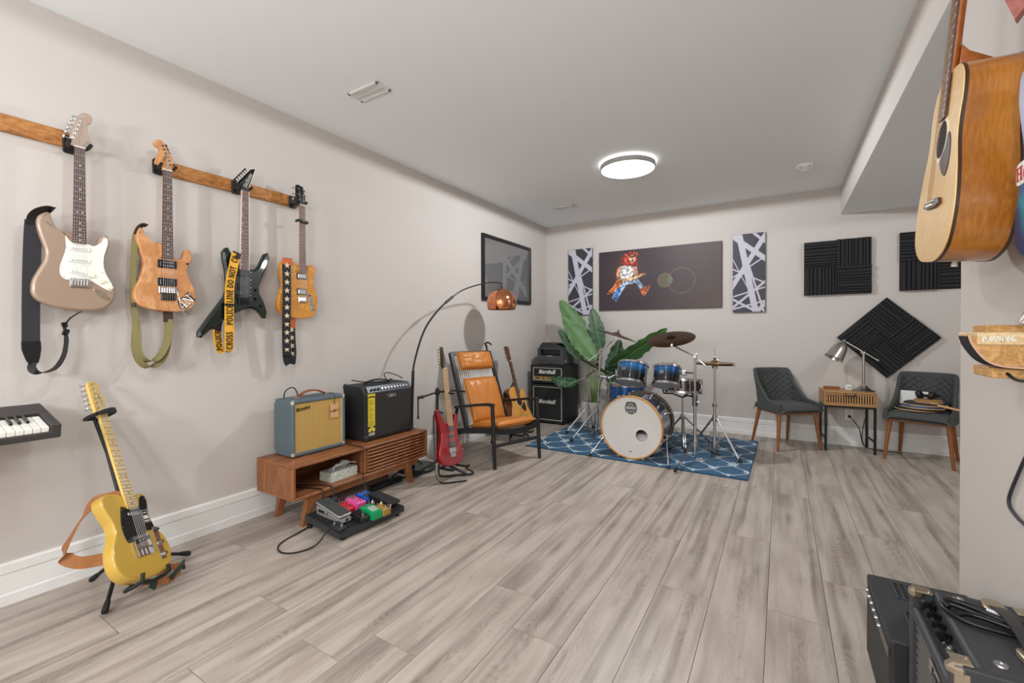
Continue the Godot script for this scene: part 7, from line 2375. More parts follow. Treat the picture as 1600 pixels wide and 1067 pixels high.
# ---------------------------------------------------------------- rug and drum kit
const RUG := 0.012
func stamp(im: Image, p: Vector2, r: float, c: Color):
	for y in range(int(p.y - r), int(p.y + r) + 1):
		for x in range(int(p.x - r), int(p.x + r) + 1):
			if x >= 0 and y >= 0 and x < im.get_width() and y < im.get_height() and Vector2(x - p.x, y - p.y).length() <= r: im.set_pixel(x, y, c)

func rug():
	var w := 1030
	var h := 720
	var im := Image.create(w, h, false, Image.FORMAT_RGB8)
	im.fill(Color("174f70"))
	var nz := noise(0.02, 61, 3)
	for i in 9000:
		var x := rng.randi() % w
		var y := rng.randi() % h
		im.fill_rect(Rect2i(x, y, 5, 3), Color("174f70").lerp(Color("236688") if rng.randf() < 0.5 else Color("0f3f5c"), 0.5))
	# a lattice of wavy vines with pairs of leaves where they near each other
	var white := Color("dfe6e8")
	var cell := Vector2(137, 180)
	for k in range(-1, 9):
		for sg in [-1.0, 1.0]:
			var x0: float = k * cell.x
			for s in 1400:
				var t := s / 1400.0 * h
				var ph := t / cell.y * TAU
				var x: float = x0 + sg * cell.x * 0.25 * (1.0 - cos(ph)) + cell.x * 0.0
				var near := absf(sin(ph * 0.5))
				stamp(im, Vector2(x + sin(t * 0.15) * 1.2, t), 2.2, white.lerp(Color("6f94ab"), 0.15))
				if s % 40 == 0 and (near < 0.5 or near > 0.95):
					for q in [-1.0, 1.0]:
						var d := Vector2(q * 0.75, -0.65)
						for l in 14: stamp(im, Vector2(x, t) + d * (3.0 + l * 1.7), 3.6 - absf(l - 6.5) * 0.36, white)
	im.generate_mipmaps()
	var o := thing("area_rug", "dark blue rug with a white leafy vine lattice under the drum kit", "rug", Vector3(1.675, 0, 1.05), deg_to_rad(-0.7))
	var b := MB.new()
	b.box(Vector3(0, RUG / 2, 0), Vector3(2.06, RUG, 1.45), 0.004)
	part("binding", b, hexc("1d4d70", 0.95), o)
	b = MB.new()
	b.hard()
	b.quad(Vector3(-1.025, RUG + 0.0006, 0.72), Vector3(1.025, RUG + 0.0006, 0.72), Vector3(1.025, RUG + 0.0006, -0.72), Vector3(-1.025, RUG + 0.0006, -0.72))
	var m := tex_mat(ImageTexture.create_from_image(im), 0.95)
	m.rim_enabled = true; m.rim = 0.25
	part("pile", b, m, o)

func basis_up(n: Vector3) -> Basis:
	var y := n.normalized()
	var x := Vector3(0, 0, 1).cross(y)
	x = (Vector3(1, 0, 0) - y * y.x).normalized()
	return Basis(x, y, x.cross(y))

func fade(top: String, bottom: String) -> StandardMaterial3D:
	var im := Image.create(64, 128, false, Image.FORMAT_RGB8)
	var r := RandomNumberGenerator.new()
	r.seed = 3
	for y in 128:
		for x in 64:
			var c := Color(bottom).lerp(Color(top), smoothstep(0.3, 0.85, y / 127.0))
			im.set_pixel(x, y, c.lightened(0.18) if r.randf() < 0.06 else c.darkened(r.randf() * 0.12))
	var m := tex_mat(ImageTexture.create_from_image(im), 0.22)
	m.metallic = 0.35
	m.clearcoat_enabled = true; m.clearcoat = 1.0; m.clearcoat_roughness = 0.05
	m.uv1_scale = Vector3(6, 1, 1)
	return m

func ring_pts(r: float, y: float, n := 40) -> Array:
	var o := []
	for i in n: o.append(Vector3(r * cos(TAU * i / n), y, r * sin(TAU * i / n)))
	return o

func hoop(r: float, y: float, h: float, th := 0.004) -> MB:
	var b := MB.new()
	b.lathe([Vector2(r - th, y - h / 2), Vector2(r + 0.002, y - h / 2), Vector2(r + 0.002, y + h / 2 - 0.003), Vector2(r - 0.001, y + h / 2), Vector2(r - th, y + h / 2 - 0.003), Vector2(r - th, y - h / 2)], 48)
	return b

func drum(called: String, label: String, at0: Vector3, n: Vector3, r: float, h: float, shell: Material, lugs: int, badge_angle: float) -> Node3D:
	var o := thing(called, label, "drum", at0)
	o.basis = basis_up(n)
	var b := MB.new()
	b.loft([ring_pts(r, -h / 2), ring_pts(r, h / 2)], false)
	part("shell", b, shell, o)
	for s in [-1.0, 1.0]:
		part("hoop", hoop(r + 0.008, s * (h / 2 - 0.003), 0.024), chrome, o)
		b = MB.new()
		b.lathe([Vector2(0, s * (h / 2 + 0.003)), Vector2(r + 0.003, s * (h / 2 + 0.003)), Vector2(r + 0.004, s * (h / 2 - 0.004))], 40)
		part("head", b, hexc("b9b9b8" if s < 0 else "dcdcd8", 0.45), o)
	for i in lugs:
		var a := TAU * (i + 0.35) / lugs
		var d := Vector3(cos(a), 0, sin(a))
		b = MB.new()
		b.cyl(d * (r + 0.01) + Vector3(0, -h / 2 + 0.01, 0), d * (r + 0.01) + Vector3(0, h / 2 - 0.005, 0), 0.003, -1, 8)
		for s in [-1.0, 1.0]: b.box(d * (r + 0.007) + Vector3(0, s * h * 0.28, 0), Vector3(0.022, 0.034, 0.016), 0.005, Basis(Vector3.UP, -a))
		part("lug", b, chrome, o)
	b = MB.new()
	var bd := Vector3(cos(badge_angle), 0, sin(badge_angle))
	b.extrude(outline([0, -0.018, 0.022, -0.01, 0.024, 0.006, 0.012, 0.018, -0.012, 0.018, -0.024, 0.006, -0.022, -0.01], 3), 0, 0.003, 0.001, 1)
	part("badge", b, mat(Color("8d8f92"), 0.35, 0.8), o, Transform3D(Basis(Vector3.UP.cross(bd), Vector3.UP, bd), bd * (r + 0.0005) + Vector3(0, h * 0.05, 0)))
	return o

func tripod(called: String, label: String, base: Vector3, feet: Array, collar: float, pole: Array, r := 0.0125) -> Node3D:
	var o := thing(called, label, "drum hardware", base)
	var b := MB.new()
	var ps := []
	for p in pole: ps.append((p as Vector3) - base)
	b.tube([ps[0], ps[0].lerp(ps[-1], 0.55)], r, 12)
	b.tube([ps[0].lerp(ps[-1], 0.55), ps[-1]], r * 0.75, 12)
	part("pole", b, chrome, o)
	b = MB.new()
	for f in [0.55, 0.56]: b.cyl(ps[0].lerp(ps[-1], f - 0.02), ps[0].lerp(ps[-1], f + 0.02), r * 1.5, -1, 12)
	b.box(ps[0].lerp(ps[-1], 0.56) + Vector3(0.022, 0, 0.01), Vector3(0.03, 0.012, 0.008), 0.003)
	part("wing_clamp", b, chrome, o)
	b = MB.new()
	b.cyl(Vector3(0, collar - 0.03, 0), Vector3(0, collar + 0.03, 0), r * 1.7, -1, 12)
	b.cyl(Vector3(0, collar * 0.32, 0), Vector3(0, collar * 0.32 + 0.02, 0), r * 1.6, -1, 12)
	part("collar", b, chrome, o)
	for f in feet:
		var e: Vector3 = f - base
		var top := Vector3(0, collar, 0) + Vector3(e.x, 0, e.z).normalized() * 0.02
		var side := Vector3(e.x, 0, e.z).normalized().cross(Vector3.UP) * 0.008
		b = MB.new()
		for s in [-1.0, 1.0]: b.tube([top + side * s, top.lerp(e, 0.93) + side * s], 0.005, 6)
		b.tube([Vector3(0, collar * 0.36, 0), top.lerp(e, 0.52)], 0.005, 6)
		var l := part("leg", b, chrome, o)
		b = MB.new()
		b.tube([top.lerp(e, 0.9), top.lerp(e, 0.97), e], [0.012, 0.016, 0.013], 10)
		part("rubber_foot", b, black, l)
	return o

func cymbal(label: String, c: Vector3, n: Vector3, r: float, col: String) -> Node3D:
	var o := thing("cymbal", label, "cymbal", c)
	o.basis = basis_up(n)
	var b := MB.new()
	var bell := r * 0.2
	var prof := []
	for i in 7:
		var t := i / 6.0
		prof.append(Vector2(0.005 + t * bell, 0.022 + 0.022 * cos(t * PI * 0.5)))
	for i in range(1, 13):
		var t := i / 12.0
		prof.append(Vector2(bell + (r - bell) * t, 0.022 - 0.022 * t * t + (0.0004 if i % 2 else 0.0)))
	var under := []
	for i in range(prof.size() - 1, -1, -1): under.append(prof[i] - Vector2(0, 0.0015))
	b.lathe(prof + under, 56, 1.0)
	var m := mat(Color(col), 0.34, 1.0).duplicate()
	m.anisotropy_enabled = true; m.anisotropy = 0.5
	part("bronze_disc", b, m, o)
	b = MB.new()
	b.cyl(Vector3(0, -0.05, 0), Vector3(0, 0.085, 0), 0.004, -1, 8)
	part("tilter_rod", b, chrome, o)
	b = MB.new()
	b.cyl(Vector3(0, 0.045, 0), Vector3(0, 0.062, 0), 0.014, 0.012, 12)
	b.cyl(Vector3(0, 0.002, 0), Vector3(0, 0.018, 0), 0.014, 0.012, 12)
	tiny(part("felts", b, hexc("3a3a3a", 0.9), o))
	b = MB.new()
	b.box(Vector3(0, 0.072, 0), Vector3(0.034, 0.014, 0.008), 0.003)
	part("wing_nut", b, chrome, o)
	return o

func drums():
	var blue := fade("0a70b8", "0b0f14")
	var bx := Vector3(1.738, 0.0, 1.49)
	# bass drum lying on its side, front towards the room
	var o := thing("bass_drum", "large bass drum with white front head, natural wood hoop and a port hole", "drum", Vector3(1.738, 0.307, 1.49), deg_to_rad(-1.5))
	var R := 0.275
	var D := 0.40
	var tz := Basis(Vector3(1, 0, 0), PI / 2)          # y of the shapes becomes z
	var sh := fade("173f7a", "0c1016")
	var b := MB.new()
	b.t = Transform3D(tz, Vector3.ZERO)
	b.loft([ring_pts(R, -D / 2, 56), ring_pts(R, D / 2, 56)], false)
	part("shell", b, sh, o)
	var wood := tex_mat(wood_image(64, 64, [Color("d9a55f"), Color("cf954c"), Color("c2853c")], 101, 6.0, 20.0), 0.3, 4.0)
	for s in [-1.0, 1.0]:
		b = MB.new()
		b.t = Transform3D(tz, Vector3.ZERO)
		var y: float = s * (D / 2 + 0.004)
		b.lathe([Vector2(R + 0.006, y - 0.02), Vector2(R + 0.017, y - 0.02), Vector2(R + 0.018, y), Vector2(R + 0.017, y + 0.02), Vector2(R + 0.006, y + 0.02), Vector2(R + 0.006, y - 0.02)], 64)
		part("wooden_hoop", b, wood if s > 0 else hexc("5a4636", 0.18), o)
		if s < 0:
			b = MB.new()
			b.t = Transform3D(tz, Vector3.ZERO)
			b.lathe([Vector2(R + 0.0185, y - 0.006), Vector2(R + 0.0195, y), Vector2(R + 0.0185, y + 0.006)], 64)
			part("hoop_inlay", b, hexc("26282b", 0.3), o)
	# front head with its port
	b = MB.new()
	var ho := Vector2(0.36, -0.24) * R
	var hr := 0.058
	var outer := []
	var inner := []
	for i in 64:
		var a := TAU * i / 64
		outer.append(Vector3((R + 0.008) * cos(a), (R + 0.008) * sin(a), D / 2 + 0.012))
		inner.append(Vector3(ho.x + hr * cos(a), ho.y + hr * sin(a), D / 2 + 0.012))
	b.soft()
	for i in 64:
		var k := (i + 1) % 64
		b._t(outer[i], outer[k], inner[k]); b._t(outer[i], inner[k], inner[i])
	part("front_head", b, hexc("dedcd9", 0.4), o)
	b = MB.new()
	b.lathe([Vector2(hr - 0.003, 0), Vector2(hr + 0.004, 0), Vector2(hr + 0.004, 0.003), Vector2(hr - 0.003, 0.003), Vector2(hr - 0.003, 0)], 32)
	part("port_ring", b, hexc("e9e7e3", 0.35), o, Transform3D(tz, Vector3(ho.x, ho.y, D / 2 + 0.011)))
	b = MB.new()
	b.t = Transform3D(tz, Vector3.ZERO)
	b.lathe([Vector2(0, -D / 2 - 0.012), Vector2(R + 0.004, -D / 2 - 0.012), Vector2(R + 0.006, -D / 2 - 0.006)], 40)
	part("rear_head", b, hexc("cfcfcb", 0.5), o)
	part("damping_pillow", pad(Vector3(0.05, -0.17, 0.06), Vector3(1, 0, 0), Vector3(0, 0.6, 0.8), 0.32, 0.26, 0.12, 13), hexc("dcd8d8", 0.9), o)
	# badge on the head
	b = MB.new()
	b.extrude(outline([-0.038, 0.052, 0.0, 0.058, 0.038, 0.052, 0.05, 0.03, 0.056, 0.0, 0.05, -0.034, 0.024, -0.052, 0.0, -0.058, -0.024, -0.052, -0.05, -0.034, -0.056, 0.0, -0.05, 0.03], 3), 0, 0.0012, 0, 1)
	var bg := part("head_logo", b, hexc("4d5055", 0.5), o, at(0.0, 0.18, D / 2 + 0.0122))
	lettering(bg, "logo_word", "MAPEX", hexc("e8e8e6", 0.5), at(0, 0.0, 0.0018), 0.022, 0.0008, false, 0.95, true)
	b = MB.new()
	for i in 5: b.box(Vector3((i - 2) * 0.012, 0.03 + 0.004 * (2 - absi(i - 2)), 0.0016), Vector3(0.007, 0.012 + 0.006 * (i % 2), 0.0008))
	for i in 3: b.box(Vector3((i - 1) * 0.028, -0.035, 0.0016), Vector3(0.016, 0.012, 0.0008))
	b.box(Vector3(0, 0.018, 0.0016), Vector3(0.1, 0.0016, 0.0008))
	b.box(Vector3(0, -0.019, 0.0016), Vector3(0.1, 0.0016, 0.0008))
	tiny(part("logo_ornament", b, hexc("b6b8ba", 0.5), bg))
	b = MB.new()
	b.box(Vector3(-0.005, -0.225, D / 2 + 0.0125), Vector3(0.024, 0.012, 0.0008))
	part("small_print", b, hexc("8a8a8a", 0.5), o)
	for s in [-1.0, 1.0]:
		for i in 8:
			var a := TAU * (i + 0.5) / 8.0
			var d := Vector3(cos(a), sin(a), 0)
			b = MB.new()
			var ty: float = s * (D / 2 + 0.004)
			b.box(d * (R + 0.021) + Vector3(0, 0, ty), Vector3(0.012, 0.022, 0.05), 0.004, Basis(Vector3(0, 0, 1), a))
			b.cyl(d * (R + 0.026) + Vector3(0, 0, ty + s * 0.02), d * (R + 0.024) + Vector3(0, 0, s * 0.1), 0.0035, -1, 8)
			b.box(d * (R + 0.012) + Vector3(0, 0, s * 0.09), Vector3(0.03, 0.02, 0.045), 0.006, Basis(Vector3(0, 0, 1), a))
			b.box(d * (R + 0.03) + Vector3(0, 0, ty + s * 0.028), Vector3(0.006, 0.034, 0.008), 0.002, Basis(Vector3(0, 0, 1), a))
			part("claw_hook", b, chrome, o)
	for s in [-1.0, 1.0]:
		b = MB.new()
		var t0 := Vector3(s * (R + 0.005), -0.10, 0.05)
		var e := Vector3(s * 0.365, -0.289, 0.325)
		b.box(t0, Vector3(0.03, 0.06, 0.045), 0.008)
		b.tube([t0, t0.lerp(e, 0.6)], 0.0085, 10)
		b.tube([t0.lerp(e, 0.55), e], 0.006, 10)
		var sp := part("spur", b, chrome, o)
		b = MB.new()
		b.cyl(e - (e - t0).normalized() * 0.02, e, 0.013, 0.01, 10)
		part("spur_foot", b, black, sp)
	# toms, floor tom, snare
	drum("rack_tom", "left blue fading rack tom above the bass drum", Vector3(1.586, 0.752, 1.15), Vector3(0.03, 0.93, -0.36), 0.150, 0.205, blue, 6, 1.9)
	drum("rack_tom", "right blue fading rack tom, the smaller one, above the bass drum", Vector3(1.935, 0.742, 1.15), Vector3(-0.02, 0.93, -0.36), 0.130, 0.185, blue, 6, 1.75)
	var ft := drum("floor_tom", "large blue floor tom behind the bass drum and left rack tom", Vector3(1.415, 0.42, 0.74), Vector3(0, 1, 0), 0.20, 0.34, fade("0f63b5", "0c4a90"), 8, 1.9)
	for i in 3:
		b = MB.new()
		var a := TAU * i / 3.0 + 0.5
		b.tube([Vector3(cos(a) * 0.225, 0.08, sin(a) * 0.225), Vector3(cos(a) * 0.225, -0.34, sin(a) * 0.225), Vector3(cos(a) * 0.245, -0.405, sin(a) * 0.245)], 0.006, 8)
		b.box(Vector3(cos(a) * 0.212, 0.02, sin(a) * 0.212), Vector3(0.03, 0.05, 0.03), 0.006, Basis(Vector3.UP, -a))
		part("leg", b, chrome, ft)
	drum("snare_drum", "dark chrome-rimmed snare drum on its stand behind the right rack tom", Vector3(2.06, 0.635, 0.95), Vector3(0, 0.995, -0.1), 0.172, 0.13, mat(Color("5a5356"), 0.15, 0.95), 8, 1.6)
	var sb := tripod("snare_stand", "chrome snare drum stand with basket arms under the dark snare drum", Vector3(2.05, RUG, 0.95), [Vector3(2.13, RUG + 0.012, 1.25), Vector3(2.3, RUG + 0.012, 0.75), Vector3(1.81, RUG + 0.012, 0.75)], 0.30, [Vector3(2.05, RUG + 0.03, 0.95), Vector3(2.05, 0.52, 0.95)])
	for i in 3:
		b = MB.new()
		var a := TAU * i / 3.0 + 0.9
		b.tube([Vector3(0, 0.5, 0), Vector3(cos(a) * 0.1, 0.535, sin(a) * 0.1), Vector3(cos(a) * 0.185, 0.535, sin(a) * 0.185), Vector3(cos(a) * 0.193, 0.575, sin(a) * 0.193)], [0.008, 0.008, 0.009, 0.009], 8)
		part("basket_arm", b, mat(Color("2c2c2e"), 0.3, 0.6), sb)
	# cymbals and their stands
	cymbal("large brown crash cymbal right of centre, tilted on the right boom stand", Vector3(1.976, 1.112, 1.15), Vector3(-0.19, 0.93, -0.31), 0.232, "6d4a2c")
	cymbal("brown crash cymbal seen edge-on in front of the banana leaves, upper left", Vector3(1.402, 1.145, 1.1), Vector3(0.28, 0.955, -0.12), 0.235, "7d5940")
	cymbal("dark brown cymbal tilted low on the left, under the edge-on crash cymbal", Vector3(1.07, 0.775, 0.85), Vector3(0.42, 0.86, -0.28), 0.205, "4d3a2e")
	var L := tripod("cymbal_stand", "left chrome boom cymbal stand that also holds the left rack tom", Vector3(1.207, RUG, 1.2), [Vector3(1.0, RUG + 0.012, 1.42), Vector3(1.40, RUG + 0.012, 1.16), Vector3(1.10, RUG + 0.012, 0.95)], 0.33, [Vector3(1.207, RUG + 0.05, 1.2), Vector3(1.252, 0.965, 1.2)])
	var lo := Vector3(1.207, RUG, 1.2)
	boom(L, Vector3(1.137, 0.876, 1.25) - lo, Vector3(1.252, 0.972, 1.2) - lo, Vector3(1.372, 1.10, 1.115) - lo)
	b = MB.new()
	b.box(Vector3(1.243, 0.715, 1.2) - lo, Vector3(0.05, 0.04, 0.04), 0.008)
	b.tube([Vector3(1.243, 0.715, 1.2) - lo, Vector3(1.36, 0.705, 1.19) - lo, Vector3(1.415, 0.735, 1.17) - lo, Vector3(1.43, 0.80, 1.15) - lo], [0.01, 0.01, 0.008, 0.008], 10)
	b.box(Vector3(1.335, 0.705, 1.19) - lo, Vector3(0.04, 0.035, 0.035), 0.008)
	b.box(Vector3(1.425, 0.765, 1.165) - lo, Vector3(0.03, 0.07, 0.04), 0.008)
	part("tom_arm", b, chrome, L)
	var M := tripod("cymbal_stand", "chrome stand at far left of the kit holding the low dark cymbal", Vector3(1.0, RUG, 0.93), [Vector3(0.80, RUG + 0.012, 1.1), Vector3(1.22, RUG + 0.012, 1.02), Vector3(0.97, RUG + 0.012, 0.68)], 0.3, [Vector3(1.0, RUG + 0.04, 0.93), Vector3(1.0, 0.668, 0.93)])
	lo = Vector3(1.0, RUG, 0.93)
	boom(M, Vector3(0.815, 0.578, 1.05) - lo, Vector3(1.0, 0.674, 0.93) - lo, Vector3(1.053, 0.735, 0.86) - lo)
	var N := tripod("cymbal_stand", "right chrome boom cymbal stand at front right of the bass drum", Vector3(2.245, RUG, 1.43), [Vector3(2.16, RUG + 0.012, 1.90), Vector3(2.42, RUG + 0.012, 1.17), Vector3(1.96, RUG + 0.012, 1.2)], 0.17, [Vector3(2.245, RUG + 0.02, 1.43), Vector3(2.245, 0.955, 1.43)], 0.014)
	lo = Vector3(2.245, RUG, 1.43)
	boom(N, Vector3(2.347, 0.885, 1.5) - lo, Vector3(2.245, 0.962, 1.43) - lo, Vector3(1.99, 1.058, 1.17) - lo)
	b = MB.new()
	b.cyl(Vector3(0, 0.50, 0), Vector3(0, 0.60, 0), 0.026, 0.022, 12)
	part("drum_key_holder", b, mat(Color("77777a"), 0.3, 0.9), N)
	b = MB.new()
	b.tube([Vector3(0, 0.80, 0), Vector3(-0.10, 0.79, -0.13), Vector3(-0.17, 0.77, -0.2)], 0.009, 10)
	b.box(Vector3(-0.12, 0.785, -0.15), Vector3(0.05, 0.05, 0.04), 0.008)
	part("tom_arm", b, chrome, N)
	# hi-hat
	var hh := Vector3(2.388, RUG, 1.24)
	var P := tripod("hi_hat_stand", "chrome hi-hat stand with foot pedal, at right end of the drum kit", hh, [Vector3(2.546, RUG + 0.012, 0.97), Vector3(2.14, RUG + 0.012, 1.03), Vector3(2.62, RUG + 0.012, 1.36)], 0.37, [hh + Vector3(0, 0.05, 0), hh + Vector3(0, 0.845, 0)])
	b = MB.new()
	b.tube([Vector3(0, 0.83, 0), Vector3(0, 1.04, 0)], 0.0035, 8)
	b.cyl(Vector3(0, 0.835, 0), Vector3(0, 0.856, 0), 0.022, 0.026, 14)
	b.box(Vector3(0, 0.915, 0), Vector3(0.02, 0.04, 0.02), 0.004)
	b.box(Vector3(0.025, 0.918, 0.0), Vector3(0.03, 0.03, 0.008), 0.003)
	part("pull_rod", b, chrome, P)
	for k in 2:
		b = MB.new()
		b.tube([Vector3(-0.035 if k else 0.035, 0.24, 0), Vector3(-0.035 if k else 0.035, 0.02, 0.0)], 0.004, 8)
		part("frame_bar", b, chrome, P)
	b = MB.new()
	b.strap([Vector3(0.0, 0.075, 0.02), Vector3(-0.02, 0.05, -0.1), Vector3(-0.05, 0.022, -0.26)], Vector3(1, 0, 0.2), 0.085, 0.012)
	b.box(Vector3(-0.05, 0.012, -0.27), Vector3(0.09, 0.022, 0.05), 0.004)
	part("foot_pedal", b, hexc("1b1b1d", 0.4), P)
	b = MB.new()
	b.box(Vector3(-0.022, 0.058, -0.09), Vector3(0.05, 0.003, 0.05), 0.001, Basis(Vector3(1, 0, 0), -0.2))
	part("pedal_plate", b, steel, P)
	var c1 := cymbal("bottom hi-hat cymbal, bronze, on the stand at right", hh + Vector3(0, 0.886, 0), Vector3(0, -1, 0.0), 0.178, "9a7442")
	c1.scale = Vector3(1, 0.8, 1)
	cymbal("top hi-hat cymbal, bronze, on the stand at right", hh + Vector3(0, 0.872, 0), Vector3(0.02, 1, -0.02), 0.178, "a37a45")
	# bass drum pedal, clamped to the rear hoop
	o = thing("bass_drum_pedal", "black bass drum pedal on the rug behind the bass drum", "drum pedal", Vector3(1.85, RUG, 1.06))
	b = MB.new()
	b.box(Vector3(0, 0.006, -0.12), Vector3(0.1, 0.01, 0.32), 0.002)
	b.strap([Vector3(0, 0.09, 0.02), Vector3(0, 0.06, -0.1), Vector3(0, 0.02, -0.26)], Vector3(1, 0, 0), 0.08, 0.012)
	part("footboard", b, hexc("18181a", 0.4), o)
	b = MB.new()
	for s in [-1.0, 1.0]: b.tube([Vector3(s * 0.05, 0.01, 0.03), Vector3(s * 0.05, 0.22, 0.03)], 0.008, 8)
	b.tube([Vector3(-0.06, 0.21, 0.03), Vector3(0.06, 0.21, 0.03)], 0.007, 8)
	b.tube([Vector3(0, 0.21, 0.03), Vector3(0, 0.34, -0.04)], 0.004, 8)
	b.cyl(Vector3(0, 0.345, -0.06), Vector3(0, 0.345, -0.02), 0.022, -1, 12)
	part("beater_frame", b, chrome, o)

func boom(o: Node3D, tail: Vector3, pivot: Vector3, head: Vector3):
	var b := MB.new()
	b.tube([tail, pivot, head], 0.0065, 10)
	part("boom_arm", b, chrome, o)
	b = MB.new()
	b.box(pivot, Vector3(0.034, 0.04, 0.03), 0.008)
	b.cyl(pivot - Vector3(0.0, 0, 0.025), pivot + Vector3(0.0, 0, 0.025), 0.014, -1, 12)
	b.box(pivot + Vector3(0.012, 0.026, 0), Vector3(0.026, 0.02, 0.008), 0.003)
	part("boom_clamp", b, chrome, o)
	b = MB.new()
	b.cyl(head - Vector3(0, 0, 0.014), head + Vector3(0, 0, 0.014), 0.013, -1, 12)
	b.cyl(head - Vector3(0, 0.012, 0), head + Vector3(0, 0.016, 0), 0.008, -1, 10)
	part("tilter", b, chrome, o)

# ---------------------------------------------------------------- right wall and the amplifiers at its foot
func right_side():
	# blue burst guitar, mostly out of the picture
	var o := thing("electric_guitar", "blue and teal burst electric guitar at right picture edge, beside the large acoustic guitar", "electric guitar", Vector3(3.375, 1.335, 4.44), -PI / 2)
	var im := Image.create(64, 128, false, Image.FORMAT_RGB8)
	var nz := noise(0.05, 71, 3)
	for y in 128:
		for x in 64:
			var t := y / 127.0
			var c := Color("24388f").lerp(Color("0f8f9e"), smoothstep(0.35, 0.75, t + nz.get_noise_2d(x * 2.0, y) * 0.15))
			var e := Vector2((x / 63.0 - 0.5) * 2.0, (t - 0.5) * 2.0).length()
			im.set_pixel(x, y, c.lerp(Color("2a1e4e"), smoothstep(0.75, 1.05, e) * 0.8))
	var body := tex_mat(ImageTexture.create_from_image(im), 0.15)
	body.roughness = 0.4
	var b := MB.new()
	b.extrude(outline([-0.108, 0.444, -0.092, 0.443, -0.086, 0.419, -0.075, 0.386, -0.058, 0.371, -0.03, 0.364, 0.0, 0.35, 0.023, 0.324, 0.049, 0.318, 0.068, 0.332, 0.076, 0.358, 0.089, 0.375, 0.106, 0.373, 0.115, 0.348, 0.11, 0.309, 0.098, 0.265, 0.095, 0.222, 0.107, 0.177, 0.128, 0.136, 0.133, 0.093, 0.128, 0.059, 0.108, 0.026, 0.078, 0.008, 0.034, 0.001, -0.026, 0.004, -0.083, 0.015, -0.127, 0.036, -0.148, 0.062, -0.153, 0.092, -0.148, 0.134, -0.131, 0.178, -0.112, 0.227, -0.109, 0.267, -0.12, 0.311, -0.131, 0.356, -0.135, 0.393, -0.127, 0.426], 4), -0.044, 0, 0.008, 3)
	part("body", b, body, o)
	for q in [0.25, 0.165]: pickup(o, Vector3(0, q, 0.004), 0.07, 0.036, black, steel)
	neck_parts(o, {nut = Vector2(0, 0.766), end = Vector2(0, 0.30), bridge = Vector2(0, 0.125), z = 0.0, neck_mat = maple, board_mat = rosewood, dot_mat = ivory, frets = 22, head_mat = body,
		head = outline([-0.024, 0.765, -0.03, 0.80, -0.004, 0.91, 0.02, 0.935, 0.045, 0.92, 0.04, 0.88, 0.036, 0.83, 0.022, 0.765], 4), tuners = [[Vector2(-0.018, 0.80), Vector2(0.012, 0.908), 6, Vector2(-0.026, 0.004)]]})
	b = MB.new()
	b.box(Vector3(0, 0.12, 0.005), Vector3(0.075, 0.05, 0.01), 0.002)
	part("bridge", b, chrome, o)
	for q in [[0.08, 0.11], [0.11, 0.08]]: knob(o, Vector3(q[0], q[1], 0), 0.01, 0.014, black)
	b = MB.new()
	b.cyl(Vector3(-0.112, 0.444, -0.022), Vector3(-0.112, 0.458, -0.022), 0.006, 0.008, 12)
	part("strap_button", b, hexc("333335", 0.3, 0.9), o)
	b = MB.new()
	b.extrude(outline([-0.03, -0.022, 0.0, -0.024, 0.045, -0.02, 0.05, 0.004, 0.04, 0.024, 0.005, 0.026, -0.028, 0.022, -0.034, 0.0], 3), 0, 0.0015, 0, 1)
	var stk := part("sticker", b, hexc("eceae4", 0.5), o, at(-0.098, 0.212, 0.0005))
	lettering(stk, "sticker_word", "Ho", hexc("b5383a", 0.5), at(-0.004, 0, 0.002), 0.032, 0.0008, true, 1.0, true)
	hanger_right(4.44, 2.095)
	# reddish wooden piece above
	o = thing("wooden_hanger", "reddish wooden hanger piece with angled tip and screw hole, at top right", "hanger", Vector3(3.43, 1.985, 4.12), deg_to_rad(-28))
	b = MB.new()
	b.extrude(poly([-0.022, 0.4, -0.022, 0.075, 0.0, 0.0, 0.024, 0.035, 0.024, 0.4]), -0.014, 0.014, 0.003, 2, false)
	part("arm", b, tex_mat(wood_image(48, 96, [Color("b97468"), Color("a9635a"), Color("95524a")], 111, 4.0, 20.0), 0.4, 4.0), o)
	b = MB.new()
	b.cyl(Vector3(-0.006, 0.10, 0.012), Vector3(-0.006, 0.10, 0.0152), 0.005, -1, 12)
	part("screw_hole_dark_disc", b, hexc("2a1512", 0.8), o)  # no real hole: its shade is a dark disc on the wood

	# shelf made from a cut skateboard deck on wooden blocks
	var pine := tex_mat(wood_image(160, 96, [Color("d6ab70"), Color("c7985c"), Color("a97c45"), Color("cfa165")], 113, 7.0, 24.0, true, 0.4), 0.55, 4.0)
	o = thing("wall_shelf", "small wooden wall shelf of pine blocks with a curled black skateboard tail end", "shelf", Vector3(XW, 1.10, 4.1))
	var S := Vector3(XW, 1.10, 4.1)
	b = MB.new()
	b.extrude(outline(shift([3.328, 1.184, 3.333, 1.170, 3.343, 1.150, 3.357, 1.130, 3.375, 1.117, 3.40, 1.112, 3.44, 1.110, 3.474, 1.110, 3.474, 1.165, 3.44, 1.168, 3.38, 1.170, 3.345, 1.178], S.x, S.y), 3), 0.035, 0.1, 0.0, 1, false)
	part("deck_block", b, pine, o)
	b = MB.new()
	var curl := path(shift3([3.3265, 1.187, 4.1675, 3.3305, 1.170, 4.1675, 3.3405, 1.149, 4.1675, 3.355, 1.128, 4.1675, 3.374, 1.1145, 4.1675, 3.40, 1.109, 4.1675, 3.44, 1.107, 4.1675, 3.474, 1.107, 4.1675], S), 4)
	b.strap(curl, Vector3(0, 0, 1), 0.066, 0.005)
	var tail := part("skateboard_tail", b, hexc("c9a184", 0.6), o)
	var outer := []
	for q in curl: outer.append(q + Vector3(-0.0022, -0.0022, -0.001))
	b = MB.new()
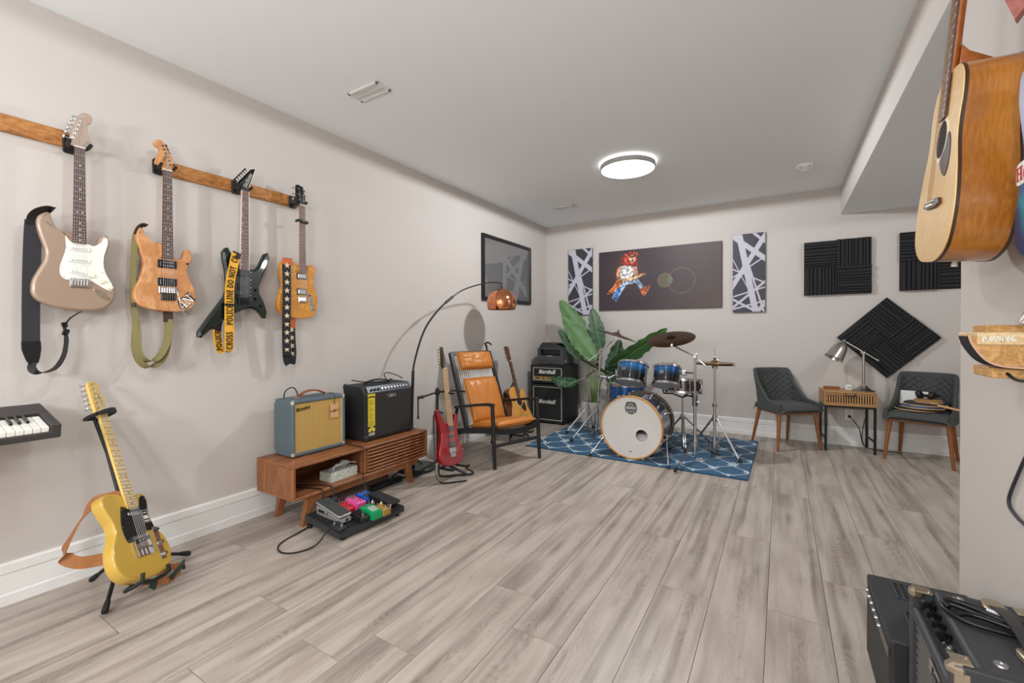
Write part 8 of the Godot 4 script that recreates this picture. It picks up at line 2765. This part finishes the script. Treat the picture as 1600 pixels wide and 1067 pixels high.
	b.strap(outer, Vector3(0, 0, 1), 0.0635, 0.003)
	part("grip_tape", b, hexc("161617", 0.95), tail)
	b = MB.new()
	b.box(Vector3(3.407, 1.179, 4.137) - S, Vector3(0.134, 0.031, 0.14), 0.002)
	part("front_block", b, tex_mat(wood_image(96, 64, [Color("e3cca2"), Color("d5b98a"), Color("c7a572")], 115, 4.0, 40.0, true, 0.4), 0.6, 5.0), o)
	b = MB.new()
	for i in 14: b.box(Vector3(3.35 + i * 0.0042, 1.1785 + 0.003 * sin(i * 2.3), 4.2075) - S, Vector3(0.0034, 0.012 + 0.004 * cos(i * 1.7), 0.0006), 0.0, Basis(Vector3(0, 0, 1), 0.5 * sin(i * 1.3)))
	tiny(part("scuffed_paint", b, hexc("e6dfd2", 0.7), o))
	b = MB.new()
	b.box(Vector3(3.425, 1.203, 4.09) - S, Vector3(0.1, 0.020, 0.1), 0.002)
	part("upper_block", b, pine, o)
	b = MB.new()
	b.box(Vector3(3.425, 1.092, 4.11) - S, Vector3(0.1, 0.026, 0.13), 0.002)
	part("lower_block", b, pine, o)
	b = MB.new()
	b.tube(path(shift3([3.40, 1.092, 4.18, 3.402, 1.084, 4.20, 3.41, 1.078, 4.21, 3.43, 1.078, 4.212, 3.45, 1.088, 4.2], S), 5), 0.0035, 8)
	part("black_hook", b, black, o)
	o = thing("disc_case", "orange and white picture case leaning on the wooden wall shelf at the right edge", "case", Vector3(3.438, 1.214, 4.14), -0.35)
	o.rotation.z = -0.38
	b = MB.new()
	b.box(Vector3(0, 0.065, 0), Vector3(0.012, 0.13, 0.125), 0.002)
	part("case", b, hexc("8f8c93", 0.2), o)
	im = Image.create(64, 64, false, Image.FORMAT_RGB8)
	for y in 64:
		for x in 64:
			var v := nz.get_noise_2d(x * 1.2 + 300, y * 2.0)
			im.set_pixel(x, y, Color("8b8a92") if v < -0.1 else Color("d8743a") if v < 0.12 else Color("e8e3de"))
	b = MB.new()
	b.hard()
	b.quad(Vector3(0.006, 0.004, 0.06), Vector3(0.006, 0.004, -0.06), Vector3(0.006, 0.126, -0.06), Vector3(0.006, 0.126, 0.06))
	b.quad(Vector3(-0.0065, 0.004, -0.06), Vector3(-0.0065, 0.004, 0.06), Vector3(-0.0065, 0.126, 0.06), Vector3(-0.0065, 0.126, -0.06))
	b.quad(Vector3(-0.0055, 0.004, 0.063), Vector3(0.0055, 0.004, 0.063), Vector3(0.0055, 0.126, 0.063), Vector3(-0.0055, 0.126, 0.063))
	part("printed_cover", b, tex_mat(ImageTexture.create_from_image(im), 0.25), o)
	cord("dark cable hanging in a curve against the right wall at the picture's edge", [3.468, 0.95, 4.14, 3.468, 0.86, 4.065, 3.468, 0.80, 4.02, 3.468, 0.75, 3.985, 3.468, 0.72, 3.972, 3.468, 0.70, 3.985, 3.468, 0.69, 4.03, 3.466, 0.68, 4.1, 3.462, 0.6, 4.2, 3.462, 0.515, 4.25], 0.0042, "2b2b33", "cable")

	# small amplifier further away
	var vinyl := bumpy(hexc("26282b", 0.5).duplicate(), 0.35, 31, 14.0, 0.3)
	var x0 := 3.193
	var P := Vector3(3.325, 0, 3.895)
	o = thing("guitar_amplifier", "small black amplifier with two vent grilles on top, behind the larger one at bottom right", "amplifier", P)
	b = MB.new()
	b.extrude(poly([-0.125, 0.012, 0.13, 0.012, 0.13, 0.305, -0.128, 0.305, -0.134, 0.299]), -0.205, 0.205, 0.008, 2, false)
	part("cabinet", b, vinyl, o)
	b = MB.new()
	b.box(Vector3(-0.1305, 0.135, 0), Vector3(0.008, 0.21, 0.38), 0.002)
	part("grille_cloth", b, bumpy(hexc("3a3836", 0.9).duplicate(), 0.5, 32, 20.0, 0.6), o)
	b = MB.new()
	b.box(Vector3(-0.136, 0.246, 0.0), Vector3(0.003, 0.004, 0.39), 0.001)
	part("silver_strip", b, steel, o)
	b = MB.new()
	b.box(Vector3(-0.134, 0.262, 0.02), Vector3(0.006, 0.026, 0.36), 0.002)
	var cp := part("control_panel", b, mat(Color("5a5a5a"), 0.3, 0.8), o)
	for i in 6:
		b = MB.new()
		b.cyl(Vector3(-0.133, 0.262, -0.16 + i * 0.045), Vector3(-0.143, 0.262, -0.16 + i * 0.045), 0.008, 0.007, 10)
		part("knob", b, steel, cp)
	for s in [-1.0, 1.0]:
		var zc: float = -0.115 if s < 0 else 0.075
		b = MB.new()
		b.box(Vector3(-0.045, 0.306, zc), Vector3(0.055, 0.004, 0.11), 0.001)
		var vg := part("vent_frame", b, hexc("3a3c40", 0.5), o)
		for i in 3:
			for j in 6:
				b = MB.new()
				b.box(Vector3(-0.062 + i * 0.017, 0.3085, zc - 0.043 + j * 0.0172), Vector3(0.012, 0.001, 0.0112))
				part("vent_hole_dark_chip", b, hexc("060606", 0.9), vg)  # near-black chips laid on the frame in place of shaded holes
	b = MB.new()
	b.strap(path([0.015, 0.308, -0.12, 0.015, 0.325, -0.10, 0.015, 0.335, 0.0, 0.015, 0.325, 0.10, 0.015, 0.308, 0.12], 4), Vector3(1, 0, 0), 0.024, 0.008)
	part("handle", b, black, o)
	for s in [-1.0, 1.0]:
		b = MB.new()
		b.box(Vector3(0.015, 0.31, s * 0.125), Vector3(0.03, 0.012, 0.022), 0.004)
		b.cyl(Vector3(0.0, 0.31, s * 0.14), Vector3(0.0, 0.316, s * 0.14), 0.006, -1, 8)
		part("handle_bracket", b, chrome, o)
	for q in [[-0.1, -0.17], [0.1, -0.17], [-0.1, 0.17], [0.1, 0.17]]:
		b = MB.new()
		b.cyl(Vector3(q[0], 0, q[1]), Vector3(q[0], 0.014, q[1]), 0.015, -1, 10)
		part("foot", b, black, o)

	# larger amplifier in front
	P = Vector3(3.345, 0, 4.33)
	var xf := 3.222 - P.x
	var xb := 3.455 - P.x
	var z0 := 4.158 - P.z
	var z1 := 4.50 - P.z
	var h := 0.503
	o = thing("guitar_amplifier", "larger black vintage amplifier with metal corners and leather strap handle, nearest at bottom right", "amplifier", P)
	var tolex := bumpy(hexc("36383c", 0.5).duplicate(), 0.35, 35, 16.0, 0.3)
	b = MB.new()
	for z in [z0 + 0.01, z1 - 0.01]: b.extrude_side(z, xf, xb, h)
	b.box(Vector3((xf + 0.05 + xb) / 2, h - 0.0112, (z0 + z1) / 2), Vector3(xb - xf - 0.05, 0.022, z1 - z0 - 0.0395), 0.002)
	b.box(Vector3(xb - 0.008, h / 2, (z0 + z1) / 2), Vector3(0.016, h - 0.03, z1 - z0 - 0.02), 0.003)
	b.box(Vector3((xf + xb) / 2, 0.025, (z0 + z1) / 2), Vector3(xb - xf, 0.022, z1 - z0 - 0.02), 0.004)
	b.cyl(Vector3(xf + 0.055, h - 0.012, z0 + 0.01), Vector3(xf + 0.055, h - 0.012, z1 - 0.01), 0.0125, -1, 12)
	part("cabinet", b, tolex, o)
	b = MB.new()
	b.cyl(Vector3(xf + 0.012, h - 0.062, z0 + 0.02), Vector3(xf + 0.012, h - 0.062, z1 - 0.02), 0.0135, -1, 12)
	part("grille_top_bar", b, tolex, o)
	b = MB.new()
	b.box(Vector3(xf + 0.034, h - 0.036, (z0 + z1) / 2), Vector3(0.056, 0.004, z1 - z0 - 0.04), 0.0, Basis(Vector3(0, 0, 1), 0.85))
	cp = part("control_panel", b, hexc("1a1a1c", 0.35), o)
	for i in 4:
		b = MB.new()
		var c := Vector3(xf + 0.032, h - 0.034, z0 + 0.055 + i * 0.042)
		var n := Vector3(-0.75, 0.66, 0)
		b.cyl(c, c + n * 0.004, 0.016, 0.015, 16)
		b.cyl(c + n * 0.004, c + n * 0.024, 0.0115, 0.0095, 14)
		part("knob", b, blackgloss, cp)
	for i in 3:
		b = MB.new()
		var c := Vector3(xf + 0.032, h - 0.034, z0 + 0.225 + i * 0.033)
		var n := Vector3(-0.75, 0.66, 0)
		b.cyl(c, c + n * 0.008, 0.0095, 0.008, 12)
		b.cyl(c + n * 0.008, c + n * 0.02, 0.003, 0.004, 10)
		part("switch" if i < 2 else "jack", b, chrome, cp)
	b = MB.new()
	b.box(Vector3(xf + 0.02, 0.23, (z0 + z1) / 2), Vector3(0.008, 0.39, z1 - z0 - 0.04))
	var gr := part("grille_board", b, hexc("1c1c1d", 0.9), o)
	for i in 19:
		b = MB.new()
		b.cyl(Vector3(xf + 0.016, 0.05 + i * 0.0205, z0 + 0.022), Vector3(xf + 0.016, 0.05 + i * 0.0205, z1 - 0.022), 0.006, -1, 8, false)
		part("grille_cord", b, hexc("5a5854", 0.8), gr)
	b = MB.new()
	b.box(Vector3(xf + 0.008, 0.39, 0.06), Vector3(0.004, 0.03, 0.14), 0.001, Basis(Vector3(1, 0, 0), 0.06))
	var lp := part("logo_plate", b, chrome, o)
	lettering(lp, "logo", "Fender", hexc("151515", 0.4), Transform3D(Basis(Vector3.UP, -PI / 2), Vector3(xf + 0.0055, 0.39, 0.06)), 0.02, 0.001, true)
	# metal corner caps wrapped over the top edges
	for q in [[xf + 0.013, z0 + 0.013, -1.0, -1.0], [xf + 0.013, z1 - 0.013, -1.0, 1.0], [xb - 0.013, z0 + 0.013, 1.0, -1.0], [xb - 0.013, z1 - 0.013, 1.0, 1.0]]:
		b = MB.new()
		var yy: float = h - 0.012
		b.box(Vector3(q[0], yy, q[1]), Vector3(0.034, 0.03, 0.034), 0.010)
		b.box(Vector3(q[0] - q[2] * 0.010, yy + 0.0135, q[1] - q[3] * 0.012), Vector3(0.034, 0.004, 0.036), 0.0018)
		b.box(Vector3(q[0] - q[2] * 0.006, yy - 0.022, q[1] + q[3] * 0.0135), Vector3(0.026, 0.04, 0.005), 0.002)
		b.cyl(Vector3(q[0] - q[2] * 0.02, yy + 0.014, q[1] - q[3] * 0.02), Vector3(q[0] - q[2] * 0.02, yy + 0.0175, q[1] - q[3] * 0.02), 0.004, 0.003, 10)
		part("corner_cap", b, mat(Color("b9ab96"), 0.28, 0.9), o)
	for q in [[xf + 0.09, z0 + 0.03], [xf + 0.09, z1 - 0.05], [xb - 0.045, z0 + 0.1]]:
		b = MB.new()
		b.lathe([Vector2(0, 0.0), Vector2(0.012, 0.0), Vector2(0.011, 0.0025), Vector2(0.005, 0.003), Vector2(0.004, 0.001), Vector2(0, 0.001)], 16)
		part("screw_cup", b, steel, o, at(q[0], h, q[1]))
	b = MB.new()
	var hx := 3.373 - P.x
	b.strap(path([hx, h + 0.008, 4.205 - P.z, hx, h + 0.022, 4.24 - P.z, hx, h + 0.03, 4.3 - P.z, hx, h + 0.028, 4.36 - P.z, hx, h + 0.012, 4.415 - P.z], 5), Vector3(1, 0, 0), 0.026, 0.006)
	part("strap_handle", b, hexc("2c2c2e", 0.45), o)
	for z in [4.205, 4.415]:
		b = MB.new()
		b.t = Transform3D(Basis(Vector3(1, 0, 0), -PI / 2), Vector3(hx, h, z - P.z))
		b.extrude(outline([-0.02, -0.028, 0.02, -0.028, 0.022, 0.0, 0.014, 0.03, -0.014, 0.03, -0.022, 0.0] if z < 4.3 else [-0.014, -0.03, 0.014, -0.03, 0.022, 0.0, 0.02, 0.03, -0.02, 0.03, -0.022, 0.0], 2), 0, 0.014, 0.004, 2)
		part("handle_end_cap", b, mat(Color("b3a48c"), 0.35, 0.85), o)
	for q in [[xf + 0.04, z0 + 0.04], [xb - 0.04, z0 + 0.04], [xf + 0.04, z1 - 0.04], [xb - 0.04, z1 - 0.04]]:
		b = MB.new()
		b.cyl(Vector3(q[0], 0, q[1]), Vector3(q[0], 0.016, q[1]), 0.016, -1, 10)
		part("foot", b, black, o)
	# coil of cable lying on it, tucked under the strap
	o = thing("cable_coil", "coil of black cable with a white tape tab lying on the vintage amplifier", "cable", Vector3(3.345, h, 4.28))
	b = MB.new()
	var Q := Vector3(3.345, 0, 4.28)
	b.tube(path(shift3([3.30, 0.512, 4.25, 3.29, 0.513, 4.235, 3.305, 0.513, 4.222, 3.35, 0.513, 4.235, 3.40, 0.513, 4.26, 3.455, 0.516, 4.29, 3.47, 0.516, 4.31, 3.43, 0.513, 4.325, 3.36, 0.511, 4.325, 3.30, 0.511, 4.315, 3.27, 0.511, 4.285, 3.265, 0.513, 4.26, 3.285, 0.515, 4.25, 3.34, 0.515, 4.275, 3.40, 0.515, 4.285, 3.46, 0.518, 4.27, 3.47, 0.518, 4.255], Vector3(Q.x, h, Q.z)), 6), 0.0054, 8)
	part("cable", b, hexc("0b0b0c", 0.35), o)
	b = MB.new()
	b.tube(path(shift3([3.275, 0.514, 4.27, 3.27, 0.518, 4.245, 3.30, 0.520, 4.24, 3.36, 0.519, 4.275, 3.41, 0.518, 4.305, 3.46, 0.52, 4.315, 3.468, 0.52, 4.33, 3.42, 0.517, 4.335, 3.36, 0.517, 4.30, 3.31, 0.517, 4.285, 3.28, 0.514, 4.30], Vector3(Q.x, h, Q.z)), 6), 0.0054, 8)
	part("cable", b, hexc("0b0b0c", 0.35), o)
	b = MB.new()
	b.tube([Vector3(0.005, 0.012, -0.043), Vector3(0.04, 0.012, -0.027)], 0.0056, 8)
	part("tape_tab", b, hexc("dcdde0", 0.5), o)

func hanger_right(z: float, y: float):
	var hg := thing("guitar_hanger", "black hanger above the frame holding the blue and teal guitar", "guitar hanger", Vector3(XW, y, z), -PI / 2)
	var b := MB.new()
	b.extrude(rrect(0.06, 0.1, 0.012), 0.0, 0.018, 0.003)
	part("plate", b, black, hg)
	b = MB.new()
	for s in [-1.0, 1.0]: b.tube(path([0, -0.02, 0.01, s * 0.02, -0.026, 0.04, s * 0.036, -0.026, 0.07, s * 0.038, -0.02, 0.11], 4), 0.008, 8)
	part("yoke", b, black, hg)

func shift3(flat: Array, o: Vector3) -> Array:
	var r := []
	for i in flat.size(): r.append(flat[i] - o[i % 3])
	return r
